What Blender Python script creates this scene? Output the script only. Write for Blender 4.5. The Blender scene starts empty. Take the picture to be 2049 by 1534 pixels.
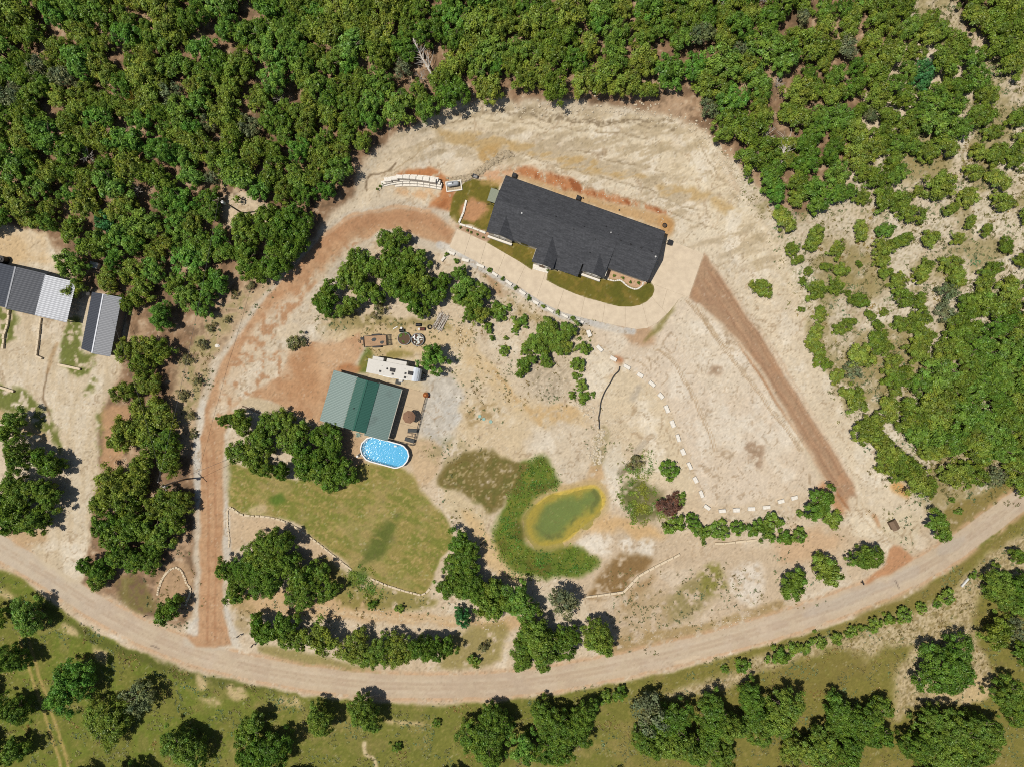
import bpy, math, random
import numpy as np
from mathutils import Vector, Matrix

# ------------------------------------------------------------------ camera, sky, sun, exposure
SC = bpy.context.scene
COL = SC.collection
HCAM = 124.0          # drone height above the house pad, metres
PPM = 11.0            # photograph pixels per metre at pad level
CX, CY = 1024.5, 767.0
cam_d = bpy.data.cameras.new('camera'); cam = bpy.data.objects.new('camera', cam_d); COL.objects.link(cam)
cam.location = (0, 0, HCAM); cam.rotation_euler = (0, 0, 0)
cam_d.sensor_width = 36.0; cam_d.lens = 36.0 * HCAM / (2049 / PPM)
cam_d.clip_start = 1.0; cam_d.clip_end = 6000
SC.camera = cam
SUN_EL = math.radians(69.5); SUN_TO = math.radians(6)      # shadows fall to the right, a touch upward
sun_dir = Vector((-math.cos(SUN_EL) * math.cos(SUN_TO), -math.cos(SUN_EL) * math.sin(SUN_TO), math.sin(SUN_EL)))
world = bpy.data.worlds.new('World'); SC.world = world; world.use_nodes = True
wn = world.node_tree.nodes; wl = world.node_tree.links
bg = wn['Background']
sky = wn.new('ShaderNodeTexSky'); sky.sky_type = 'NISHITA'; sky.sun_disc = False
sky.sun_elevation = SUN_EL; sky.sun_rotation = math.atan2(sun_dir.x, sun_dir.y)
wl.new(sky.outputs['Color'], bg.inputs['Color']); bg.inputs['Strength'].default_value = 0.065
sl = bpy.data.lights.new('sun', 'SUN'); sl.energy = 4.4; sl.angle = math.radians(0.5); sl.color = (1.0, 0.955, 0.88)
sun = bpy.data.objects.new('sun', sl); COL.objects.link(sun); sun.location = (0, 0, 200)
sun.rotation_euler = (-sun_dir).to_track_quat('-Z', 'Y').to_euler()
vs = SC.view_settings; vs.view_transform = 'Standard'; vs.look = 'None'; vs.exposure = 0.3; vs.gamma = 1.0
vs.use_curve_mapping = False
SC.cycles.use_denoising = False; SC.cycles.filter_width = 1.0
LIGHT = 1.83          # sunlit albedo -> display factor used to turn seen colours into base colours

def lin(c):
    r = []
    for v in c[:3]:
        v = v / 255.0
        r.append(v / 12.92 if v <= 0.04045 else ((v + 0.055) / 1.055) ** 2.4)
    return r
def alb(c):           # seen sunlit sRGB -> base colour
    l = lin(c); return [min(0.86, l[0] / LIGHT), min(0.86, l[1] / LIGHT), min(0.86, l[2] / LIGHT)]

# ------------------------------------------------------------------ numpy noise and polygon helpers
def lattice(seed, n=256):
    return np.random.RandomState(seed).rand(n, n).astype(np.float32)
_LAT = [lattice(100 + i) for i in range(8)]
def vnoise(x, y, seed):
    L = _LAT[seed % 8]; x = x + seed * 37.17; y = y + seed * 11.93
    xi = np.floor(x).astype(np.int64); yi = np.floor(y).astype(np.int64)
    fx = (x - xi).astype(np.float32); fy = (y - yi).astype(np.float32)
    fx = fx * fx * (3 - 2 * fx); fy = fy * fy * (3 - 2 * fy)
    x0 = xi & 255; x1 = (xi + 1) & 255; y0 = yi & 255; y1 = (yi + 1) & 255
    a = L[y0, x0]; b = L[y0, x1]; c = L[y1, x0]; d = L[y1, x1]
    return a + (b - a) * fx + (c - a) * fy + (a - b - c + d) * fx * fy
def fbm(x, y, scale, octv=4, seed=0, gain=0.55):
    s = 0.0; a = 1.0; t = 0.0; x = x / scale; y = y / scale
    for o in range(octv):
        s = s + a * vnoise(x, y, seed + o * 3 + 1); t += a; a *= gain; x = x * 2.03; y = y * 2.03
    return s / t                      # 0..1, mean 0.5
def sstep(a, b, v):
    t = np.clip((v - a) / (b - a), 0, 1); return t * t * (3 - 2 * t)
def poly_sd(poly, x, y, far=200.0):
    """signed distance in pixels, positive inside"""
    P = np.array(poly, dtype=np.float64)
    out = np.full(x.shape, -far, dtype=np.float32)
    m = (x > P[:, 0].min() - far) & (x < P[:, 0].max() + far) & (y > P[:, 1].min() - far) & (y < P[:, 1].max() + far)
    if not m.any(): return out
    xs = x[m]; ys = y[m]; d2 = np.full(xs.shape, 1e12); ins = np.zeros(xs.shape, bool)
    n = len(P)
    for i in range(n):
        ax, ay = P[i]; bx, by = P[(i + 1) % n]
        ex, ey = bx - ax, by - ay; L = ex * ex + ey * ey + 1e-9
        t = np.clip(((xs - ax) * ex + (ys - ay) * ey) / L, 0, 1)
        d2 = np.minimum(d2, (xs - ax - t * ex) ** 2 + (ys - ay - t * ey) ** 2)
        if ay != by:
            c = ((ay > ys) != (by > ys)) & (xs < (bx - ax) * (ys - ay) / (by - ay) + ax)
            ins ^= c
    d = np.sqrt(d2); out[m] = np.where(ins, d, -d); return out
def line_d(pts, x, y, far=120.0):
    P = np.array(pts, dtype=np.float64); out = np.full(x.shape, far, dtype=np.float32)
    m = (x > P[:, 0].min() - far) & (x < P[:, 0].max() + far) & (y > P[:, 1].min() - far) & (y < P[:, 1].max() + far)
    if not m.any(): return out
    xs = x[m]; ys = y[m]; d2 = np.full(xs.shape, far * far)
    for i in range(len(P) - 1):
        ax, ay = P[i]; bx, by = P[i + 1]; ex, ey = bx - ax, by - ay; L = ex * ex + ey * ey + 1e-9
        t = np.clip(((xs - ax) * ex + (ys - ay) * ey) / L, 0, 1)
        d2 = np.minimum(d2, (xs - ax - t * ex) ** 2 + (ys - ay - t * ey) ** 2)
    out[m] = np.sqrt(d2); return out
def smooth_pts(pts, n=4, closed=False):
    """Catmull-Rom resample"""
    P = [Vector((p[0], p[1])) for p in pts]; N = len(P); out = []
    for i in range(N if closed else N - 1):
        if closed: p0, p1, p2, p3 = P[i - 1], P[i], P[(i + 1) % N], P[(i + 2) % N]
        else: p0, p1, p2, p3 = P[max(i - 1, 0)], P[i], P[i + 1], P[min(i + 2, N - 1)]
        for k in range(n):
            t = k / n
            q = 0.5 * (2 * p1 + (p2 - p0) * t + (2 * p0 - 5 * p1 + 4 * p2 - p3) * t * t + (3 * p1 - p0 - 3 * p2 + p3) * t ** 3)
            out.append((q.x, q.y))
    if not closed: out.append(tuple(P[-1]))
    return out

# ------------------------------------------------------------------ terrain heights (map pixels at pad level)
STEP = 0.25
XN, YN = 105.0, 82.0
gx = np.arange(-XN, XN + 1e-6, STEP); gy = np.arange(-YN, YN + 1e-6, STEP)
GX, GY = np.meshgrid(gx, gy)
MX = GX * PPM + CX; MY = CY - GY * PPM
HILL = [(600, 470), (690, 380), (735, 300), (860, 225), (930, 195), (1100, 205), (1300, 205), (1400, 245), (1450, 300), (1490, 380), (1545, 430), (1600, 540), (1650, 680), (1720, 800), (1800, 960), (3200, 700), (3200, -900), (-300, -900), (-600, 250), (200, 330), (450, 400)]
BASIN = [(-900, 360), (300, 400), (480, 450), (560, 500), (640, 500), (760, 480), (890, 510), (1000, 565), (1100, 625), (1170, 655), (1190, 690), (1250, 735), (1330, 800), (1370, 900), (1405, 990), (1435, 1020), (1600, 1000), (1690, 1040), (1740, 1070), (1850, 1060), (3200, 500), (3200, 2600), (-900, 2600)]
POND = smooth_pts([(1192, 972), (1209, 985), (1216, 1000), (1210, 1020), (1190, 1040), (1165, 1062), (1140, 1085), (1115, 1093), (1085, 1097), (1065, 1085), (1055, 1065), (1053, 1045), (1062, 1025), (1080, 1005), (1105, 990), (1135, 982), (1165, 975)], 3, True)
sdh = poly_sd(HILL, MX, MY, 900)
sdb = poly_sd(BASIN, MX, MY, 260)
sdp = poly_sd(POND, MX, MY, 80)
east = sstep(1450, 1700, MX); west = sstep(900, 600, MX)
hamp = 3.2 * (1 - 0.65 * east) * (1 - 0.55 * west)
nz = fbm(MX, MY, 90, 4, 2)
Z = hamp * (0.35 * sstep(-110, -55, sdh + (nz - .5) * 30) + 0.65 * sstep(-45, 8, sdh + (nz - .5) * 26))
Z += 0.0042 * np.clip(sdh, 0, 500)
Z -= 1.5 * sstep(0, 105, sdb)
POND_Z = -1.5 - 0.42
Z += -0.42 * sstep(-42, 0, sdp + (nz - .5) * 12) - 0.9 * sstep(0, 45, sdp)
# small relief, calm on made surfaces and under buildings
CALM = [[(860, 330), (1450, 330), (1450, 690), (860, 690)], [(600, 700), (900, 700), (900, 960), (600, 960)], [(-50, 500), (270, 500), (270, 730), (-50, 730)]]
calm = np.ones_like(Z)
for c in CALM: calm *= 1 - sstep(-50, 0, poly_sd(c, MX, MY, 80))
Z += calm * ((fbm(MX, MY, 60, 3, 5) - .5) * 0.35 + (fbm(MX, MY, 9, 3, 3) - .5) * 0.05)
bank = sstep(-150, -90, sdh) * sstep(30, -5, sdh) * (1 - 0.7 * east)
rid = np.abs(fbm(MX * 0.45 + MY * 0.25, MY * 1.8 - MX * 0.5, 22, 4, 7) - .5) * 2
Z += bank * calm * (rid * 0.2 - 0.07)
Z = Z.astype(np.float32)
def hz(x, y):
    fx = min(max((x + XN) / STEP, 0), len(gx) - 1.001); fy = min(max((y + YN) / STEP, 0), len(gy) - 1.001)
    i = int(fx); j = int(fy); u = fx - i; v = fy - j
    return float((Z[j, i] * (1 - u) + Z[j, i + 1] * u) * (1 - v) + (Z[j + 1, i] * (1 - u) + Z[j + 1, i + 1] * u) * v)
def up(px, py, z):     # photo pixel -> world x, y on the level z
    s = (HCAM - z) / HCAM / PPM
    return ((px - CX) * s, (CY - py) * s)
def W(px, py, dz=0.0): # photo pixel -> world point on the terrain (dz above it)
    z = 0.0
    for _ in range(6):
        x, y = up(px, py, z + dz); z = hz(x, y)
    return Vector((x, y, z))
# pixel where every terrain vertex is seen: used to map the surveyed ground areas
K = HCAM / (HCAM - Z)
PX = (GX * K * PPM + CX).astype(np.float64); PY = (CY - GY * K * PPM).astype(np.float64)
# ------------------------------------------------------------------ ground colours (surveyed areas, soft irregular edges)
N1 = fbm(PX, PY, 160, 4, 11); N2 = fbm(PX, PY, 40, 4, 4); N3 = fbm(PX, PY, 11, 3, 6); N4 = fbm(PX, PY, 4.2, 2, 9)
WX = (fbm(PX, PY, 30, 4, 1) - .5); WY = (fbm(PX, PY, 30, 4, 8) - .5)
SPK = vnoise(PX / 2.6, PY / 2.6, 5)                      # grain of single stones and tufts
rs0 = np.random.RandomState(4); GRAIN = rs0.rand(*PX.shape).astype(np.float32)
def A(c): return np.array(c, dtype=np.float32)
Cg = np.empty(PX.shape + (3,), np.float32); Cg[:] = A((214, 194, 165))
def mixin(m, col): 
    global Cg
    Cg += m[..., None].astype(np.float32) * (A(col) - Cg)
def sd(poly, warp=14, far=160): return poly_sd(poly, PX + WX * warp * 2, PY + WY * warp * 2, far)
def paint(poly, col, edge=8, warp=14, a=1.0, brk=None, smooth=True, far=160):
    """brk = (noise, level, softness): keeps the colour only where noise exceeds level"""
    P = smooth_pts(poly, 3, True) if smooth else poly
    m = sstep(-edge, edge, sd(P, warp, far)) * a
    if brk is not None: m = m * sstep(brk[1] - brk[2], brk[1] + brk[2], brk[0])
    mixin(m, col); return m
def stroke(pts, wpx, col, a=1.0, warp=4, edge=0.6, brk=None):
    d = line_d(smooth_pts(pts, 4), PX + WX * warp * 2, PY + WY * warp * 2, wpx * 3 + 20)
    m = sstep(wpx * (1 + edge), wpx * (1 - edge) if edge < 1 else 0, d) * a
    if brk is not None: m = m * sstep(brk[1] - brk[2], brk[1] + brk[2], brk[0])
    mixin(m, col); return m
mixin(sstep(.5, .75, N1) * .5, (218, 202, 176)); mixin(sstep(.5, .25, N1) * .35, (196, 170, 134))
# --- woodland floors
FLOOR_N = [(-250, -250), (2400, -250), (2300, 40), (1960, 60), (1760, 120), (1700, 330), (1600, 440), (1545, 470), (1500, 400), (1460, 350), (1440, 290), (1400, 262), (1340, 235), (1180, 205), (1000, 205), (900, 205), (870, 240), (800, 270), (740, 310), (720, 380), (660, 430), (620, 480), (500, 380), (440, 410), (470, 470), (640, 480), (600, 560), (520, 590), (440, 700), (405, 790), (395, 900), (398, 1010), (395, 1150), (370, 1250), (320, 1240), (240, 1200), (165, 1170), (180, 1080), (190, 960), (195, 850), (240, 740), (250, 620), (150, 560), (100, 490), (-250, 460)]
paint(FLOOR_N, (150, 120, 92), 10, 12, 1, far=260)
m = sstep(-8, 8, sd(FLOOR_N, 12)); mixin(m * sstep(.5, .72, N2) * .75, (196, 166, 134)); mixin(m * sstep(.5, .3, N3) * .6, (112, 90, 68))
mixin(m * sstep(.62, .8, N3) * .5, (214, 194, 165))
# --- right scrub slope: pale rock
SCRUB = [(1440, 300), (1560, 420), (1640, 420), (1720, 350), (1800, 280), (1870, 200), (1960, 140), (1800, 40), (1810, -100), (1900, -100), (1930, 60), (2010, 110), (2300, 0), (2300, 1000), (1960, 1000), (1830, 1010), (1760, 940), (1690, 820), (1620, 690), (1580, 560)]
paint(SCRUB, (208, 192, 164), 12, 10, 1, far=240)
m = sstep(-10, 10, sd(SCRUB, 10)); mixin(m * sstep(.5, .68, N2) * .7, (216, 203, 178)); mixin(m * sstep(.52, .34, N2) * .75, (160, 146, 100))
mixin(m * sstep(.66, .74, SPK) * .5, (128, 118, 78))
for p in ([(1700, 690), (1790, 650), (1850, 700), (1850, 760), (1790, 810), (1720, 800)], [(1860, 900), (1960, 930), (2049, 940), (2040, 1010), (1950, 1050), (1840, 1020)], [(1790, 280), (1870, 290), (1880, 350), (1800, 360)], [(1660, 480), (1760, 520), (1740, 600), (1680, 580)]):
    paint(p, (156, 140, 92), 16, 14, .75, (N3, .42, .15))
# --- cleared cut around the house
CUT = [(640, 490), (700, 400), (730, 320), (800, 270), (880, 225), (930, 200), (1090, 212), (1250, 215), (1370, 250), (1440, 300), (1460, 370), (1510, 420), (1560, 500), (1600, 620), (1660, 760), (1740, 900), (1850, 1010), (1840, 1060), (1700, 1060), (1600, 900), (1500, 700), (1400, 640), (1300, 640), (1100, 600), (900, 500), (760, 440)]
paint(CUT, (219, 202, 174), 9, 12, 1)
paint([(860, 235), (930, 200), (1090, 212), (1250, 215), (1370, 250), (1440, 300), (1470, 380), (1540, 470), (1600, 600), (1520, 560), (1440, 460), (1380, 380), (1200, 300), (1000, 260)], (220, 203, 172), 16, 16, .8)
ang = PX * .33 + PY * .95; alo = PX * .95 - PY * .33
STR = fbm(alo * .22, ang, 12, 4, 3); STR2 = fbm(alo, ang * .2, 9, 3, 2)
mc = sstep(-6, 12, sd(CUT, 10)); upper = mc * sstep(430, 330, PY - .33 * (PX - 1000))
mixin(upper * sstep(.52, .36, STR) * .45, (166, 146, 112)); mixin(upper * sstep(.55, .7, STR) * .5, (232, 219, 192))
mixin(upper * sstep(.46, .38, STR2) * sstep(.5, .6, N2) * .3, (160, 140, 104))
for c in ([(900, 225), (1000, 225), (1150, 245), (1260, 248), (1350, 255)], [(1100, 235), (1200, 250), (1290, 238), (1345, 243)], [(1030, 220), (1110, 232), (1200, 243), (1290, 240)]):
    stroke(c, 2.2, (136, 118, 92), .8, 12, .8, (N4, .4, .2))
for c in ([(880, 245), (960, 236), (1060, 250), (1180, 262), (1300, 275)], [(1150, 300), (1240, 325), (1320, 340)], [(1020, 340), (1130, 365), (1250, 395), (1350, 430), (1460, 470)], [(1040, 310), (1180, 350), (1300, 382), (1420, 432)], [(860, 262), (900, 245), (940, 215)], [(1380, 250), (1420, 330), (1480, 410)]):
    stroke(c, 1.5, (150, 130, 100), .75, 10, .8, (N4, .42, .2)); stroke([(a, b + 4) for a, b in c], 2.5, (234, 222, 196), .4, 8, .8, (N3, .45, .2))
# wet tan silt below the cut
for p in ([(870, 262), (940, 262), (1010, 275), (1030, 300), (980, 300), (960, 310), (930, 290), (890, 280)], [(1010, 282), (1080, 292), (1150, 312), (1240, 335), (1330, 362), (1300, 362), (1200, 345), (1130, 325), (1040, 308)], [(1120, 318), (1180, 325), (1240, 345), (1250, 358), (1180, 350), (1130, 335)], [(1310, 370), (1380, 372), (1430, 400), (1410, 402), (1370, 398), (1330, 388)], [(1420, 400), (1460, 412), (1470, 425), (1430, 420)]):
    paint(p, (192, 162, 112), 6, 14, .85, (STR, .44, .07)); 
paint([(950, 300), (985, 290), (1000, 310), (980, 325), (955, 318)], (188, 152, 96), 7, 16, .8, (N3, .4, .15))
# red clay
for p in ([(1040, 336), (1080, 340), (1120, 350), (1170, 375), (1230, 390), (1290, 410), (1335, 425), (1330, 432), (1270, 415), (1180, 395), (1100, 372), (1040, 352)],):
    paint(p, (188, 126, 82), 7, 9, .95, (STR2, .34, .1))
    paint(p, (150, 88, 52), 4, 9, .8, (STR2, .57, .05))
paint([(1030, 350), (1100, 372), (1180, 396), (1270, 418), (1340, 438), (1345, 465), (1300, 452), (1180, 410), (1080, 375)], (200, 162, 114), 7, 7, .9)
paint([(1320, 440), (1345, 440), (1348, 470), (1325, 475)], (196, 148, 92), 8, 8, .8)
paint([(955, 350), (985, 338), (1025, 332), (1030, 350), (1000, 372), (965, 368)], (206, 150, 108), 10, 14, .7, (N3, .42, .15))
stroke([(898, 366), (912, 361), (930, 358), (950, 350), (968, 338), (985, 325), (1000, 315), (1020, 308)], 5.5, (118, 102, 80), .9, 4, .6, (N4, .36, .12))  # dark soil stroke under the riprap, standing in for shade between its stones
# left bench: clay piles round the stone terraces
paint([(793, 345), (815, 337), (850, 338), (862, 333), (878, 340), (890, 352), (905, 372), (912, 400), (895, 420), (860, 430), (830, 425), (858, 408), (880, 385), (870, 360), (800, 352)], (192, 130, 84), 5, 8, .95, (N3, .24, .12))
stroke([(905, 372), (905, 395), (885, 415), (845, 424)], 9, (182, 124, 82), .75, 8, .9, (N3, .34, .14)); stroke([(838, 425), (870, 418), (890, 400)], 5, (150, 92, 54), .5, 8)
paint([(800, 378), (860, 378), (885, 384), (870, 398), (800, 392)], (208, 158, 108), 8, 10, .6, (N3, .4, .15))
stroke([(735, 385), (733, 365), (745, 350), (775, 340), (790, 325)], 1.8, (120, 100, 76), .8, 6); stroke([(760, 345), (800, 330), (840, 300), (870, 285)], 1.2, (172, 150, 116), .7, 8)
# --- building grounds, tan and sandy middle
paint([(600, 640), (720, 660), (860, 660), (960, 690), (1040, 760), (1100, 830), (1150, 900), (1100, 930), (950, 900), (860, 870), (700, 740)], (214, 192, 154), 18, 16, .75)
paint([(930, 690), (985, 720), (1010, 770), (1060, 820), (1150, 815), (1175, 850), (1130, 850), (1060, 840), (1000, 790), (950, 750)], (210, 182, 136), 12, 14, .65, (N3, .4, .14))
stroke([(985, 740), (1020, 780), (1050, 815), (1085, 850)], 4, (198, 162, 110), .6, 10, .9, (N3, .36, .14))
paint([(1060, 820), (1110, 808), (1150, 815), (1158, 835), (1120, 848), (1070, 848)], (206, 174, 126), 8, 14, .8, (N3, .34, .14))
paint([(700, 650), (780, 640), (880, 650), (905, 640), (960, 660), (930, 690), (850, 705), (760, 715), (700, 690)], (206, 180, 136), 12, 14, .8)
paint([(640, 635), (720, 625), (800, 640), (880, 640), (900, 660), (840, 655), (760, 660), (690, 655), (640, 670)], (146, 132, 82), 8, 12, .8, (N3, .4, .16))
paint([(722, 700), (735, 695), (745, 715), (735, 745), (720, 740)], (92, 108, 40), 6, 8, .9); paint([(735, 708), (800, 700), (830, 712), (740, 725), (725, 750), (715, 745)], (140, 128, 66), 7, 10, .8, (N3, .36, .14))
paint([(720, 745), (800, 752), (850, 760), (850, 775), (780, 770), (720, 755)], (206, 190, 158), 5, 6, .8)
paint([(855, 750), (900, 742), (925, 790), (920, 830), (900, 880), (875, 895), (845, 870), (840, 830), (850, 790)], (196, 190, 178), 9, 12, .95)
paint([(855, 750), (900, 742), (925, 790), (915, 850), (875, 895), (845, 850)], (214, 209, 198), 10, 14, .7, (N3, .5, .12))
paint([(650, 860), (720, 870), (730, 930), (690, 960), (630, 900)], (190, 158, 122), 10, 8, .9); paint([(815, 880), (880, 890), (870, 960), (830, 970), (815, 920)], (204, 176, 138), 8, 10, .9)
paint([(930, 820), (985, 800), (1010, 830), (960, 845), (940, 870)], (150, 124, 78), 9, 12, .6, (N3, .52, .08)); paint([(840, 880), (920, 880), (940, 920), (880, 930)], (160, 146, 104), 12, 12, .6, (N3, .5, .1))
# slope between the drive and the trees, rocky scrub
paint([(900, 520), (1000, 570), (1100, 630), (1170, 660), (1190, 700), (1190, 790), (1140, 800), (1090, 800), (1040, 790), (1000, 740), (960, 690), (930, 640), (900, 600)], (212, 194, 166), 10, 12, .9)
paint([(1010, 590), (1060, 620), (1130, 655), (1190, 665), (1150, 672), (1070, 650), (1010, 615)], (164, 142, 96), 8, 12, .75, (N3, .44, .12)); paint([(965, 545), (1000, 560), (1005, 590), (985, 585)], (168, 132, 92), 8, 10, .7)
paint([(1060, 720), (1120, 715), (1140, 760), (1110, 800), (1060, 790)], (150, 136, 112), 14, 12, .55, (N4, .5, .12))
# --- sand pad on the right
PAD = [(1200, 650), (1290, 662), (1360, 605), (1410, 600), (1480, 700), (1560, 830), (1640, 960), (1660, 1000), (1590, 990), (1430, 1015), (1400, 980), (1370, 880), (1320, 790), (1240, 730), (1200, 690)]
paint(PAD, (221, 203, 178), 8, 8, 1)
paint([(1380, 620), (1480, 730), (1500, 790), (1420, 780), (1380, 720), (1340, 660)], (224, 208, 182), 18, 14, .7)
for c in ([(1370, 600), (1400, 630), (1440, 690), (1520, 790), (1600, 900)], [(1310, 700), (1340, 720), (1390, 800), (1430, 900)], [(1395, 610), (1425, 665), (1460, 700)]): stroke(c, 1.3, (176, 148, 112), .7, 5); stroke([(a + 6, b) for a, b in c], 1.3, (182, 156, 120), .55, 5)
for p in ([(1425, 730), (1445, 735), (1440, 750), (1420, 745)], [(1490, 885), (1530, 895), (1525, 935), (1505, 925)]): paint(p, (150, 120, 92), 9, 10, .7, (N3, .42, .12))
paint([(1240, 640), (1300, 655), (1310, 690), (1280, 690), (1250, 675)], (186, 150, 114), 9, 8, .8); paint([(1290, 680), (1330, 630), (1348, 600), (1345, 625), (1310, 670)], (134, 124, 66), 6, 8, .8)
paint([(1228, 712), (1248, 715), (1240, 740), (1222, 758), (1218, 752), (1232, 735)], (184, 124, 84), 5, 6, .85)
for c in ([(1195, 690), (1215, 700), (1245, 730)], [(1190, 705), (1205, 722), (1225, 735)], [(1250, 715), (1280, 725), (1300, 745)], [(1260, 755), (1290, 775), (1310, 800)], [(1330, 830), (1350, 880)], [(1380, 930), (1410, 990)]): stroke(c, .9, (172, 146, 112), .7, 5)
# slope below the blocks
paint([(1195, 700), (1250, 735), (1320, 800), (1360, 880), (1390, 980), (1340, 980), (1280, 960), (1215, 920), (1200, 840), (1190, 760)], (216, 198, 166), 10, 12, .8)
for c in ([(1275, 775), (1265, 800)], [(1290, 885), (1270, 900)]): stroke(c, 6, (176, 164, 146), .6, 6, .8)
# bare grey-white silt pans
paint([(1050, 880), (1120, 850), (1180, 860), (1190, 900), (1180, 930), (1140, 960), (1110, 965), (1080, 930)], (216, 199, 172), 8, 12, .9); paint([(1215, 900), (1240, 890), (1250, 930), (1235, 965), (1205, 960), (1205, 930)], (220, 208, 184), 8, 10, .9)
paint([(1180, 925), (1205, 925), (1215, 970), (1190, 975), (1150, 985), (1110, 985), (1130, 970), (1175, 955)], (200, 166, 122), 8, 12, .85, (N3, .3, .14))
paint([(1190, 860), (1215, 855), (1215, 890), (1205, 930), (1185, 925), (1192, 890)], (150, 136, 92), 6, 8, .6, (N3, .45, .1))
# south-centre: dam and white crusts
SOUTH = [(1130, 1085), (1190, 1050), (1230, 1010), (1290, 1030), (1340, 1060), (1430, 1070), (1560, 1100), (1640, 1040), (1720, 1050), (1800, 1090), (1780, 1120), (1620, 1190), (1480, 1240), (1250, 1300), (1180, 1280), (1170, 1200), (1130, 1160)]
paint(SOUTH, (206, 184, 154), 10, 12, 1)
paint([(1170, 1060), (1210, 1030), (1260, 1040), (1300, 1050), (1330, 1070), (1290, 1080), (1230, 1060)], (212, 172, 116), 12, 14, .7)
paint([(1150, 1090), (1190, 1060), (1220, 1075), (1210, 1110), (1180, 1105)], (228, 216, 196), 9, 12, .85, (N3, .38, .14)); paint([(1235, 1080), (1290, 1075), (1320, 1095), (1290, 1120), (1260, 1120)], (230, 219, 200), 10, 16, .85, (N3, .42, .12))
paint([(1460, 1150), (1510, 1130), (1530, 1180), (1500, 1210), (1475, 1190)], (226, 214, 196), 12, 14, .85, (N3, .4, .14)); paint([(1250, 1280), (1330, 1262), (1400, 1245), (1500, 1232), (1520, 1240), (1400, 1262), (1290, 1285)], (226, 208, 178), 8, 12, .85, (N3, .36, .14))
paint([(1180, 1180), (1230, 1120), (1290, 1110), (1310, 1125), (1260, 1160), (1245, 1185), (1180, 1195)], (136, 106, 64), 10, 12, .9, (N3, .32, .15)); paint([(1250, 1195), (1300, 1150), (1310, 1160), (1280, 1200), (1230, 1215)], (160, 128, 84), 9, 12, .7, (N3, .38, .14))
paint([(1340, 1190), (1400, 1150), (1440, 1135), (1450, 1180), (1410, 1210), (1350, 1240), (1330, 1230)], (140, 128, 76), 14, 16, .75, (N3, .4, .12)); paint([(1245, 1200), (1330, 1180), (1340, 1260), (1250, 1290), (1230, 1250)], (176, 152, 112), 14, 16, .6, (N3, .42, .14)); paint([(1400, 1140), (1440, 1130), (1450, 1175), (1420, 1190)], (132, 130, 56), 9, 12, .7, (N3, .4, .12))
paint([(1230, 1278), (1300, 1262), (1450, 1235), (1560, 1200), (1560, 1222), (1440, 1258), (1300, 1300), (1230, 1312)], (160, 134, 86), 6, 8, .75, (N3, .36, .14))
for p in ([(1560, 1060), (1640, 1060), (1690, 1075), (1650, 1110), (1560, 1130)],): paint(p, (206, 168, 128), 12, 14, .6)
paint([(1628, 985), (1660, 960), (1690, 1010), (1680, 1030), (1655, 1000)], (188, 130, 84), 8, 8, .7); paint([(1790, 960), (1820, 985), (1815, 1000), (1780, 975)], (206, 158, 96), 6, 8, .9)
# pond margins and bed
paint([(1040, 930), (1065, 918), (1090, 915), (1115, 955), (1120, 975), (1080, 1000), (1050, 1040), (1050, 1070), (1070, 1095), (1100, 1100), (1150, 1090), (1180, 1110), (1200, 1125), (1170, 1150), (1090, 1155), (1040, 1150), (1000, 1125), (985, 1095), (990, 1060), (1010, 1010)], (104, 120, 46), 7, 10, 1)
gm = sstep(-4, 8, sd([(1040, 930), (1090, 915), (1120, 975), (1050, 1040), (1070, 1095), (1150, 1090), (1200, 1125), (1090, 1155), (1000, 1125), (985, 1095), (1010, 1010)], 8)); mixin(gm * sstep(.48, .62, N3) * .7, (126, 126, 52)); mixin(gm * sstep(.5, .36, N2) * .5, (96, 86, 40))
ring = sstep(-16, -2, sdp + WX * 8); mixin(ring * sstep(2, -1, sdp) * .8, (196, 170, 118))
mixin(sstep(-2, 3, sdp), (206, 178, 84)); mixin(sstep(6, 32, sdp + WX * 30) , (108, 140, 88)); mixin(sstep(9, 20, sdp + WX * 26) * sstep(34, 20, sdp + WY * 20) * sstep(.5, .6, N2) * .7, (62, 84, 48))
# wild green by the pond's right side
paint([(1240, 985), (1270, 955), (1310, 975), (1330, 1010), (1310, 1035), (1270, 1040), (1250, 1010)], (96, 98, 50), 9, 12, .9, (N3, .32, .14)); paint([(1290, 1000), (1330, 985), (1335, 1030), (1310, 1045)], (132, 120, 84), 9, 10, .7, (N3, .4, .12)); paint([(1245, 930), (1285, 910), (1290, 940), (1260, 950), (1235, 945)], (116, 104, 74), 8, 10, .7, (N3, .46, .1))
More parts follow.
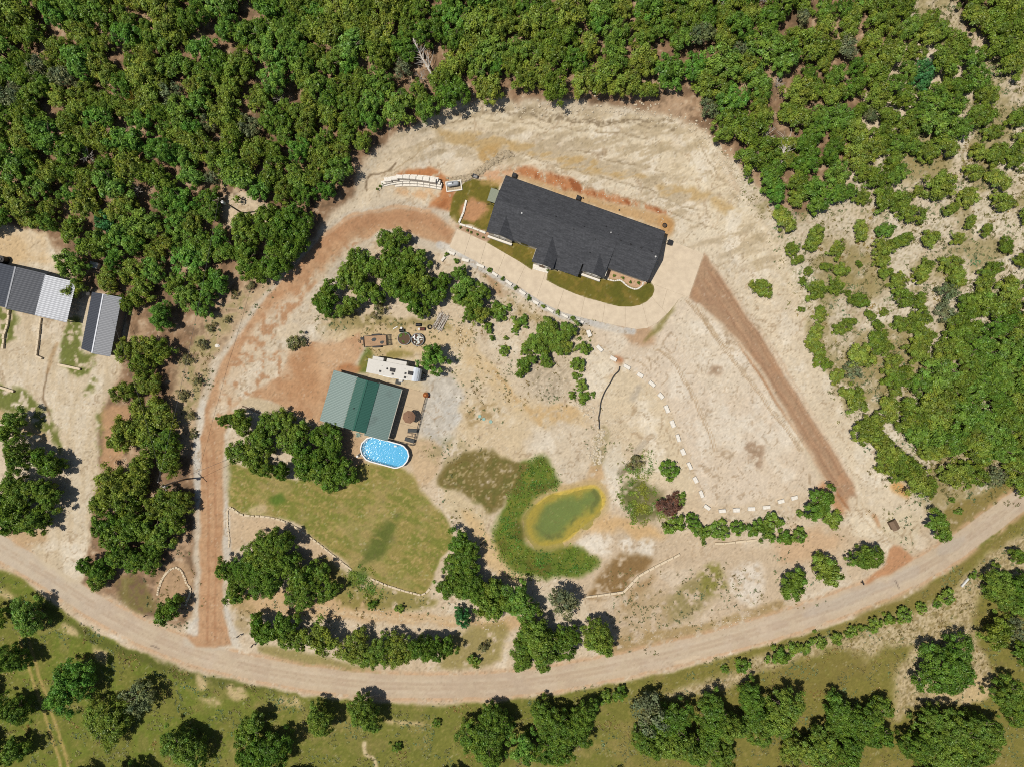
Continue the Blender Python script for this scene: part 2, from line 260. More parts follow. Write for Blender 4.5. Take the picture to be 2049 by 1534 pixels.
# --- lawns
LAWN = [(452, 925), (600, 960), (700, 955), (720, 925), (810, 940), (850, 990), (880, 1020), (905, 1060), (905, 1085), (880, 1120), (865, 1165), (845, 1190), (780, 1172), (735, 1150), (705, 1140), (680, 1110), (640, 1085), (600, 1050), (560, 1035), (500, 1030), (470, 1015), (455, 1000)]
paint(LAWN, (158, 143, 80), 6, 8, 1); ml = sstep(-3, 5, sd(LAWN, 5)); 
LS = fbm(PX * .9 + PY * .5, (PY - PX * .5) * 3.2, 30, 4, 5)
mixin(ml * sstep(.46, .6, LS) * .7, (122, 128, 56)); mixin(ml * sstep(.5, .34, N2) * .5, (182, 158, 108)); mixin(ml * sstep(.55, .68, N3) * .4, (122, 130, 54)); mixin(ml * sstep(.6, .75, N4) * .3, (190, 166, 112))
mixin(ml * (.5 + .5 * np.sin((PX * .42 + PY * .9) / 8.5 * 6.283)) * .16, (120, 124, 58)); mixin(ml * sstep(.6, .72, N4) * sstep(.4, .6, N2) * .5, (186, 160, 108)); paint([(735, 1085), (775, 1040), (800, 1025), (790, 1060), (770, 1110), (740, 1125), (720, 1130)], (96, 106, 48), 10, 8, .85, (LS, .26, .12)); paint([(540, 1000), (560, 985), (570, 1000), (550, 1012)], (84, 116, 40), 6, 6, .7); paint([(705, 1140), (740, 1150), (720, 1170), (700, 1165)], (78, 104, 40), 6, 8, .85); paint([(500, 1015), (530, 1010), (528, 1028), (505, 1030)], (206, 182, 142), 5, 8, .8)
paint([(890, 935), (920, 905), (960, 898), (1000, 905), (1040, 925), (1060, 928), (1035, 965), (1010, 1000), (985, 1030), (960, 1010), (930, 990), (880, 975)], (122, 108, 58), 7, 12, .95, (N3, .25, .15)); mg = sstep(0, 8, sd([(890, 935), (960, 898), (1060, 928), (985, 1030), (880, 975)], 8)); mixin(mg * sstep(.55, .7, N3) * .5, (96, 100, 46)); mixin(mg * sstep(.64, .76, N4) * .55, (206, 184, 142))
paint([(890, 980), (940, 1000), (985, 1035), (970, 1060), (930, 1050), (890, 1020)], (208, 188, 150), 10, 12, .9); paint([(920, 1020), (960, 1040), (990, 1090), (1010, 1130), (1060, 1160), (1030, 1170), (980, 1140), (950, 1080)], (214, 184, 136), 10, 10, .9)
# strip south of lawn
paint([(455, 1025), (500, 1035), (560, 1040), (620, 1075), (690, 1130), (600, 1120), (520, 1080), (455, 1100)], (206, 180, 146), 6, 6, 1); paint([(455, 1170), (540, 1180), (640, 1180), (760, 1210), (880, 1230), (1010, 1230), (1080, 1240), (1060, 1260), (900, 1252), (700, 1240), (480, 1220)], (204, 172, 130), 8, 12, .95)
paint([(650, 1110), (700, 1150), (800, 1180), (870, 1195), (860, 1215), (760, 1215), (690, 1210), (640, 1150)], (138, 128, 66), 8, 10, .85, (N3, .3, .14)); paint([(465, 1190), (500, 1200), (520, 1240), (490, 1265), (470, 1240)], (158, 136, 90), 8, 10, .6, (N3, .4, .14)); paint([(900, 1270), (1010, 1240), (1010, 1290), (980, 1330), (880, 1335), (880, 1320)], (150, 136, 80), 9, 10, .85, (N3, .28, .14)); stroke([(640, 1215), (720, 1228), (850, 1240), (1000, 1236)], 4, (222, 200, 164), .7, 8, .8, (N4, .4, .15))
paint([(530, 1290), (640, 1310), (760, 1345), (640, 1340), (530, 1310)], (146, 134, 76), 7, 8, .8)
# left neighbour: bare yard, verges
YARD = [(-250, 440), (60, 460), (110, 500), (130, 560), (170, 600), (240, 720), (225, 760), (200, 840), (192, 900), (195, 960), (180, 1060), (160, 1130), (60, 1100), (100, 1060), (130, 960), (135, 880), (100, 830), (40, 780), (-250, 740)]
paint(YARD, (212, 194, 164), 6, 8, 1); my = sstep(-3, 5, sd(YARD, 8)); VS = fbm(PX * 1.0, PY * .25, 12, 4, 6); mixin(my * sstep(.5, .66, VS) * .5, (224, 210, 186)); mixin(my * sstep(.46, .34, VS) * .35, (190, 168, 134))
paint([(-250, 445), (60, 462), (95, 500), (90, 530), (-250, 520)], (216, 186, 142), 8, 10, .8)
stroke([(95, 740), (90, 770), (88, 800), (100, 830)], 2.2, (136, 112, 84), .8, 5); stroke([(112, 690), (100, 720), (95, 745)], 4, (176, 142, 100), .6, 6)
for p in ([(-250, 740), (0, 765), (40, 780), (95, 825), (115, 860), (130, 900), (120, 900), (95, 870), (60, 840), (0, 815), (-250, 800)], [(130, 640), (165, 640), (168, 700), (195, 715), (160, 755), (125, 735), (118, 700)], [(182, 765), (200, 755), (195, 780), (172, 795)], [(198, 820), (210, 810), (200, 880), (190, 920), (192, 860)], [(-250, 600), (15, 615), (0, 690), (-250, 690)]): paint(p, (106, 114, 50), 7, 16, .9, (N3, .42, .1))
paint([(0, 815), (60, 842), (95, 872), (80, 890), (30, 850), (-20, 830)], (196, 164, 120), 8, 10, .8); paint([(205, 820), (250, 810), (260, 850), (235, 930), (200, 930), (205, 870)], (190, 150, 112), 7, 8, .9)
# verge west of the drive
paint([(400, 790), (430, 700), (520, 600), (560, 560), (500, 590), (430, 650), (390, 720), (350, 760), (345, 830), (370, 860)], (190, 164, 130), 12, 12, .9); paint([(380, 690), (430, 660), (420, 740), (390, 800), (350, 800), (355, 740)], (150, 134, 92), 12, 12, .7, (N3, .4, .14))
paint([(330, 1130), (370, 1120), (385, 1170), (380, 1230), (330, 1230), (310, 1190)], (190, 158, 122), 8, 10, .85); paint([(240, 1150), (290, 1170), (310, 1215), (280, 1225), (235, 1190)], (118, 112, 58), 8, 10, .7, (N3, .36, .14))
paint([(345, 770), (380, 690), (450, 600), (540, 540), (600, 545), (520, 600), (440, 700), (405, 800), (395, 880), (350, 890)], (200, 174, 140), 12, 16, .85, (N3, .3, .15)); paint([(370, 700), (430, 630), (500, 580), (470, 640), (420, 720), (390, 820), (360, 840)], (150, 140, 92), 10, 14, .7, (N3, .48, .08))
# --- meadow south of the road
MEAD = [(-250, 1120), (0, 1140), (80, 1190), (170, 1250), (260, 1300), (360, 1340), (470, 1365), (600, 1390), (760, 1405), (900, 1410), (1020, 1400), (1200, 1375), (1380, 1335), (1540, 1290), (1700, 1240), (1830, 1185), (1950, 1105), (2060, 1010), (2400, 900), (2400, 1900), (-250, 1900)]
paint(MEAD, (126, 126, 58), 5, 8, 1, far=220); mm = sstep(-3, 5, sd(MEAD, 8)); wst = sstep(800, 300, PX)
mixin(mm * wst * sstep(.36, .56, N2) * .8, (112, 126, 46)); mixin(mm * sstep(.55, .72, N2) * .5, (158, 140, 88)); mixin(mm * sstep(.5, .64, N3) * .35, (98, 104, 42)); mixin(mm * sstep(.66, .78, N4) * .3, (178, 156, 104)); mixin(mm * sstep(1100, 1400, PX) * .35, (146, 124, 68))
paint([(80, 1200), (170, 1255), (260, 1300), (420, 1350), (560, 1385), (440, 1375), (300, 1335), (200, 1290), (100, 1230)], (96, 100, 44), 6, 8, .8, (N3, .3, .14))
for p in ([(130, 1240), (160, 1265), (140, 1270), (120, 1255)], [(185, 1290), (215, 1300), (210, 1325), (190, 1310)], [(395, 1345), (420, 1365), (400, 1380), (390, 1360)], [(450, 1370), (490, 1378), (490, 1400), (455, 1395)], [(400, 1395), (440, 1405), (430, 1415)], [(560, 1395), (600, 1400), (600, 1415), (560, 1410)], [(780, 1440), (840, 1445), (840, 1452), (785, 1450)], [(-20, 1170), (30, 1185), (30, 1200), (-20, 1185)]): paint(p, (212, 186, 142), 6, 10, .85, (N3, .36, .14))
for dx in (0, 17): stroke([(40 + dx, 1275), (55 + dx, 1330), (75 + dx, 1390), (92 + dx, 1440), (112 + dx, 1500), (125 + dx, 1560)], 3.2, (186, 160, 100), .8, 4, .7)
stroke([(730, 1485), (735, 1510), (750, 1520), (752, 1570)], 4, (222, 200, 160), .9, 5)
PALE = [(1330, 1385), (1440, 1350), (1560, 1300), (1700, 1265), (1830, 1220), (1900, 1180), (1990, 1100), (2060, 1060), (2060, 1140), (1960, 1180), (1950, 1260), (1980, 1330), (1975, 1390), (1900, 1410), (1820, 1420), (1790, 1440), (1790, 1360), (1830, 1290), (1760, 1300), (1720, 1330), (1680, 1290), (1560, 1330), (1400, 1390)]
paint(PALE, (206, 186, 148), 10, 14, .95, (N3, .2, .2)); mp = sstep(-6, 8, sd(PALE, 12)); mixin(mp * sstep(.52, .66, N4) * .7, (148, 130, 84)); mixin(mp * sstep(.6, .72, SPK) * .5, (118, 104, 66))
paint([(1560, 1345), (1700, 1300), (1740, 1330), (1700, 1370), (1580, 1390)], (132, 120, 62), 10, 14, .7, (N3, .34, .14)); paint([(1860, 1370), (1960, 1350), (1985, 1390), (1900, 1410)], (212, 186, 140), 9, 10, .8)
paint([(1720, 1215), (1880, 1150), (1960, 1090), (1965, 1110), (1880, 1185), (1740, 1240)], (140, 124, 70), 8, 10, .6, (N3, .4, .12))
# verges north of the road, right
paint([(1880, 1075), (1960, 1040), (2060, 960), (2060, 930), (1980, 980), (1880, 1020)], (138, 122, 66), 7, 9, .9, (N3, .2, .15)); paint([(1740, 1060), (1790, 1020), (1840, 1030), (1830, 1090), (1800, 1090)], (214, 198, 166), 10, 12, .8)
# --- made roads
ROADC = smooth_pts([(-260, 950), (-60, 1060), (40, 1118), (110, 1160), (200, 1218), (300, 1272), (400, 1308), (500, 1334), (600, 1353), (700, 1366), (800, 1372), (900, 1373), (1000, 1370), (1100, 1358), (1200, 1340), (1300, 1318), (1400, 1294), (1500, 1267), (1600, 1236), (1700, 1201), (1800, 1159), (1880, 1117), (1960, 1060), (2049, 994), (2200, 880), (2400, 720)], 3)
dr = line_d(ROADC, PX + WX * 5, PY + WY * 5, 90)
mixin(sstep(36, 24, dr) * .85 * sstep(.25, .5, N3), (204, 168, 132))
mroad = sstep(24.5, 21.5, dr); mixin(mroad, (206, 186, 158)); RS = fbm(PX * .5, PY * .5, 20, 4, 2)
mixin(mroad * sstep(.5, .7, RS) * .45, (208, 188, 166)); mixin(mroad * sstep(12, 20, dr) * .2, (206, 180, 150)); mixin(mroad * sstep(.48, .34, N2) * .3, (182, 158, 136)); mixin(sstep(300, 100, PX) * mroad * .5, (204, 190, 170))
for off_, cc_ in ((-11, (212, 194, 168)), (-5, (188, 164, 138)), (5, (188, 164, 138)), (11, (212, 194, 168))):
    dd_ = np.abs(line_d([(a, b + off_) for a, b in ROADC], PX + WX * 3, PY + WY * 3, 60)); mixin(mroad * sstep(4.5, 1.5, dd_) * .5 * sstep(.3, .55, N3), cc_)
for c in ([(1880, 1090), (1930, 1070), (1920, 1095), (1880, 1110)], [(1780, 1155), (1830, 1130), (1840, 1145), (1790, 1170)], [(1620, 1215), (1760, 1165), (1765, 1180), (1630, 1232)]): paint(c, (190, 178, 164), 5, 6, .4)
for c in ([(1792, 1160), (1797, 1172), (1800, 1176)], [(1760, 1120), (1770, 1130)], [(300, 1290), (318, 1297)]): stroke(c, 1.2, (120, 104, 92), .7, 2)
paint([(1350, 1325), (1385, 1312), (1400, 1315), (1370, 1328)], (222, 200, 170), 3, 6, .8)
# west gravel drive
WD = [(395, 1295), (372, 1270), (398, 1240), (400, 1150), (400, 1000), (398, 900), (402, 850), (415, 800), (430, 755), (460, 695), (500, 640), (545, 580), (590, 530), (640, 480), (690, 445), (740, 425), (800, 418), (860, 425), (905, 455), (912, 460), (898, 496), (880, 487), (840, 475), (800, 460), (760, 462), (710, 490), (660, 535), (610, 600), (560, 660), (520, 700), (560, 700), (600, 680), (660, 690), (720, 665), (725, 700), (705, 735), (680, 740), (665, 790), (640, 855), (590, 830), (540, 800), (500, 795), (470, 830), (450, 870), (445, 950), (446, 1050), (448, 1150), (448, 1220), (458, 1260), (468, 1290), (440, 1292)]
WDG = [(372, 1290), (385, 1240), (388, 1150), (388, 1000), (388, 860), (400, 800), (420, 740), (450, 690), (500, 620), (560, 550), (640, 465), (700, 425), (780, 402), (860, 412), (920, 440), (912, 470), (890, 505), (830, 490), (790, 475), (740, 490), (700, 560), (640, 620), (640, 680), (700, 680), (730, 700), (690, 760), (640, 870), (560, 840), (500, 815), (470, 850), (458, 900), (456, 1050), (460, 1200), (480, 1290)]
paint(WDG, (206, 192, 170), 7, 8, .9)
mw = paint(WD, (194, 155, 118), 4.5, 5, 1, smooth=False)
wl_ = sstep(-4, 8, sd(WD, 5)); TR = fbm(PX * .62 + PY * .62, (PX - PY) * .16, 26, 4, 7)
paint([(520, 640), (600, 590), (650, 600), (645, 690), (585, 700), (565, 745), (530, 765), (480, 795), (465, 765), (505, 700)], (212, 197, 172), 10, 16, .85, (N3, .4, .1)); mixin(wl_ * sstep(.5, .66, N2) * .35, (200, 158, 120)); mixin(wl_ * sstep(.5, .36, N3) * .3, (176, 126, 88))
for c, w_ in (([(430, 830), (455, 780), (480, 730), (500, 690), (520, 650)], 9), ([(450, 820), (490, 760), (520, 730), (560, 700), (600, 640), (640, 590)], 9), ([(470, 820), (510, 775), (540, 745)], 6), ([(445, 770), (480, 715), (490, 690)], 5), ([(540, 740), (575, 745), (560, 720), (600, 700)], 11), ([(500, 720), (540, 690), (580, 650)], 14), ([(640, 560), (690, 500), (720, 475)], 6), ([(590, 610), (620, 570), (640, 545)], 5)):
    stroke(c, w_, (214, 196, 168), .75, 12, .9, (N3, .36, .12))
paint([(630, 690), (700, 680), (710, 720), (680, 735), (650, 760), (640, 840), (650, 850), (630, 860), (640, 790), (620, 740)], (208, 172, 134), 9, 12, .75); paint([(590, 690), (625, 690), (640, 740), (640, 800), (590, 800), (560, 760)], (186, 136, 94), 10, 10, .4)
paint([(480, 800), (520, 795), (600, 830), (640, 850), (640, 870), (560, 845), (500, 815)], (200, 180, 146), 5, 6, .9); paint([(678, 738), (690, 728), (720, 730), (715, 745), (690, 745)], (174, 116, 74), 5, 8, .7)
stroke([(640, 490), (700, 452), (760, 438), (840, 436), (895, 462)], 12, (176, 128, 92), .5, 6, .8); stroke([(640, 478), (690, 441), (740, 422), (800, 414), (860, 422)], 3, (206, 160, 118), .6, 6)
for c in ([(415, 1280), (418, 1150), (416, 1000), (412, 900)], [(430, 1280), (432, 1150), (430, 1000), (428, 900)]): stroke(c, 2.2, (172, 126, 92), .5, 3)
paint([(448, 1015), (457, 1010), (462, 1100), (458, 1120), (449, 1120)], (206, 196, 180), 3, 4, .9); paint([(450, 1200), (457, 1215), (480, 1290), (466, 1290), (455, 1250)], (208, 200, 186), 3, 4, .9); paint([(388, 880), (400, 870), (400, 1000), (390, 1000)], (204, 198, 186), 2.5, 3, .9); paint([(395, 1270), (372, 1262), (395, 1235), (398, 1245)], (204, 196, 182), 4, 5, .8); paint([(396, 815), (412, 790), (405, 860), (396, 870)], (206, 200, 188), 4, 5, .8)
# east gravel drive
ED = [(1378, 597), (1409, 506), (1428, 526), (1466, 575), (1508, 636), (1560, 715), (1612, 800), (1662, 880), (1706, 950), (1716, 985), (1712, 1028), (1688, 1012), (1660, 978), (1604, 884), (1552, 804), (1494, 710), (1444, 652), (1400, 608)]
m = paint(ED, (178, 145, 114), 3, 3.5, 1, smooth=False); ml2 = sstep(-2, 6, sd(ED, 3)); EDL = PX * .84 - PY * .54
mixin(ml2 * sstep(.5, .68, fbm(EDL, (PX + PY) * .12, 7, 3, 4)) * .5, (164, 128, 100)); mixin(ml2 * sstep(.55, .72, N2) * .4, (194, 148, 110))
for c in ([(1420, 545), (1500, 660), (1600, 815), (1695, 965)], [(1408, 560), (1488, 675), (1588, 830), (1683, 980)], [(1436, 555), (1520, 675), (1620, 830), (1705, 965)]): stroke(c, 2.2, (162, 124, 94), .5, 3, .8); stroke([(a + 5, b) for a, b in c], 1.6, (200, 160, 124), .4, 3, .8)
for c in ([(1480, 690), (1560, 812), (1640, 935), (1700, 1020)],): stroke(c, 2.5, (168, 116, 76), .7, 3)
stroke([(1425, 520), (1500, 630), (1600, 790), (1700, 945), (1716, 985)], 5, (228, 214, 188), .7, 4, .8); stroke([(1400, 610), (1500, 712), (1610, 890), (1670, 985)], 4, (226, 210, 182), .6, 4, .8)
paint([(1700, 1000), (1720, 1000), (1760, 1060), (1790, 1100), (1775, 1110), (1740, 1080), (1700, 1060)], (226, 210, 182), 6, 8, .9); paint([(1745, 1030), (1755, 1028), (1762, 1050), (1758, 1055)], (194, 148, 108), 3, 4, .8)
for c in ([(1712, 1010), (1740, 1050), (1775, 1090)], [(1722, 1005), (1755, 1045), (1782, 1085)]): stroke(c, 1.2, (196, 170, 134), .6, 4)
paint([(1787, 1090), (1826, 1115), (1800, 1135), (1740, 1165), (1735, 1158), (1770, 1130)], (194, 144, 104), 4, 5, .95)
# beside the neighbour's drive mouth
paint([(60, 1098), (160, 1120), (160, 1165), (120, 1150)], (212, 194, 164), 6, 6, .9); paint([(0, 1050), (70, 1060), (100, 1080), (60, 1095), (10, 1070)], (196, 164, 124), 8, 10, .8)
# house lawns and beds
HL1 = [(974, 486), (985, 470), (1010, 478), (1075, 497), (1066, 542), (1041, 526), (1014, 510)]
HL2 = [(1097, 540), (1140, 545), (1215, 560), (1235, 548), (1302, 566), (1309, 573), (1310, 582), (1305, 594), (1294, 604), (1280, 611), (1262, 615), (1238, 614), (1200, 604), (1148, 588), (1118, 575), (1093, 561)]
HL3 = [(896, 430), (905, 395), (918, 375), (945, 360), (985, 365), (1000, 372), (985, 440), (975, 465), (940, 452), (915, 445)]
for p in (HL1, HL2, HL3): 
    paint(p, (116, 108, 44), 1.2, 1.0 if p is not HL3 else 8, 1, smooth=False); q = sstep(0, 3, sd(p, 1)); mixin(q * sstep(.48, .62, N3) * .55, (146, 122, 60)); mixin(q * sstep(.5, .36, N2) * .5, (92, 96, 36))
paint([(930, 405), (965, 402), (975, 420), (955, 445), (930, 440), (925, 425)], (198, 146, 108), 5, 10, .9, (N3, .36, .12)); paint([(955, 362), (1000, 360), (1000, 378), (965, 372)], (190, 156, 104), 6, 10, .7, (N3, .4, .12)); paint([(900, 440), (912, 430), (915, 455), (905, 455)], (214, 184, 146), 6, 8, .6)
paint([(1216, 540), (1232, 530), (1300, 560), (1295, 566), (1282, 575), (1265, 575), (1245, 562), (1220, 558)], (206, 170, 136), 1.5, 1, 1); paint([(916, 450), (980, 466), (974, 484), (940, 470), (918, 458)], (186, 152, 122), 1.5, 1, 1)
# gravel strip along the drive
stroke([(880, 490), (905, 500), (935, 520), (970, 540), (1005, 560), (1040, 580), (1065, 598), (1095, 615), (1130, 632), (1165, 641), (1200, 650), (1240, 660), (1265, 662)], 7, (202, 196, 186), 1, 3, .4)
# --- chalky patches, rills and erosion lines on bare ground
lum = Cg.mean(-1); bare = sstep(172, 192, lum) * (1 - mroad) * (1 - ml)
mixin(bare * sstep(.56, .7, fbm(PX, PY, 55, 5, 13)) * .55, (236, 225, 205))
mixin(bare * sstep(.5, .34, fbm(PX, PY, 70, 5, 14)) * .22, (204, 182, 150))
for sc_, sd_, k_ in ((46, 15, .5), (26, 17, .42), (80, 19, .5)):
    q_ = np.abs(fbm(PX + WX * 30, PY + WY * 30, sc_, 3, sd_) - .5); mixin(bare * sstep(.014, .004, q_) * k_ * sstep(.42, .6, fbm(PX, PY, 60, 2, sd_ + 3)), (158, 132, 100))
mixin(bare * sstep(.70, .78, vnoise(PX / 3.1, PY / 3.1, 6)) * sstep(.5, .62, N2) * .3, (240, 232, 216)); mixin(bare * sstep(.80, .86, vnoise(PX / 3.4, PY / 3.4, 3)) * sstep(.48, .6, N1) * .28, (156, 134, 104))
# --- grain of stones and litter everywhere
g = (GRAIN - .5) * 2
soft = np.clip(1 - mroad * .6, 0, 1)
Cg *= (1 + (soft * (g * .05 + (N4 - .5) * .07 + (N3 - .5) * .06))[..., None])
mixin(sstep(.90, .95, SPK) * .3 * soft, (236, 226, 208)); mixin(sstep(.10, .05, SPK) * .38 * soft, (132, 112, 86)); mixin((GRAIN > .992) * .45 * soft, (110, 94, 72))
Cg = np.clip(Cg, 8, 250)
c = Cg / 255.0; LINC = np.where(c <= .04045, c / 12.92, ((c + .055) / 1.055) ** 2.4)
LINC = np.clip(LINC / LIGHT, 0.01, 0.72).astype(np.float32)
# ------------------------------------------------------------------ materials
def nt(name):
    m = bpy.data.materials.new(name); m.use_nodes = True; t = m.node_tree
    return m, t, t.nodes, t.links, t.nodes['Principled BSDF']
def mat(name, col, rough=.8, metal=0.0, var=.12, nscale=6.0, bump=0.0, spec=.3, col2=None, seen=True, stretch=None):
    m, t, n, l, b = nt(name)
    base = alb(col) if seen else list(col)
    tc = n.new('ShaderNodeTexCoord'); src = tc.outputs['Object']
    if stretch:
        mp = n.new('ShaderNodeMapping'); mp.inputs['Scale'].default_value = stretch; l.new(src, mp.inputs['Vector']); src = mp.outputs['Vector']
    no = n.new('ShaderNodeTexNoise'); no.inputs['Scale'].default_value = nscale; no.inputs['Detail'].default_value = 6; no.inputs['Roughness'].default_value = .62
    l.new(src, no.inputs['Vector'])
    r = n.new('ShaderNodeValToRGB'); e = r.color_ramp.elements
    c2 = (alb(col2) if seen else list(col2)) if col2 else base
    e[0].position = .3; e[1].position = .7
    e[0].color = [v * (1 - var) for v in base] + [1]; e[1].color = [min(.9, v * (1 + var)) for v in c2] + [1]
    l.new(no.outputs['Fac'], r.inputs['Fac']); l.new(r.outputs['Color'], b.inputs['Base Color'])
    b.inputs['Roughness'].default_value = rough; b.inputs['Metallic'].default_value = metal; b.inputs['Specular IOR Level'].default_value = spec
    if bump:
        bp = n.new('ShaderNodeBump'); bp.inputs['Strength'].default_value = bump; bp.inputs['Distance'].default_value = .03
        l.new(no.outputs['Fac'], bp.inputs['Height']); l.new(bp.outputs['Normal'], b.inputs['Normal'])
    return m
def terrain_mat(name, bump=.18, amp=.08):
    m, t, n, l, b = nt(name)
    at = n.new('ShaderNodeAttribute'); at.attribute_name = 'soil'
    tc = n.new('ShaderNodeTexCoord')
    no = n.new('ShaderNodeTexNoise'); no.inputs['Scale'].default_value = 8.5; no.inputs['Detail'].default_value = 8; no.inputs['Roughness'].default_value = .75
    l.new(tc.outputs['Object'], no.inputs['Vector'])
    mr = n.new('ShaderNodeMapRange'); mr.inputs['From Min'].default_value = .3; mr.inputs['From Max'].default_value = .7
    mr.inputs['To Min'].default_value = 1 - amp; mr.inputs['To Max'].default_value = 1 + amp; l.new(no.outputs['Fac'], mr.inputs['Value'])
    mx = n.new('ShaderNodeVectorMath'); mx.operation = 'SCALE'; l.new(at.outputs['Color'], mx.inputs[0]); l.new(mr.outputs['Result'], mx.inputs['Scale'])
    l.new(mx.outputs['Vector'], b.inputs['Base Color']); b.inputs['Roughness'].default_value = .95; b.inputs['Specular IOR Level'].default_value = .12
    bp = n.new('ShaderNodeBump'); bp.inputs['Strength'].default_value = bump; bp.inputs['Distance'].default_value = .12
    l.new(no.outputs['Fac'], bp.inputs['Height']); l.new(bp.outputs['Normal'], b.inputs['Normal'])
    return m
def leaf_mat(name, c1, c2, trans=.33):
    m, t, n, l, b = nt(name); n.remove(b)
    oi = n.new('ShaderNodeObjectInfo'); at = n.new('ShaderNodeAttribute'); at.attribute_name = 'tint'
    mx = n.new('ShaderNodeMix'); mx.data_type = 'RGBA'; mx.inputs['A'].default_value = list(c1) + [1]; mx.inputs['B'].default_value = list(c2) + [1]
    l.new(oi.outputs['Random'], mx.inputs['Factor'])
    sc = n.new('ShaderNodeVectorMath'); sc.operation = 'MULTIPLY'; l.new(mx.outputs['Result'], sc.inputs[0]); l.new(at.outputs['Color'], sc.inputs[1])
    d = n.new('ShaderNodeBsdfDiffuse'); tr = n.new('ShaderNodeBsdfTranslucent'); g = n.new('ShaderNodeBsdfGlossy'); g.inputs['Roughness'].default_value = .45; g.inputs['Color'].default_value = (.8, .85, .8, 1)
    l.new(sc.outputs['Vector'], d.inputs['Color']); l.new(sc.outputs['Vector'], tr.inputs['Color'])
    a = n.new('ShaderNodeMixShader'); a.inputs[0].default_value = trans; l.new(d.outputs[0], a.inputs[1]); l.new(tr.outputs[0], a.inputs[2])
    a2 = n.new('ShaderNodeMixShader'); a2.inputs[0].default_value = .022; l.new(a.outputs[0], a2.inputs[1]); l.new(g.outputs[0], a2.inputs[2])
    l.new(a2.outputs[0], n['Material Output'].inputs['Surface']); return m
M = {}
M['soil'] = terrain_mat('soil'); M['roadbed'] = terrain_mat('roadbed', .1, .06); M['turf'] = terrain_mat('turf', .45, .2)
M['concrete'] = mat('concrete', (222, 202, 174), .9, 0, .07, .8, .03, .15, (230, 211, 182))
M['slab'] = mat('slab', (208, 184, 150), .9, 0, .10, 1.2, .03, .15)
M['limestone'] = mat('limestone', (247, 239, 224), .9, 0, .16, 5, .2, .15)
M['limestone_tan'] = mat('limestone_tan', (232, 212, 180), .92, 0, .14, 5, .25, .15)
M['white'] = mat('white_paint', (238, 236, 230), .5, 0, .04, 3)
M['rvroof'] = mat('rubber_roof', (226, 220, 208), .65, 0, .05, 2.5)
M['rvcap'] = mat('gel_coat', (214, 220, 226), .3, 0, .03, 2)
M['black'] = mat('black_plastic', (32, 32, 34), .5, 0, .1, 6)
M['dark'] = mat('dark_metal', (44, 42, 42), .6, .3, .15, 6)
M['grey'] = mat('grey_metal', (140, 142, 142), .5, .5, .12, 5)
M['galv'] = mat('galvanised', (170, 176, 178), .45, .4, .1, 4)
M['tank'] = mat('tank_paint', (186, 190, 192), .35, .1, .06, 3)
M['rust'] = mat('rust', (128, 66, 40), .85, .2, .25, 8)
M['wood'] = mat('weathered_wood', (184, 144, 108), .85, 0, .22, 5, .1, .2, (200, 164, 128), True, (1, 8, 1))
M['pole'] = mat('pole_wood', (150, 128, 106), .9, 0, .2, 6)
M['trunk'] = mat('bark', (.16, .12, .09), .95, 0, .3, 9, .4, .1, None, False)
M['deadwood'] = mat('dead_wood', (.40, .36, .31), .95, 0, .2, 9, .3, .1, None, False)
M['umb'] = mat('canvas_brown', (150, 114, 88), .85, 0, .08, 5)
M['copper'] = mat('copper', (186, 112, 60), .5, .4, .2, 5)
M['mesh'] = mat('sling_fabric', (78, 80, 78), .8, 0, .15, 9)
M['dirt'] = mat('potting_soil', (104, 82, 62), .95, 0, .3, 10, .4)
M['wallgreen'] = mat('wall_sheet', (190, 184, 168), .7, 0, .06, 3)
M['wallwhite'] = mat('stone_wall', (236, 226, 206), .85, 0, .12, 3, .2)
M['wallgrey'] = mat('grey_siding', (128, 126, 122), .7, 0, .06, 3)
M['glass'] = mat('window_glass', (40, 48, 56), .1, 0, .05, 2, 0, .6)
M['liner'] = mat('pool_liner', (.07, .36, .58), .6, 0, .05, 2, 0, .3, None, False)
M['rim'] = mat('pool_rim', (244, 244, 242), .5, 0, .03, 2)
M['blackpipe'] = mat('black_pipe', (30, 28, 28), .6, 0, .1, 8)
M['wire'] = mat('wire', (120, 118, 116), .6, .4, .05, 5)
M['greencap'] = mat('green_cap', (44, 100, 84), .8, 0, .06, 3)
M['brown'] = mat('brown_paint', (132, 108, 84), .75, 0, .1, 4)
M['rubber'] = mat('rubber', (30, 29, 28), .85, 0, .2, 8)
M['rock'] = mat('rock', (222, 206, 178), .95, 0, .2, 3, .4)
M['rockdark'] = mat('rock_dark', (188, 170, 140), .95, 0, .3, 3, .4)
M['tealplastic'] = mat('teal_plastic', (150, 186, 172), .6, 0, .05, 4)
M['cloth'] = mat('white_rubbish', (214, 218, 206), .8, 0, .15, 9)
M['maroon'] = mat('maroon_drum', (110, 62, 52), .7, .1, .15, 6)
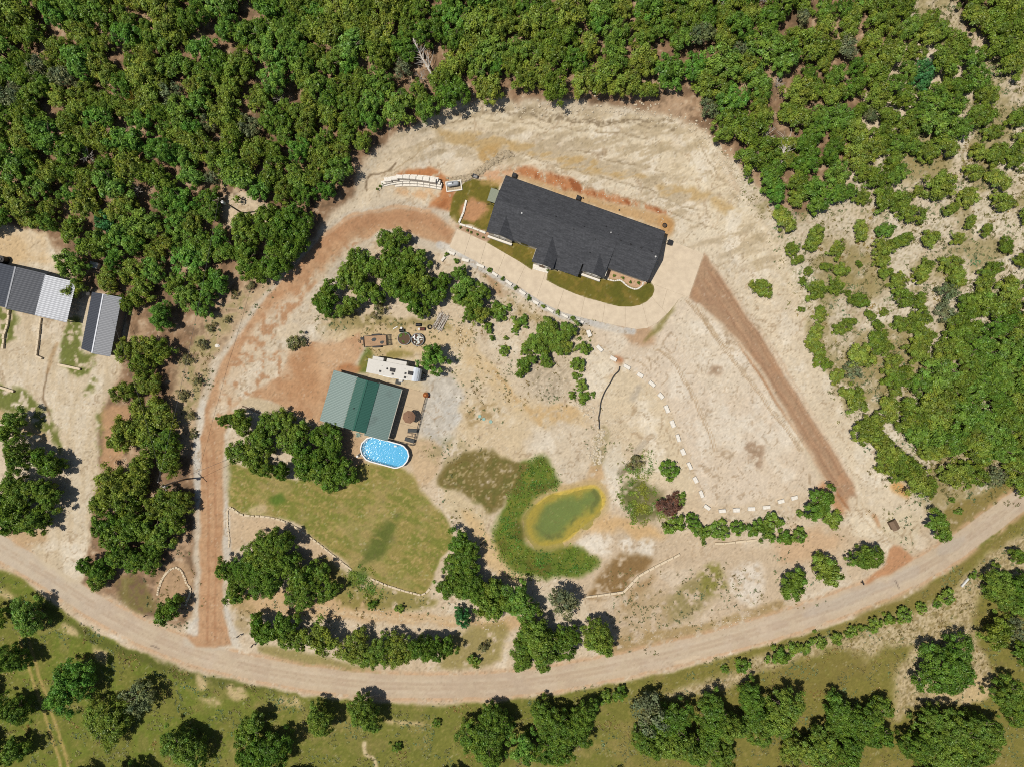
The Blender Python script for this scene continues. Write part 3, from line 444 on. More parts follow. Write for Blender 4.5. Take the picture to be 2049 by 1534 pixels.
def metal_roof(name, col, rough, metal=.0, var=.08, stain=.25, spec=.5):
    m, t, n, l, b = nt(name); base = alb(col)
    tc = n.new('ShaderNodeTexCoord'); no = n.new('ShaderNodeTexNoise'); no.inputs['Scale'].default_value = .35; no.inputs['Detail'].default_value = 5
    n2 = n.new('ShaderNodeTexNoise'); n2.inputs['Scale'].default_value = 4; n2.inputs['Detail'].default_value = 4
    l.new(tc.outputs['Object'], no.inputs['Vector']); l.new(tc.outputs['Object'], n2.inputs['Vector'])
    r = n.new('ShaderNodeValToRGB'); e = r.color_ramp.elements; e[0].position = .28; e[1].position = .42
    e[0].color = [v * (1 - stain) for v in base] + [1]; e[1].color = base + [1]; l.new(no.outputs['Fac'], r.inputs['Fac'])
    mr = n.new('ShaderNodeMapRange'); mr.inputs['To Min'].default_value = 1 - var; mr.inputs['To Max'].default_value = 1 + var; l.new(n2.outputs['Fac'], mr.inputs['Value'])
    s = n.new('ShaderNodeVectorMath'); s.operation = 'SCALE'; l.new(r.outputs['Color'], s.inputs[0]); l.new(mr.outputs['Result'], s.inputs['Scale']); l.new(s.outputs['Vector'], b.inputs['Base Color'])
    b.inputs['Roughness'].default_value = rough; b.inputs['Metallic'].default_value = metal; b.inputs['Specular IOR Level'].default_value = spec
    return m
M['green_dark'] = metal_roof('green_sheet', (46, 104, 88), .45, 0, .08, .12)
M['green_pale'] = metal_roof('faded_green_sheet', (104, 132, 124), .5, 0, .1, .35)
M['slate_sheet'] = metal_roof('slate_sheet', (58, 64, 76), .6, 0, .08, .12)
M['bare_glare_sheet'] = metal_roof('bare_glare_sheet', (226, 228, 232), .6, .0, .1, .12)  # bare metal with the sun's reflection put into its near-white colour
M['pale_sheet'] = metal_roof('pale_sheet', (152, 154, 158), .6, .0, .08, .15)  # shed's right slope: its brightness from sun reflection is put into the colour
def shingles():
    m, t, n, l, b = nt('shingles'); tc = n.new('ShaderNodeTexCoord')
    br = n.new('ShaderNodeTexBrick'); br.inputs['Scale'].default_value = 1.0; br.inputs['Brick Width'].default_value = .9; br.inputs['Row Height'].default_value = .15; br.inputs['Mortar Size'].default_value = .008; br.inputs['Bias'].default_value = 0
    br.inputs['Color1'].default_value = (.033, .034, .037, 1); br.inputs['Color2'].default_value = (.050, .051, .055, 1); br.inputs['Mortar'].default_value = (.018, .018, .02, 1)
    l.new(tc.outputs['Object'], br.inputs['Vector'])
    no = n.new('ShaderNodeTexNoise'); no.inputs['Scale'].default_value = 2.2; no.inputs['Detail'].default_value = 9; no.inputs['Roughness'].default_value = .7; l.new(tc.outputs['Object'], no.inputs['Vector'])
    mr = n.new('ShaderNodeMapRange'); mr.inputs['From Min'].default_value = .3; mr.inputs['From Max'].default_value = .7; mr.inputs['To Min'].default_value = .72; mr.inputs['To Max'].default_value = 1.3; l.new(no.outputs['Fac'], mr.inputs['Value'])
    s = n.new('ShaderNodeVectorMath'); s.operation = 'SCALE'; l.new(br.outputs['Color'], s.inputs[0]); l.new(mr.outputs['Result'], s.inputs['Scale']); l.new(s.outputs['Vector'], b.inputs['Base Color'])
    b.inputs['Roughness'].default_value = .85; b.inputs['Specular IOR Level'].default_value = .25
    bp = n.new('ShaderNodeBump'); bp.inputs['Strength'].default_value = .4; bp.inputs['Distance'].default_value = .01; l.new(br.outputs['Fac'], bp.inputs['Height']); l.new(bp.outputs['Normal'], b.inputs['Normal']); return m
M['shingle'] = shingles()
def water(name, tint, body, opac, ripple, scale, rough=.06):
    m, t, n, l, b = nt(name); n.remove(b)
    tr = n.new('ShaderNodeBsdfTransparent'); tr.inputs['Color'].default_value = list(tint) + [1]
    d = n.new('ShaderNodeBsdfDiffuse'); d.inputs['Color'].default_value = list(body) + [1]
    g = n.new('ShaderNodeBsdfGlossy'); g.inputs['Roughness'].default_value = rough
    tc = n.new('ShaderNodeTexCoord'); no = n.new('ShaderNodeTexNoise'); no.inputs['Scale'].default_value = scale; no.inputs['Detail'].default_value = 3; l.new(tc.outputs['Object'], no.inputs['Vector'])
    bp = n.new('ShaderNodeBump'); bp.inputs['Strength'].default_value = ripple; bp.inputs['Distance'].default_value = .08; l.new(no.outputs['Fac'], bp.inputs['Height'])
    l.new(bp.outputs['Normal'], g.inputs['Normal']); l.new(bp.outputs['Normal'], d.inputs['Normal'])
    fr = n.new('ShaderNodeFresnel'); fr.inputs['IOR'].default_value = 1.33; l.new(bp.outputs['Normal'], fr.inputs['Normal'])
    a = n.new('ShaderNodeMixShader'); a.inputs[0].default_value = opac; l.new(tr.outputs[0], a.inputs[1]); l.new(d.outputs[0], a.inputs[2])
    a2 = n.new('ShaderNodeMixShader'); l.new(fr.outputs[0], a2.inputs[0]); l.new(a.outputs[0], a2.inputs[1]); l.new(g.outputs[0], a2.inputs[2])
    l.new(a2.outputs[0], n['Material Output'].inputs['Surface']); return m
M['pondwater'] = water('pond_water', (.93, .95, .72), (.25, .235, .08), .26, .15, 1.5)
M['poolwater'] = water('pool_water', (.86, .97, 1.0), (.09, .38, .57), .35, .3, 3.5, .12)

# ------------------------------------------------------------------ object helpers
def tag(o, label=None, cat=None, group=None, kind=None):
    if label: o['label'] = label
    if cat: o['category'] = cat
    if group: o['group'] = group
    if kind: o['kind'] = kind
    return o
def link(name, me, parent=None):
    o = bpy.data.objects.new(name, me); COL.objects.link(o)
    if parent: o.parent = parent
    return o
def thing(name, label, cat, loc, rz=0.0, group=None):
    o = link(name, None); o.empty_display_size = .3; o.location = loc; o.rotation_euler = (0, 0, rz)
    return tag(o, label, cat, group)
class MB:
    def __init__(s): s.v = []; s.f = []
    def add(s, vs, fs):
        b = len(s.v); s.v += [tuple(p) for p in vs]; s.f += [tuple(b + i for i in f) for f in fs]; return s
    def box(s, c, d, rz=0.0, taper=1.0):
        x, y, z = d[0] / 2, d[1] / 2, d[2] / 2; ca, sa = math.cos(rz), math.sin(rz); P = []
        for sz in (-1, 1):
            k = taper if sz > 0 else 1
            for a, b_ in ((-x, -y), (x, -y), (x, y), (-x, y)):
                a *= k; b_ *= k; P.append((c[0] + a * ca - b_ * sa, c[1] + a * sa + b_ * ca, c[2] + sz * z))
        return s.add(P, [(3, 2, 1, 0), (4, 5, 6, 7), (0, 1, 5, 4), (1, 2, 6, 5), (2, 3, 7, 6), (3, 0, 4, 7)])
    def prism(s, pts, z0, z1):
        n = len(pts); P = [(p[0], p[1], z0) for p in pts] + [(p[0], p[1], z1) for p in pts]
        ar = sum(pts[i][0] * pts[(i + 1) % n][1] - pts[(i + 1) % n][0] * pts[i][1] for i in range(n))
        up_ = tuple(range(n, 2 * n)); dn = tuple(range(n - 1, -1, -1)); sd_ = [(i, (i + 1) % n, n + (i + 1) % n, n + i) for i in range(n)]
        if ar < 0: up_ = up_[::-1]; dn = dn[::-1]; sd_ = [q[::-1] for q in sd_]
        return s.add(P, [up_, dn] + sd_)
    def tube(s, pts, r, n=6, r1=None, cap=True):
        pts = [Vector(p) for p in pts]; m = len(pts); P = []
        for i, p in enumerate(pts):
            t = (pts[min(i + 1, m - 1)] - pts[max(i - 1, 0)]).normalized()
            a = t.cross(Vector((0, 0, 1))); a = a.normalized() if a.length > 1e-3 else Vector((1, 0, 0)); b_ = t.cross(a)
            rr = r if r1 is None else r + (r1 - r) * i / max(m - 1, 1)
            for k in range(n):
                th = 2 * math.pi * k / n; P.append(p + a * rr * math.cos(th) + b_ * rr * math.sin(th))
        F = [(i * n + k, i * n + (k + 1) % n, (i + 1) * n + (k + 1) % n, (i + 1) * n + k) for i in range(m - 1) for k in range(n)]
        if cap: F += [tuple(range(n - 1, -1, -1)), tuple((m - 1) * n + k for k in range(n))]
        return s.add(P, F)
    def cyl(s, c, r, z0, z1, n=14, r1=None):
        r1 = r if r1 is None else r1
        P = [(c[0] + r * math.cos(2 * math.pi * k / n), c[1] + r * math.sin(2 * math.pi * k / n), z0) for k in range(n)] + [(c[0] + r1 * math.cos(2 * math.pi * k / n), c[1] + r1 * math.sin(2 * math.pi * k / n), z1) for k in range(n)]
        return s.add(P, [tuple(range(n - 1, -1, -1)), tuple(range(n, 2 * n))] + [(k, (k + 1) % n, n + (k + 1) % n, n + k) for k in range(n)])
    def lathe(s, c, prof, n=20):
        P = [(c[0] + r * math.cos(2 * math.pi * k / n), c[1] + r * math.sin(2 * math.pi * k / n), c[2] + z) for r, z in prof for k in range(n)]
        F = [(i * n + k, i * n + (k + 1) % n, (i + 1) * n + (k + 1) % n, (i + 1) * n + k) for i in range(len(prof) - 1) for k in range(n)]
        return s.add(P, F)
    def mesh(s, name, m, smooth=False):
        me = bpy.data.meshes.new(name); me.from_pydata(s.v, [], s.f); me.update()
        if m: me.materials.append(M[m] if isinstance(m, str) else m)
        if smooth: me.polygons.foreach_set('use_smooth', [True] * len(me.polygons))
        return me
    def part(s, name, m, parent=None, smooth=False): return link(name, s.mesh(name, m, smooth), parent)
def rock_mesh(seed, name='stone', m='rock', sq=.7):
    r = random.Random(seed); b = MB(); n = 7; rings = [(-.35, .75), (.0, 1.0), (.3, .85), (.5, .45)]; P = []
    for z, k in rings:
        for i in range(n):
            a = 2 * math.pi * i / n; q = k * r.uniform(.75, 1.15); P.append((q * math.cos(a), q * math.sin(a) * .8, z * sq * r.uniform(.8, 1.2)))
    F = [(i * n + k, i * n + (k + 1) % n, (i + 1) * n + (k + 1) % n, (i + 1) * n + k) for i in range(3) for k in range(n)] + [tuple(3 * n + k for k in range(n))]
    return b.add(P, F).mesh(name, m)
def block_mesh(seed, lx, ly, lz, name='stone_block', m='limestone', jit=.04):
    """roughly sawn limestone block with knocked edges"""
    r = random.Random(seed); j = lambda: r.uniform(-jit, jit); b = MB(); P = []
    for z, k in ((0, 1.0), (lz * .86, 1.0), (lz, .93)):
        for a, c in ((-1, -1), (0.05, -1), (1, -1), (1, 1), (-.05, 1), (-1, 1)):
            P.append((a * lx / 2 * k + j(), c * ly / 2 * (k if k == 1 else .9) + j() * .7, z + (j() * .5 if z else 0)))
    F = [(i * 6 + k, i * 6 + (k + 1) % 6, (i + 1) * 6 + (k + 1) % 6, (i + 1) * 6 + k) for i in range(2) for k in range(6)] + [(12, 13, 14, 15, 16, 17)]
    return b.add(P, F).mesh(name, m)
ORD = 'first second third fourth fifth sixth seventh eighth ninth tenth eleventh twelfth thirteenth fourteenth fifteenth sixteenth seventeenth eighteenth nineteenth twentieth'.split()

# ------------------------------------------------------------------ ground sheets: one surface, cut where its kind changes
ny, nx = Z.shape
zone = np.zeros((ny - 1, nx - 1), np.int8)
fx = (PX[:-1, :-1] + PX[1:, 1:]) / 2; fy = (PY[:-1, :-1] + PY[1:, 1:]) / 2
wxf = WX[:-1, :-1] * 10; wyf = WY[:-1, :-1] * 10
def inz(poly, k, sm=True, w=1.0): zone[poly_sd(smooth_pts(poly, 3, True) if sm else poly, fx + wxf * w, fy + wyf * w, 30) > 0] = k
inz(FLOOR_N, 1); inz(MEAD, 2); inz(LAWN, 3); inz(YARD, 4); inz(WD, 5, False); inz(ED, 6, False)
zone[dr[:-1, :-1] < 23.5] = 7
for p in (HL1, HL2, HL3): inz(p, 8, False, .2)
names = ['ground', 'woodland_floor', 'meadow', 'lawn', 'caliche_yard', 'gravel_driveway', 'gravel_driveway', 'road', 'lawn']
zmats = ['soil', 'soil', 'turf', 'turf', 'soil', 'roadbed', 'roadbed', 'roadbed', 'turf']
zlab = ['pale caliche ground graded around the houses', 'brown leaf littered floor under the woods', 'rough meadow south of the curving road', 'mown lawn below the blue pool', 'pale bare yard and drive by the grey roofed barn', 'red brown gravel drive curving up on the left', 'straight red brown gravel drive on the right', 'pale tan road sweeping along the bottom', 'small clipped lawns around the dark roofed house']
idx = np.arange(ny * nx).reshape(ny, nx)
co = np.stack([GX, GY, Z], -1).reshape(-1, 3).astype(np.float32); cl = LINC.reshape(-1, 3)
def grid_object(k):
    j, i = np.nonzero(zone == k)
    q = np.stack([idx[j, i], idx[j, i + 1], idx[j + 1, i + 1], idx[j + 1, i]], 1)
    u, inv = np.unique(q, return_inverse=True); inv = inv.reshape(-1).astype(np.int32)
    me = bpy.data.meshes.new(names[k]); me.vertices.add(len(u)); me.vertices.foreach_set('co', co[u].ravel())
    me.loops.add(len(inv)); me.loops.foreach_set('vertex_index', inv)
    me.polygons.add(len(q)); me.polygons.foreach_set('loop_start', np.arange(0, len(inv), 4, dtype=np.int32)); me.polygons.foreach_set('loop_total', np.full(len(q), 4, np.int32))
    me.polygons.foreach_set('use_smooth', np.ones(len(q), bool))
    at = me.attributes.new('soil', 'FLOAT_COLOR', 'POINT'); at.data.foreach_set('color', np.concatenate([cl[u], np.ones((len(u), 1), np.float32)], 1).ravel())
    me.update(); me.materials.append(M[zmats[k]]); o = link(names[k], me); tag(o, zlab[k], kind='structure'); return o
for k in range(9): grid_object(k)
# land beyond the picture, joined to the rim of the surveyed sheet and running to the horizon
rim = list(idx[0, :]) + list(idx[1:, -1]) + list(idx[-1, -2::-1]) + list(idx[-2:0:-1, 0])
rim = rim[::4]; nr = len(rim); V = []; CC = []
for s in (1.0, 1.35, 3.0, 20.0):
    for r_ in rim:
        p = co[r_]; V.append((p[0] * s, p[1] * s, p[2] if s < 2 else p[2] * .5 + (4 if p[1] > 0 else -3) * (s > 2))); CC.append(list(cl[r_] if s == 1.0 else np.array([.16, .14, .08])) + [1.0])
F = [(a * nr + k, (a + 1) * nr + k, (a + 1) * nr + (k + 1) % nr, a * nr + (k + 1) % nr) for a in range(3) for k in range(nr)]
me = bpy.data.meshes.new('terrain'); me.from_pydata(V, [], F); at = me.attributes.new('soil', 'FLOAT_COLOR', 'POINT'); at.data.foreach_set('color', np.array(CC, np.float32).ravel()); me.materials.append(M['soil']); me.update()
tag(link('terrain', me), 'scrub land beyond the surveyed plot', kind='structure')
# pond
pw = [up(a, b, POND_Z) for a, b in smooth_pts([(1024.5 + (p[0] - 1132) * 1.12 + 107.5, 1034 + (p[1] - 1034) * 1.12) for p in POND], 1, True)]
me = bpy.data.meshes.new('pond_water'); me.from_pydata([(a, b, POND_Z) for a, b in pw], [], [tuple(range(len(pw)))[::-1]]); me.update(); me.materials.append(M['pondwater'])
tag(link('pond_water', me), 'murky green and yellow pond water', kind='structure')
# ------------------------------------------------------------------ house
def frame_obj(name, label, cat, px, py, zref, ang, zbase):
    x, y = up(px, py, zref); return thing(name, label, cat, (x, y, zbase), ang)
PH = (HCAM - 3.0) / HCAM / PPM          # metres per photo pixel at eave level
HA = -math.atan2(112, 319)              # house long axis in the world
house = frame_obj('house', 'long house with charcoal shingle roof and white stone front gables', 'house', 1012, 352, 3.0, HA, 0.0)
s = PH
def hp(u, v, z): return (u * s, -v * s, z)      # u along the back eave, v towards the drive
EZ = 3.1; SL = .45
RV = 57; RZ = EZ + RV * s * SL
def main_z(v): return RZ - abs(v - RV) * s * SL
def slab_roof(quads, th=.12):
    b = MB()
    for q in quads:
        n = len(q); P = [Vector(p) for p in q]; P2 = [p - Vector((0, 0, th)) for p in P]
        F = [tuple(range(n)), tuple(range(2 * n - 1, n - 1, -1))] + [(i, n + i, n + (i + 1) % n, (i + 1) % n) for i in range(n)]
        nrm = (P[1] - P[0]).cross(P[2] - P[0])
        if nrm.z < 0: F = [f[::-1] for f in F]
        b.add(P + P2, F)
    return b
# gables: (u0, ridge u, u1, v end, v where its ridge meets the main slope)
G = [(0, 28.5, 58, 119), (106, 129, 151, 145), (206, 228.5, 252, 129)]
roof = slab_roof([[hp(0, 0, EZ), hp(252, 0, EZ), hp(252, RV, RZ), hp(0, RV, RZ)]]).part('roof', 'shingle', house)
slab_roof([[hp(252, 0, EZ), hp(338, 0, EZ), hp(338, RV, RZ), hp(252, RV, RZ)]]).part('roof_slope', 'shingle', roof)
gsl = .56
slab_roof([[hp(252, RV, RZ - .01), hp(338, RV, RZ - .01), hp(338, 106, RZ - (106 - RV) * s * gsl), hp(252, 106, RZ - (106 - RV) * s * gsl)]]).part('roof_slope', 'shingle', roof)
slab_roof([[hp(0, RV, RZ), hp(252, RV, RZ), hp(252, 116, main_z(116)), hp(0, 116, main_z(116))], [hp(151, 116, main_z(116)), hp(203, 116, main_z(116)), hp(203, 141, main_z(141)), hp(151, 141, main_z(141))]]).part('roof_slope', 'shingle', roof)
for (u0, ur, u1, ve) in G:
    ez = main_z(117) - .05; rise = (u1 - u0) / 2 * s * .62; rz = ez + rise
    vm = RV + (RZ - rz) / (s * SL)                # ridge meets main slope here
    dz = .03
    slab_roof([[hp(u0, 117 if ve > 117 else ve - 1, ez + dz), hp(ur, vm, rz + dz), hp(ur, ve, rz + dz), hp(u0, ve, ez + dz)]]).part('gable_slope', 'shingle', roof)
    slab_roof([[hp(u1, 117 if ve > 117 else ve - 1, ez + dz), hp(u1, ve, ez + dz), hp(ur, ve, rz + dz), hp(ur, vm, rz + dz)]]).part('gable_slope', 'shingle', roof)
    # stone gable front
    b = MB(); y0 = ve - 2.2; x0 = u0 + 4; x1 = u1 - 4
    P = [hp(x0, y0, 0), hp(x1, y0, 0), hp(x1, y0, ez - .15), hp(ur, y0, rz - .2), hp(x0, y0, ez - .15)]; Q = [(p[0], p[1] + .2, p[2]) for p in P]
    b.add(P + Q, [(0, 1, 2, 3, 4), (9, 8, 7, 6, 5)] + [(i, i + 5, (i + 1) % 5 + 5, (i + 1) % 5) for i in range(5)])
    w = b.part('gable_wall', 'wallwhite', house)
    if ve < 140: MB().box(((u0 + u1) / 2 * s, -(ve + 1.5) * s, .3), ((u1 - u0 - 6) * s, .38, .6)).part('stone_ledge', 'limestone', house)
    for du in (-.55, .55):
        if u1 - u0 > 40:
            cx = ur * s + du * 1.1; yy = -y0 * s - .02
            f = MB().box((cx, yy, 1.5), (.95, .06, 1.5)).part('window', 'white', house); MB().box((cx, yy - .035, 1.5), (.8, .03, 1.34)).part('pane', 'glass', f)
def wall(u0, v0, u1, v1, h, name='wall', m='wallwhite'):
    a = Vector(hp(u0, v0, 0)); b_ = Vector(hp(u1, v1, 0)); d = b_ - a; c = (a + b_) / 2
    return MB().box((c.x, c.y, h / 2 - .1), (d.length, .22, h + .2), math.atan2(d.y, d.x)).part(name, m, house)
wall(5, 5, 333, 5, 2.75); wall(5, 5.2, 5, 112, 2.75); wall(333, 5.2, 333, 101, 2.75); wall(254, 101, 333, 101, 2.2); wall(58, 112, 106, 112, 2.55); wall(153, 122, 203, 122, 2.1); wall(254, 101.2, 254, 122, 2.4); wall(106.5, 112.3, 106.5, 138, 2.3)
for uu in (5, 333):     # gable ends
    b = MB(); P = [hp(uu, 5, 2.6), hp(uu, RV, RZ - .2), hp(uu, 108, 2.5)]; b.add(P + [(p[0] + .15, p[1], p[2]) for p in P], [(0, 1, 2), (5, 4, 3), (0, 3, 4, 1), (1, 4, 5, 2), (2, 5, 3, 0)]); b.part('gable_end', 'wallwhite', house)
for uc, vv in ((80, 113.5), (172, 123.5)):
    f = MB().box((uc * s, -vv * s - .03, 1.5), (1.5, .06, 1.3)).part('window', 'white', house); MB().box((uc * s, -vv * s - .07, 1.5), (1.34, .03, 1.14)).part('pane', 'glass', f)
d_ = MB().box((128 * s, -143.6 * s - .03, 1.05), (1.0, .06, 2.1)).part('front_door', 'brown', house); MB().box((128 * s + .38, -143.6 * s - .09, 1.0), (.05, .06, .12)).part('handle', 'grey', d_)
for k in range(2): 
    g_ = MB().box((333 * s + .14, -(28 + 46 * k) * s, 1.1), (.06, 2.7, 2.2)).part('garage_door', 'white', house)
    for q in range(3): MB().box((333 * s + .18, -(28 + 46 * k) * s, .55 + q * .55), (.02, 2.66, .02)).part('groove', 'grey', g_)
for uc in (156, 176, 199): MB().box((uc * s, -137 * s, 1.0), (.18, .18, 2.1)).part('porch_post', 'white', house)
def onroof(u, v): return main_z(v)
for u, v, r, h, m in ((57, 66, .17, .45, 'white'), (235, 43, .13, .35, 'white'), (333, 60, .17, .4, 'white')):
    b = MB().cyl((u * s, -v * s), r * .7, onroof(u, v) - .05, onroof(u, v) + h * .6, 12); b.cyl((u * s, -v * s), r, onroof(u, v) + h * .6, onroof(u, v) + h, 12, r * .4); b.part('vent_cap', m, roof)
for u, v in ((122, 50), (163, 62), (181, 50), (222, 33), (209, 92), (250, 42), (78, 28), (210, 66)):
    MB().cyl((u * s, -v * s), .09, onroof(u, v) - .05, onroof(u, v) + .25, 10).part('pipe_vent', 'black' , roof)
for k in range(4): MB().box(((258 + k * 21.5) * s, -(52.5) * s, onroof(0, 52) + .1), (.32, .26, .18), 0, .8).part('box_vent', 'black', roof)
for a, b_ in (((0, 0), (338, 0)),): MB().box((169 * s, .05, EZ - .1), (338 * s, .1, .13)).part('gutter', 'dark', roof)
# things round the house
def on(px, py, dz=0.0): w = W(px, py, dz); return w
def ac(px, py, label, ang):
    w = on(px, py, .4); t = thing('air_conditioner', label, 'air conditioner', w, ang)
    MB().box((0, 0, .04), (1.0, 1.0, .12)).part('pad', 'slab', t); MB().box((0, 0, .5), (.75, .75, .8)).part('casing', 'dark', t); MB().cyl((0, 0), .3, .9, .93, 16).part('fan_grille', 'black', t)
ac(1029, 352, 'dark air conditioner against the back eave of the charcoal roofed house', HA); ac(1157, 397, 'small unit at the middle of the charcoal house back wall', HA)
w = on(1329, 452); t = thing('round_planter', 'round black pot behind the garage corner of the charcoal house', 'planter', w)
MB().lathe((0, 0, 0), [(.32, 0), (.42, .4), (.42, .45), (.34, .45), (.3, .2), (.0, .2)], 18).part('rim', 'black', t, True); MB().cyl((0, 0), .31, .2, .3, 14).part('soil', 'dirt', t)
for i, (a, b_) in enumerate(((1239, 421), (1167, 397))):
    w = on(a, b_); tag(MB().cyl((0, 0), .14, 0, .3, 12, .1).part('drain_cover', 'black'), ['black drain cover in tan soil behind the house, nearer the garage', 'black drain cover in tan soil behind the house, nearer the middle'][i], 'drain').location = w
w = on(1340, 486, .5); t = thing('wheeled_bin', 'dark wheeled bin beside the garage end of the charcoal house', 'bin', w, HA)
MB().box((0, 0, .5), (.7, .75, .9), 0, 1.1).part('tub', 'dark', t); MB().box((0, 0, 1.0), (.8, .85, .08)).part('lid', 'black', t)
for q in (-1, 1): MB().tube([(-.38, q * .3 - .04, .12), (-.38, q * .3 + .04, .12)], .12, 10).part('wheel', 'rubber', t)
# canopy swing by the left gable end
w = on(987, 394, 1.0); t = thing('garden_swing', 'canopied garden swing with grey green top beside the left end of the house', 'swing seat', w, math.radians(-18))
MB().add([(-.75, -1.2, 1.85), (.75, -1.2, 1.75), (.75, 1.2, 1.75), (-.75, 1.2, 1.85), (-.75, -1.2, 1.9), (.75, -1.2, 1.8), (.75, 1.2, 1.8), (-.75, 1.2, 1.9)], [(3, 2, 1, 0), (4, 5, 6, 7), (0, 1, 5, 4), (1, 2, 6, 5), (2, 3, 7, 6), (3, 0, 4, 7)]).part('canopy', mat('canopy_cloth', (150, 156, 136), .8, 0, .1, 5), t)
for q in (-1.45, 1.45):
    MB().tube([(-.9, q, 0), (0, q, 1.75), (.9, q, 0)], .04, 6).part('side_frame', 'dark', t)
MB().tube([(0, -1.45, 1.75), (0, 1.45, 1.75)], .04, 6).part('top_rail', 'dark', t); MB().box((0, 0, .5), (.6, 2.0, .1)).part('seat', 'mesh', t); MB().box((-.3, 0, .8), (.08, 2.0, .5)).part('backrest', 'mesh', t)

# ------------------------------------------------------------------ concrete drive in sawn panels
DRIVE = [(914.7, 458.8), (941, 470), (974.4, 485.8), (1014, 509), (1041, 524.7), (1064.8, 541.3), (1067, 529), (1097, 537), (1093, 561), (1118.7, 574.5), (1148, 587), (1174.7, 597), (1200, 603), (1215, 608), (1238.6, 613.5), (1262, 614), (1280.6, 610.8), (1295, 603.5), (1306, 591.6), (1310, 580), (1308, 571.5), (1300, 560), (1322, 490), (1341, 482), (1408, 507.7), (1378, 595), (1366, 594), (1357, 600), (1350, 610), (1337, 626), (1315, 646), (1295, 656.4), (1275, 658.8), (1251, 654.6), (1200, 644), (1158, 634), (1125, 624), (1092, 609), (1059, 587.7), (1036, 571), (1002.6, 553), (966, 529.7), (933, 513), (899.6, 494.6)]
def clip(poly, a, b, off):
    """keep the part left of a->b (photo axes), moved by off pixels"""
    nx_, ny_ = (b[1] - a[1]), -(b[0] - a[0]); L = math.hypot(nx_, ny_); nx_ /= L; ny_ /= L
    d = lambda p: (p[0] - a[0]) * nx_ + (p[1] - a[1]) * ny_ - off
    out = []
    for i in range(len(poly)):
        p, q = poly[i], poly[(i + 1) % len(poly)]; dp, dq = d(p), d(q)
        if dp >= 0: out.append(p)
        if dp * dq < 0: k = dp / (dp - dq); out.append((p[0] + (q[0] - p[0]) * k, p[1] + (q[1] - p[1]) * k))
    return out
CUTS = [((945, 460), (926, 520)), ((975, 478), (958, 535)), ((1014, 500), (992, 556)), ((1053, 528), (1030, 578)), ((1092, 545), (1071, 605)), ((1132, 570), (1112, 628)), ((1172, 585), (1160, 645)), ((1212, 598), (1204, 655)), ((1251, 600), (1251, 665)), ((1283, 600), (1300, 665)), ((1300, 590), (1345, 640))]
drive = link('concrete_driveway', None); tag(drive, 'pale concrete driveway curving in front of the house', kind='structure')
rem = DRIVE; pans = []
for a, b_ in CUTS:
    pans.append(clip(rem, b_, a, .24)); rem = clip(rem, a, b_, .24)
a, b_ = (1318, 573), (1361, 589); pans.append(clip(rem, a, b_, .24)); rem2 = clip(rem, b_, a, .24)
a, b_ = (1340, 532), (1394, 551.5); q1 = clip(rem2, a, b_, .24); rem3 = clip(rem2, b_, a, .24); pans.append(q1)
a, b_ = (1359, 493), (1346, 540); pans += [clip(rem3, a, b_, .24), clip(rem3, b_, a, .24)]
area = lambda P: abs(sum(P[i][0] * P[(i + 1) % len(P)][1] - P[(i + 1) % len(P)][0] * P[i][1] for i in range(len(P)))) / 2 if len(P) > 2 else 0
for P in pans:
    if area(P) < 20: continue
    MB().prism([up(p[0], p[1], .06) for p in P], -.08, .06).part('slab_panel', 'concrete', drive)
for k in range(3):      # entry steps
    a = [(1067, 529 + k * 3), (1097, 537 + k * 3), (1096, 541 + k * 3), (1066, 533 + k * 3)]
    MB().prism([up(p[0], p[1], .06) for p in a], .061, .34 - k * .09).part('step', 'limestone', drive)

# ------------------------------------------------------------------ limestone blocks
def blk(px, py, ang_px, lx, ly, lz, label, group, seed, m='limestone'):
    w = W(px, py, lz); o = link('stone_block', block_mesh(seed, lx, ly, lz, 'stone_block', m)); o.location = (w.x, w.y, w.z - .05); o.rotation_euler = (0, 0, -math.radians(ang_px) + random.Random(seed).uniform(-.07, .07)); o.scale = (random.Random(seed + 5).uniform(.88, 1.08), random.Random(seed + 6).uniform(.85, 1.1), random.Random(seed + 7).uniform(.8, 1.1))
    return tag(o, label, 'stone block', group)
row = [(903, 506, 24, 14), (931, 520.5, 12, 14), (961, 532, 25, 17), (990, 548.5, 33, 14), (1018, 566, 36, 15), (1045.5, 585, 37, 15), (1072, 605, 30, 13), (1101, 620, 31, 16), (1130.5, 632, 25, 15), (1161, 643, 23, 16)]
for i, (a, b_, an, L) in enumerate(row): blk(a, b_, an, L / 11, .52, .45, 'cream limestone block, %s from the left in the row edging the concrete drive' % ORD[i], 'blocks edging the concrete drive', i)
blk(886.5, 518, -50, 1.0, .45, .45, 'lone cream block set at a slant below the left end of the concrete drive', 'blocks edging the concrete drive', 30)
arc = [(1179, 667, 68), (1200, 697, 45), (1228, 717.5, 27), (1255, 734, 27), (1281.5, 750.5, 30), (1305, 768, 38), (1323, 792, 50), (1335, 818, 65), (1347, 848, 68), (1357.5, 876, 70), (1367.5, 904, 66), (1380.5, 932, 62), (1392.5, 960, 66), (1404.5, 988.5, 70), (1415.5, 1015, 38)]
for i, (a, b_, an) in enumerate(arc): blk(a, b_, an, 1.3, .7, .55, 'white limestone block, %s down from the drive in the arc edging the sand pad' % ORD[i], 'blocks in the arc round the sand pad', 40 + i)
for i, (a, b_, an) in enumerate([(1446, 1022, -2), (1474.5, 1020.5, -3), (1505, 1018, -4), (1535, 1015, -6), (1564, 1003, -12), (1591, 996, -17)]): blk(a, b_, an, 1.25, .7, .55, 'white limestone block, %s from the left along the bottom of the sand pad' % ORD[i], 'blocks along the bottom of the sand pad', 70 + i)
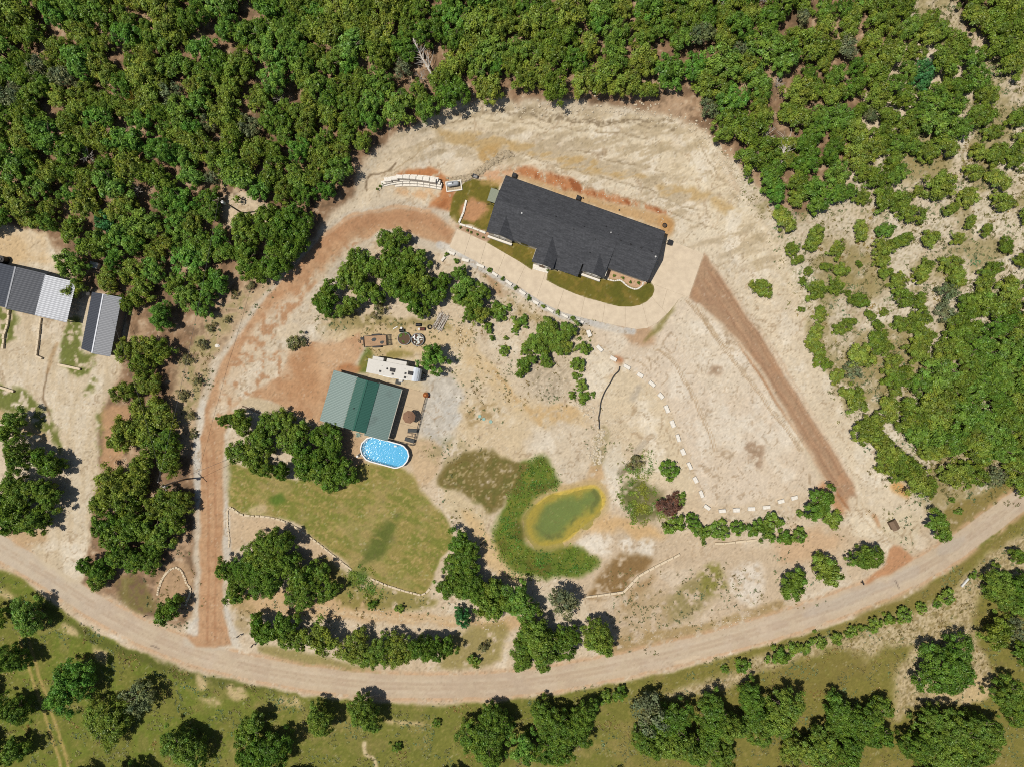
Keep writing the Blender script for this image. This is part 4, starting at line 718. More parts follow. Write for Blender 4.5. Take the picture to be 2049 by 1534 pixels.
# low walls built of blocks: path in photo pixels
def block_wall(name, label, cat, pts, bw, bh, wd, seed, m='limestone', group=None, part='block', jit=.03, gap=.05, dz=0):
    P = [Vector(up(a, b_, -1.5)) for a, b_ in pts]; w0 = W(*pts[0]); root = thing(name, label, cat, w0, 0, group)
    r = random.Random(seed); shared = [block_mesh(seed + 900 + k, bw - gap, wd, bh, part, m, jit) for k in range(4)]
    seg = []; 
    PW = [W(a, b_, bh) for a, b_ in pts]
    for i in range(len(PW) - 1):
        a, b_ = PW[i], PW[i + 1]; d = (b_ - a).to_2d(); L = d.length; n = max(1, round(L / bw)); ang = math.atan2(d.y, d.x)
        for k in range(n):
            c = a.lerp(b_, (k + .5) / n); o = link(part, shared[r.randrange(4)], root)
            o.location = (c.x - w0.x, c.y - w0.y, hz(c.x, c.y) - w0.z - .08 + dz + r.uniform(-.015, .015)); o.rotation_euler = (0, 0, ang + r.uniform(-.02, .02)); o.scale = (L / n / bw * (1 if jit < .04 else r.uniform(.7, 1.05)), r.uniform(.85, 1.12), r.uniform(.85, 1.1))
    return root
block_wall('stone_wall', 'long low wall of pale blocks bending across the brown slope below the pond', 'wall', [(1170, 1195), (1248, 1185), (1278, 1153), (1310, 1135), (1361, 1109)], 1.2, .45, .42, 1, 'limestone_tan')
block_wall('stone_wall', 'short straight wall of tan blocks under the hedge right of the pond', 'wall', [(1431, 1087), (1450, 1087), (1516, 1080)], 1.9, .45, .38, 2, 'limestone_tan')
block_wall('stone_edging', 'tan stone edging winding down the lower edge of the lawn', 'edging', smooth_pts([(454, 1020), (462, 1015), (478, 1028), (500, 1032), (540, 1035), (580, 1048), (610, 1068), (640, 1090), (672, 1116), (703, 1140)], 2) , .8, .3, .32, 3, 'limestone_tan', jit=.06)
block_wall('stone_edging', 'pale stone edging at the right end of the lawn bottom', 'edging', [(742, 1158), (775, 1172), (810, 1183), (842, 1191), (852, 1186), (860, 1178)], .8, .3, .32, 4, 'limestone_tan', jit=.06)
block_wall('stone_edging', 'short stone edging along the gravel drive beside the lawn tip', 'edging', [(454, 1022), (455, 1050), (458, 1080), (457, 1095)], .6, .25, .26, 5, 'limestone_tan', jit=.06)
block_wall('stone_ring', 'oval ring of rough white stones by the drive mouth', 'stone ring', smooth_pts([(314, 1192), (316, 1178), (323, 1160), (333, 1145), (343, 1137), (354, 1136), (363, 1143), (368, 1155), (373, 1168), (379, 1175), (379, 1188), (374, 1200), (370, 1212)], 2), .42, .32, .36, 6, 'limestone_tan', part='stone', jit=.09)
block_wall('stone_wall', 'long tan wall on the left side of the neighbour parking bay', 'wall', [(16, 620), (12, 650), (6, 668), (3, 698)], 1.0, .55, .4, 7, 'limestone_tan')
block_wall('stone_wall', 'tan wall with a short foot between the neighbour parking bays', 'wall', [(79, 636), (74, 680), (70, 712), (83, 717)], 1.0, .55, .4, 8, 'limestone_tan')
for a, b_, lab, sd_ in (((117, 729), (163, 739), 'squared pale log lying on the grass below the small shed', 9), ((-12, 770), (30, 783), 'squared pale log on the green verge at the left edge', 10)):
    A_ = W(*a); B_ = W(*b_); t = thing('timber_log', lab, 'log', A_, math.atan2(B_.y - A_.y, B_.x - A_.x)); L = (B_ - A_).length
    MB().box((L / 2, 0, .2), (L, .42, .42), 0, .96).part('beam', 'limestone_tan', t); MB().box((L + .012, 0, .2), (.02, .3, .3)).part('end_grain', 'brown', t)
# bed edges at the house
block_wall('stone_edging', 'pale stone edging left of the house running down to the drive', 'edging', [(933, 400), (927, 425), (918, 446)], 1.0, .4, .34, 11)
block_wall('stone_edging', 'pale stone edging along the top of the planting bed by the drive', 'edging', [(919, 448), (945, 456), (972, 466)], 1.2, .4, .36, 12)
block_wall('stone_edging', 'wavy white stone border of the bed before the garage', 'edging', smooth_pts([(1216, 559), (1230, 562), (1242, 561), (1255, 572), (1268, 578), (1278, 577), (1286, 570), (1287, 564)], 3), .45, .22, .26, 13, 'limestone')
# curved terraces
ter = thing('stone_terrace', 'curved stack of cream limestone terrace blocks by the clay pile', 'retaining wall', W(820, 365), 0); tw = ter.location.copy()
rows = [([(752, 380.5), (775, 375), (805, 371), (835, 371.5), (860, 374), (884, 378)], .35), ([(757, 375), (780, 369), (805, 365.5), (835, 366), (860, 369), (884, 373)], .75), ([(762, 369), (785, 363.5), (808, 360.5), (835, 361), (860, 363.5), (881, 367.5)], 1.15), ([(768, 362), (785, 359), (808, 355.5), (835, 356), (860, 358.5), (877, 361.5)], 1.55)]
for ri, (pts, zt) in enumerate(rows):
    PP = [Vector((*up(a, b_, zt), zt)) for a, b_ in smooth_pts(pts, 2)]
    for i in range(len(PP) - 1):
        a, b_ = PP[i], PP[i + 1]; d = b_ - a; o = link('block', block_mesh(300 + ri * 20 + i, d.length - .02, .75, zt + .5, 'block', 'limestone', .02), ter)
        c = (a + b_) / 2; o.location = (c.x - tw.x, c.y + .2 - tw.y, -.5 - tw.z); o.rotation_euler = (0, 0, math.atan2(d.y, d.x))
for i, (a, b_, zt, an) in enumerate([(776.5, 359.5, 1.75, -5), (789, 356.5, 1.9, -4), (799, 353.5, 2.0, 3), (812, 354, 2.1, 4), (825.5, 355, 2.1, 5), (839, 356.5, 2.05, 6), (852, 358.5, 2.0, 7), (865.5, 361, 2.0, 7)]):
    x, y = up(a, b_, zt); o = link('cap_block', block_mesh(400 + i, 1.18, .72, zt + .3, 'cap_block', 'limestone', .015), ter); o.location = (x - tw.x, y - tw.y, -.3 - tw.z); o.rotation_euler = (0, 0, -math.radians(an))
# ------------------------------------------------------------------ sheet-metal roofs: separate ribbed sheets
for k_, c_ in (('green_dark', (34, 84, 70)), ('green_pale', (84, 112, 104)), ('slate_sheet', (38, 42, 52)), ('bare_glare_sheet', (84, 86, 92)), ('pale_sheet', (86, 88, 94))): M[k_ + '_rib_shade'] = metal_roof(k_ + '_rib_shade', c_, .7, 0, .1, .1, .3)  # darker rib sides: the ribs' shading and reflection stripes painted into the colour
def sheet_roof(parent, m, a, b_, c, d, n, ribs=4, name='roof_sheet', h=.035):
    """a->b eave, d->c ridge; n sheets side by side, ribs run from eave to ridge"""
    a, b_, c, d = map(Vector, (a, b_, c, d)); nr = (b_ - a).cross(d - a).normalized()
    if nr.z < 0: nr = -nr
    out = []; shade_m = M.get(m + '_rib_shade')
    for k in range(n):
        B = MB(); P = []; prof = []
        for q in range(ribs): 
            t = q / ribs; w = 1 / ribs; prof += [(t, 0), (t + w * .48, 0), (t + w * .62, h), (t + w * .86, h)]
        prof.append((1, 0))
        for t, z in prof:
            u = (k + t * .998) / n; P.append(a.lerp(b_, u) + nr * (z + (k % 2) * .004)); P.append(d.lerp(c, u) + nr * (z + (k % 2) * .004))
        B.add(P, [(2 * i, 2 * i + 2, 2 * i + 3, 2 * i + 1) if (b_ - a).cross(d - a).z > 0 else (2 * i + 1, 2 * i + 3, 2 * i + 2, 2 * i) for i in range(len(prof) - 1)])
        o = B.part(name, m, parent)
        if shade_m:
            o.data.materials.append(shade_m); o.data.polygons.foreach_set('material_index', [1 if i % 4 in (1, 3) else 0 for i in range(len(prof) - 1)])
        out.append(o)
    return out
# ---- green-roofed building: frame at the upper left roof corner, x along the upper edge, y down the ridge direction
GB = -1.5
px0, py0 = 667, 740; GA = -math.atan2(38.5, 136.5)
gb = frame_obj('metal_building', 'metal building with dark green ridge roof and faded green side roofs', 'building', px0, py0, GB + 2.7, GA, GB)
gs = (HCAM - (GB + 2.7)) / HCAM / PPM
def g(u, v, z): return (u * gs, -v * gs, z)
U1, U2, U3, U4 = 51, 73.5, 96, 142
Vd = 103
roofL = link('side_roof', None, gb); roofM = link('ridge_roof', None, gb); roofR = link('side_roof', None, gb)
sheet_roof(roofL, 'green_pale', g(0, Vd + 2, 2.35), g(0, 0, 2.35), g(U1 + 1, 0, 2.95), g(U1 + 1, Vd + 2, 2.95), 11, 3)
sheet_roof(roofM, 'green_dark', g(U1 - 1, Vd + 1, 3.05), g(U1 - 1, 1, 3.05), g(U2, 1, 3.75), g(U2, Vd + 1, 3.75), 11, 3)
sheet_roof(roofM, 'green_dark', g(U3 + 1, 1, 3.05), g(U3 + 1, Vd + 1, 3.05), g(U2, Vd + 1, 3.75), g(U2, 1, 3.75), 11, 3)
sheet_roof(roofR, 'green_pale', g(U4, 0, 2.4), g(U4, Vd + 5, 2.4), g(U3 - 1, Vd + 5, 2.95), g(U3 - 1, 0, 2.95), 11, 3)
B = MB(); B.box((U2 * gs, -(Vd / 2 + 1) * gs, 3.79), (.34, Vd * gs + .05, .06)); B.part('ridge_cap', 'greencap', roofM)
for uu, z, rf in ((U1, 3.02, roofL), (U4 + .6, 2.37, roofR)): MB().box((uu * gs, -(Vd / 2) * gs, z), (.12, Vd * gs, .12)).part('gutter', 'wallgreen', rf)
MB().cyl((62 * gs, -62 * gs), .1, 3.2, 3.75, 10).part('vent_pipe', 'dark', roofM)
def gwall(u0, v0, u1, v1, h): 
    a = Vector(g(u0, v0, 0)); b_ = Vector(g(u1, v1, 0)); d = b_ - a; c = (a + b_) / 2; return MB().box((c.x, c.y, h / 2), (d.length, .14, h), math.atan2(d.y, d.x)).part('wall', 'wallgreen', gb)
gwall(U1, 4, U3, 4, 2.95); gwall(U1, Vd - 3, U3, Vd - 3, 2.95); gwall(U1 + .5, 4.5, U1 + .5, Vd - 3.5, 2.9); gwall(U3 - .5, 4.5, U3 - .5, Vd - 3.5, 2.9)
for vv in (6, 38, 70, Vd): 
    MB().box((U4 * gs - .25, -vv * gs, 1.15), (.14, .14, 2.3)).part('post', 'wallgreen', gb); MB().box((2.5 * gs, -vv * gs, 1.13), (.14, .14, 2.26)).part('post', 'wallgreen', gb)
d_ = MB().box((U3 * gs + .06, -50 * gs, 1.05), (.06, .95, 2.1)).part('door', 'brown', gb); MB().box((U3 * gs + .1, -46.5 * gs, 1.05), (.05, .05, .14)).part('handle', 'grey', d_)
for vv in (28, 78): f = MB().box((U3 * gs + .06, -vv * gs, 1.5), (.06, 1.2, 1.0)).part('window', 'white', gb); MB().box((U3 * gs + .1, -vv * gs, 1.5), (.02, 1.04, .84)).part('pane', 'glass', f)
for i, (uu, vv) in enumerate(((1, 1), (1, Vd))):  MB().box((uu * gs, -vv * gs, 2.2), (.25, .16, .3)).part('bracket_lamp', 'dark', gb)
# patio
PATIO = [(815, 776), (854, 788), (828, 890), (785, 878), (790, 850)]
pat = tag(link('patio', None), 'tan concrete patio on the right of the green roofed building', kind='structure')
for k in range(3):
    f0, f1 = k / 3, (k + 1) / 3 - .003; lerp = lambda a, b_, t: (a[0] + (b_[0] - a[0]) * t, a[1] + (b_[1] - a[1]) * t)
    q = [lerp((770, 762), (744, 866), f0), lerp((854, 787), (829, 891), f0), lerp((854, 787), (829, 891), f1), lerp((770, 762), (744, 866), f1)]
    MB().prism([up(p[0], p[1], GB + .1) for p in q], GB - .15, GB + .1).part('slab_panel', 'slab', pat)
# railing along the patio's right edge
A_ = W(852.5, 794); B_ = W(827.5, 889); t = thing('railing', 'dark low railing along the right edge of the tan patio', 'railing', (A_.x, A_.y, GB + .1), math.atan2(B_.y - A_.y, B_.x - A_.x)); L = (B_ - A_).to_2d().length
for k in range(8): MB().box((L * k / 7, 0, .45), (.08, .08, .9)).part('post', 'dark', t)
for z in (.45, .88): MB().box((L / 2, 0, z), (L, .06, .06)).part('rail', 'dark', t)
A2 = W(827, 890); B2 = W(776, 878); t = thing('railing', 'dark low railing between the tan patio and the blue pool', 'railing', (A2.x, A2.y, GB + .1), math.atan2(B2.y - A2.y, B2.x - A2.x)); L = (B2 - A2).to_2d().length
for k in range(5): MB().box((L * k / 4, 0, .45), (.08, .08, .9)).part('post', 'dark', t)
for z in (.45, .88): MB().box((L / 2, 0, z), (L, .06, .06)).part('rail', 'dark', t)
# fire bowl
w = up(851.5, 790, GB + .9); t = thing('fire_bowl', 'round copper coloured fire bowl at the top corner of the patio', 'fire bowl', (w[0], w[1], GB + .1))
MB().lathe((0, 0, 0), [(.1, .25), (.35, .35), (.48, .6), (.5, .72), (.46, .72), (.3, .5), (.0, .45)], 20).part('bowl', 'copper', t, True)
MB().lathe((0, 0, 0), [(.44, .73), (.32, .9), (.08, .98), (0, .99)], 20).part('lid', 'copper', t, True)
for k in range(3): a = k * 2.1; MB().tube([(.3 * math.cos(a), .3 * math.sin(a), .4), (.42 * math.cos(a), .42 * math.sin(a), 0)], .03, 6).part('leg', 'dark', t)
w = W(859, 794); o = tag(link('stone_pot', rock_mesh(77, 'stone_pot', 'rust')), 'small rusty lump on the gravel beside the copper fire bowl', 'pot'); o.location = w; o.scale = (.25, .2, .25)
# umbrella
zu = GB + .1; w = up(818, 834, zu + 2.45); t = thing('patio_umbrella', 'brown octagonal patio umbrella open over the tan patio', 'umbrella', (w[0], w[1], zu), .2)
R = 1.2; can = link('canopy', None, t)
for k in range(8):
    a0, a1 = k * math.pi / 4 + .004, (k + 1) * math.pi / 4 - .004; am = (a0 + a1) / 2
    pe0 = (R * math.cos(a0), R * math.sin(a0), 2.2); pe1 = (R * math.cos(a1), R * math.sin(a1), 2.2); pm = (R * .955 * math.cos(am) * .96, R * .955 * math.sin(am) * .96, 2.2); ap = (0, 0, 2.72)
    h0 = (R * .5 * math.cos(a0), R * .5 * math.sin(a0), 2.49); h1 = (R * .5 * math.cos(a1), R * .5 * math.sin(a1), 2.49)
    MB().add([ap, h0, h1, pe0, pm, pe1, (pe0[0], pe0[1], 2.08), (pm[0], pm[1], 2.08), (pe1[0], pe1[1], 2.08)], [(0, 1, 2), (1, 3, 4), (1, 4, 2), (2, 4, 5), (3, 6, 7, 4), (4, 7, 8, 5)]).part('panel', 'umb', can)
    MB().tube([(0, 0, 2.66), (R * .98 * math.cos(a0), R * .98 * math.sin(a0), 2.16)], .012, 4).part('rib', 'dark', t)
MB().cyl((0, 0), .025, 0, 2.78, 8).part('pole', 'dark', t); MB().cyl((0, 0), .28, 0, .1, 16, .2).part('base', 'dark', t); MB().cyl((0, 0), .06, 2.7, 2.8, 8, .02).part('finial', 'dark', t)
# loungers and the folded rack between
def lounger(px, py, ang, lab):
    w = up(px, py, zu + .35); t = thing('sun_lounger', lab, 'sun lounger', (w[0], w[1], zu), ang, 'loungers on the patio')
    MB().box((-.25, 0, .33), (1.2, .62, .04)).part('seat', 'mesh', t)
    MB().add([(.35, -.31, .33), (.95, -.31, .62), (.95, .31, .62), (.35, .31, .33), (.36, -.31, .29), (.96, -.31, .58), (.96, .31, .58), (.36, .31, .29)], [(0, 1, 2, 3), (7, 6, 5, 4), (0, 4, 5, 1), (1, 5, 6, 2), (2, 6, 7, 3), (3, 7, 4, 0)]).part('backrest', 'mesh', t)
    for y in (-.32, .32): MB().box((-.05, y, .33), (1.7, .04, .05)).part('side_rail', 'dark', t)
    for x in (-.75, .55):
        for y in (-.3, .3): MB().box((x, y, .16), (.05, .05, .32)).part('leg', 'dark', t)
lounger(825, 861, -.05, 'grey sun lounger nearer the umbrella on the patio'); lounger(819, 880, -.28, 'grey sun lounger at the bottom end of the patio by the pool')
w = up(822, 870, zu + .4); t = thing('towel_rack', 'brown wooden rack between the two grey loungers', 'rack', (w[0], w[1], zu), -.2)
for y in (-.28, .3): MB().box((0, y, .5), (1.5, .07, .07)).part('rail', 'brown', t)
for x in (.1, .68): MB().box((x, .0, .44), (.06, .62, .05)).part('cross_bar', 'brown', t)
for x in (-.7, .7):
    for y in (-.28, .3): MB().box((x, y, .25), (.06, .06, .5)).part('leg', 'brown', t)
# ---- pool
PZ = GB + 1.25
PO = [(744, 872.5), (733, 876), (723, 886), (720, 897), (723, 909), (732, 920), (741, 924), (789, 937), (795, 936.5), (807, 932), (815, 923), (819, 912), (816, 900), (808, 891), (802, 888), (780, 882)]
ctr = (769.5, 905)
c0 = up(ctr[0], ctr[1], PZ); pool = thing('swimming_pool', 'oval above ground pool with white rim and bright blue water', 'pool', (c0[0], c0[1], GB))
PL = [(up(a, b_, PZ)[0] - c0[0], up(a, b_, PZ)[1] - c0[1]) for a, b_ in PO]
def insetp(P, d):
    out = []; n = len(P)
    for i in range(n):
        p0, p1, p2 = Vector(P[i - 1]), Vector(P[i]), Vector(P[(i + 1) % n]); e1 = (p1 - p0).normalized(); e2 = (p2 - p1).normalized()
        n1 = Vector((-e1.y, e1.x)); n2 = Vector((-e2.y, e2.x)); m = (n1 + n2).normalized(); k = d / max(.4, m.dot(n1)); out.append(tuple(p1 + m * k))
    return out
sgn = 1 if sum(PL[i][0] * PL[(i + 1) % 16][1] - PL[(i + 1) % 16][0] * PL[i][1] for i in range(16)) > 0 else -1
I1 = insetp(PL, .17 * sgn); I2 = insetp(PL, .22 * sgn); O2 = insetp(PL, .06 * sgn); n = 16
for i in range(n):
    j = (i + 1) % n; q = [PL[i], PL[j], I1[j], I1[i]]
    MB().prism(q, 1.23, 1.29).part('rim_section', 'rim', pool)
    MB().prism([O2[i], O2[j], I2[j], I2[i]], .0, 1.225).part('wall_panel', 'white', pool)
lin_ = MB(); L0 = [(p[0], p[1], 1.22) for p in I2]; L1 = [(p[0], p[1], .05) for p in I2]; lin_.add(L0 + L1, [(i, (i + 1) % n, n + (i + 1) % n, n + i) for i in range(n)] + [tuple(range(n, 2 * n))]); lin_.part('liner', 'liner', pool)
MB().add([(p[0], p[1], 1.0) for p in insetp(PL, .225 * sgn)], [tuple(range(n)) if sgn > 0 else tuple(range(n))[::-1]]).part('water', 'poolwater', pool)
MB().box((1.9, 1.15, .95), (.5, .3, .12)).part('skimmer', 'white', pool)
w = W(716, 912); t = thing('pool_pump', 'white and black pool pump on the bare ground left of the pool', 'pump', w, .4)
MB().cyl((0, 0), .24, 0, .55, 14, .2).part('filter_drum', 'white', t); MB().tube([(.2, .1, .18), (.75, .3, .18)], .14, 10).part('motor', 'black', t); MB().tube([(0, 0, .55), (.3, -.2, .6), (.7, -.3, .5), (.95, -.2, .6)], .04, 6).part('hose', 'white', t); MB().box((.35, .1, .04), (1.0, .6, .08)).part('pad', 'slab', t)
# ---- travel trailer
RB = W(790, 738).z; RZ_ = 3.25
A_ = up(735, 731, RB + 3.2); B_ = up(841, 751, RB + 3.2)
ra = math.atan2(B_[1] - A_[1], B_[0] - A_[0]); rs = (HCAM - RB - 3.2) / HCAM / PPM
rc = ((A_[0] + B_[0]) / 2, (A_[1] + B_[1]) / 2); rv = thing('travel_trailer', 'white travel trailer with two slide-outs parked above the green roofed building', 'trailer', (rc[0], rc[1], RB), ra)
LX = math.hypot(B_[0] - A_[0], B_[1] - A_[1]); wv = 2.45
X0, X1 = -LX / 2, LX / 2
MB().add([(X0, -wv / 2, .55), (X1 - 1.4, -wv / 2, .55), (X1 - 1.4, wv / 2, .55), (X0, wv / 2, .55), (X0, -wv / 2, 3.2), (X1 - 1.4, -wv / 2, 3.2), (X1 - 1.4, wv / 2, 3.2), (X0, wv / 2, 3.2)], [(3, 2, 1, 0), (0, 1, 5, 4), (1, 2, 6, 5), (2, 3, 7, 6), (3, 0, 4, 7)]).part('body', 'white', rv)
MB().box(((X0 + X1 - 1.4) / 2, 0, 3.22), (LX - 1.4 + .04, wv + .06, .05)).part('roof', 'rvroof', rv)
prof = [(X1 - 1.395, .55), (X1 - 1.395, 3.245), (X1 - 1.0, 3.24), (X1 - .6, 3.15), (X1 - .25, 2.9), (X1 - .02, 2.4), (X1, 1.7), (X1 - .15, .9), (X1 - .3, .55)]
b = MB(); k = len(prof); yw = [wv / 2 + .02, wv / 2 + .02, wv / 2 + .02, wv / 2, wv / 2 - .08, wv / 2 - .15, wv / 2 - .15, wv / 2 - .1, wv / 2 - .05]
b.add([(x, -yw[i], z) for i, (x, z) in enumerate(prof)] + [(x, yw[i], z) for i, (x, z) in enumerate(prof)], [tuple(range(k))[::-1], tuple(range(k, 2 * k))] + [(i, (i + 1) % k, k + (i + 1) % k, k + i) for i in range(k)]); cap = b.part('front_cap', 'rvcap', rv)
for y0, ln in ((-.55, .3), (-.15, .5), (.25, .18), (.5, .28)): MB().box((X1 - .52 + .03, y0, 3.12), (.1, ln, .03)).part('decal_stroke', 'grey', cap)
for uu, vv, dx, dy, hh in ((51.5, 10, .98, .7, .28), (88, 9.5, .95, .7, .28)): MB().box((X0 + uu * rs, (12 - vv) * rs - .15, 3.245 + hh / 2), (dx, dy, hh), 0, .88).part('air_conditioner', 'dark', rv)
for uu, vv, r_ in ((27.5, 19, .36), (53, 20, .36), (78, 14, .34), (78.5, 22, .38)): 
    q = MB().box((X0 + uu * rs, (12.5 - vv) * rs, 3.29), (r_, r_, .09)).part('roof_vent', 'black', rv); MB().box((X0 + uu * rs, (12.5 - vv) * rs, 3.345), (r_ * .8, r_ * .8, .02)).part('vent_lid', 'dark', q)
for uu, vv in ((20.5, 19), (29, 8), (35, 20), (75, 5), (83, 21)): MB().cyl((X0 + uu * rs, (12.5 - vv) * rs), .05, 3.24, 3.4, 8).part('plumbing_vent', 'grey', rv)
MB().cyl((X0 + 40.5 * rs, 1.0 * rs), .19, 3.24, 3.38, 14, .1).part('antenna_dome', 'dark', rv)
for u0, u1, dep in ((7.5, 29, .62), (36, 76, .68)):
    xm = X0 + (u0 + u1) / 2 * rs; so = MB().box((xm, wv / 2 + dep / 2, 1.95), ((u1 - u0) * rs, dep, 2.1)).part('slide_out', 'white', rv); MB().box((xm, wv / 2 + dep / 2, 3.02), ((u1 - u0) * rs + .04, dep + .03, .03)).part('slide_roof', 'rvroof', so)
MB().box((X0 + 4.9, -wv / 2 - .05, 3.0), (5.2, .1, .12)).part('awning_roll', 'rvcap', rv)
st = MB().box((X0 + 66 * rs, -wv / 2 - .3, .42), (.7, .5, .06)).part('entry_step', 'rvroof', rv); MB().box((X0 + 66 * rs, -wv / 2 - .55, .2), (.7, .3, .06)).part('lower_step', 'grey', st)
dd = MB().box((X0 + 66 * rs, -wv / 2 - .02, 1.65), (.72, .05, 1.9)).part('door', 'rvroof', rv); MB().box((X0 + 66 * rs + .28, -wv / 2 - .06, 1.5), (.06, .04, .1)).part('handle', 'dark', dd)
for x in (-.2, .7):
    for y in (-1.1, 1.1): wh = MB().tube([(x, y - .1, .36), (x, y + .1, .36)], .36, 16).part('wheel', 'rubber', rv); MB().tube([(x, y - .11, .36), (x, y + .11, .36)], .18, 10).part('rim', 'grey', wh)
MB().tube([(X1 - .3, -.8, .5), (X1 + 1.1, 0, .5)], .06, 6).part('tongue', 'dark', rv); MB().tube([(X1 - .3, .8, .5), (X1 + 1.1, 0, .5)], .06, 6).part('tongue', 'dark', rv)
for q in (-.18, .18): MB().cyl((X1 + .35, q), .16, .5, 1.05, 12, .12).part('gas_bottle', 'grey', rv)
MB().cyl((X1 + .95, 0), .05, 0, .9, 8).part('jack', 'dark', rv)
w = W(797, 764); o = MB().box((0, 0, .02), (1.0, .85, .03)).part('doormat', 'mesh'); o.location = w + Vector((0, 0, .05)); o.rotation_euler = (0, 0, ra); tag(o, 'dark mat on the ground below the trailer step', 'mat')
w = W(777, 752, .4); t = thing('folding_table', 'white narrow table beside the trailer', 'table', w, ra); MB().box((0, 0, .7), (1.8, .5, .05)).part('top', 'white', t)
for x in (-.8, .8):
    for y in (-.2, .2): MB().box((x, y, .34), (.04, .04, .68)).part('leg', 'grey', t)
# ---- flat utility trailer
w = W(752, 682, .5); ua = math.radians(4); t = thing('utility_trailer', 'flat utility trailer with plank deck and mesh ramp', 'utility trailer', w, ua)
for k in range(9): MB().box((-.1, -.82 + k * .205, .62), (4.0, .19, .05)).part('plank', 'wood', t)
for y in (-.98, .98): MB().box((-.1, y, .72), (4.1, .07, .3)).part('side_rail', 'dark', t)
MB().box((-2.15, 0, .72), (.08, 2.0, .3)).part('front_rail', 'dark', t)
rmp = link('ramp', None, t)
for k in range(7): MB().box((2.0 + k * .13, 0, .60 - k * .05), (.04, 1.9, .04)).part('rung', 'dark', rmp)
for y in (-.95, 0, .95): MB().tube([(1.95, y, .62), (2.85, y, .28)], .035, 4).part('stringer', 'dark', rmp)
for y in (-1.12, 1.12): 
    f = MB().box((.1, y, .78), (1.5, .26, .05)).part('mudguard', 'dark', t)
    for x in (-.25, .5): wh = MB().tube([(x, y - .1, .33), (x, y + .1, .33)], .33, 14).part('wheel', 'rubber', t); MB().tube([(x, y - .11, .33), (x, y + .11, .33)], .15, 8).part('rim', 'grey', wh)
MB().tube([(-2.1, -.6, .5), (-3.2, 0, .5)], .05, 6).part('tongue', 'dark', t); MB().tube([(-2.1, .6, .5), (-3.2, 0, .5)], .05, 6).part('tongue', 'dark', t); MB().box((-2.45, .55, .6), (.55, .5, .45)).part('tool_box', 'dark', t); MB().box((-2.45, -.1, .62), (.4, .8, .3)).part('crate', 'wood', t)
for x, y, r_, lb in ((-.25, .25, .5, 'grey folded tarp on the left half of the plank deck'), (1.15, -.35, .42, 'dark grey folded tarp at the ramp end of the plank deck')):
    ca, sa = math.cos(ua), math.sin(ua); o = link('folded_tarp', rock_mesh(int(r_ * 100), 'folded_tarp', 'mesh')); o.location = (w.x + x * ca - y * sa, w.y + x * sa + y * ca, w.z + .66); o.scale = (r_, r_ * .9, .12); o.rotation_euler = (0, 0, .4); tag(o, lb, 'tarp')
# ---- stock tanks
def stock_tank(px, py, lab, fill):
    w = W(px, py, .6); t = thing('stock_tank', lab, 'stock tank', w); R = 1.13
    MB().lathe((0, 0, 0), [(R, 0), (R, .2), (R + .02, .22), (R, .24), (R, .42), (R + .02, .44), (R, .46), (R, .62), (R + .05, .64), (R + .05, .68), (R - .02, .68), (R - .02, .1), (0, .1)], 36).part('tank_wall', 'galv', t, True)
    MB().cyl((0, 0), R - .04, .1, fill, 30).part('fill', 'dirt', t); return t
stock_tank(808.5, 677.5, 'galvanised stock tank full of soil and green plants', .5); t2 = stock_tank(835.5, 679.5, 'galvanised stock tank heaped with white rubbish', .3)
r = random.Random(8)
for k in range(46): 
    a = r.uniform(0, 6.28); q = r.uniform(0, .9); o = MB().box((q * math.cos(a), q * math.sin(a), .33 + r.uniform(0, .14)), (r.uniform(.15, .5), r.uniform(.12, .4), r.uniform(.04, .16)), r.uniform(0, 3), r.uniform(.6, 1)).part('rubbish_piece', r.choice(['cloth', 'cloth', 'white', 'cloth', 'cloth', 'white', 'dark', 'maroon']), t2)
for px, py, lab, mm_, a in ((804, 661.5, 'black barrel lying above the soil filled stock tank', 'black', 0.1), (837, 650, 'black drum lying in the scrub above the rubbish tank', 'black', 0), (845, 658.5, 'maroon drum lying in scrub by the stick pile', 'maroon', 0)):
    w = W(px, py, .3); t = thing('drum', lab, 'drum', w, a); MB().tube([(-.42, 0, .3), (.42, 0, .3)], .3, 16).part('shell', mm_, t)
    for x in (-.43, -.14, .14, .43): MB().tube([(x - .015, 0, .3), (x + .015, 0, .3)], .315, 16).part('hoop', mm_, t)
for px, py, lab in ((803, 656.5, 'white bucket beside the black barrel above the stock tanks'), (839, 658.5, 'white bucket lid up beside the maroon drum')):
    w = W(px, py, .3); t = thing('bucket', lab, 'bucket', w); MB().cyl((0, 0), .17, 0, .4, 14, .2).part('pail', 'white', t); MB().cyl((0, 0), .21, .4, .43, 14).part('lid', 'white', t)
w = W(860, 654.5); t = thing('tyre', 'old dark tyre lying between the maroon drum and the stick pile', 'tyre', w); MB().lathe((0, 0, 0), [(.24, .03), (.4, .0), (.46, .1), (.4, .2), (.24, .18), (.24, .03)], 20).part('tread', 'rubber', t, True)
w = W(791, 656); A_ = W(787, 659.5); o = MB().box((0, 0, .06), (.9, .16, .05)).part('white_board', 'white'); o.location = w; o.rotation_euler = (0, 0, .5); tag(o, 'small white board lying above the soil filled stock tank', 'board')
w = W(882, 644); t = thing('stick_pile', 'heap of bare grey brown sticks below the trees right of the drums', 'wood pile', w, math.radians(62)); r = random.Random(3)
for k in range(38): y = r.uniform(-.9, .9); z = .1 + r.uniform(0, .45) * (1 - abs(y)); x = r.uniform(-.3, .3); L = r.uniform(1.1, 1.7); MB().tube([(x - L, y + r.uniform(-.25, .25), z), (x, y, z + .05), (x + L, y + r.uniform(-.25, .25), z)], r.uniform(.03, .06), 5).part('stick', 'deadwood' if k % 3 else 'trunk', t)
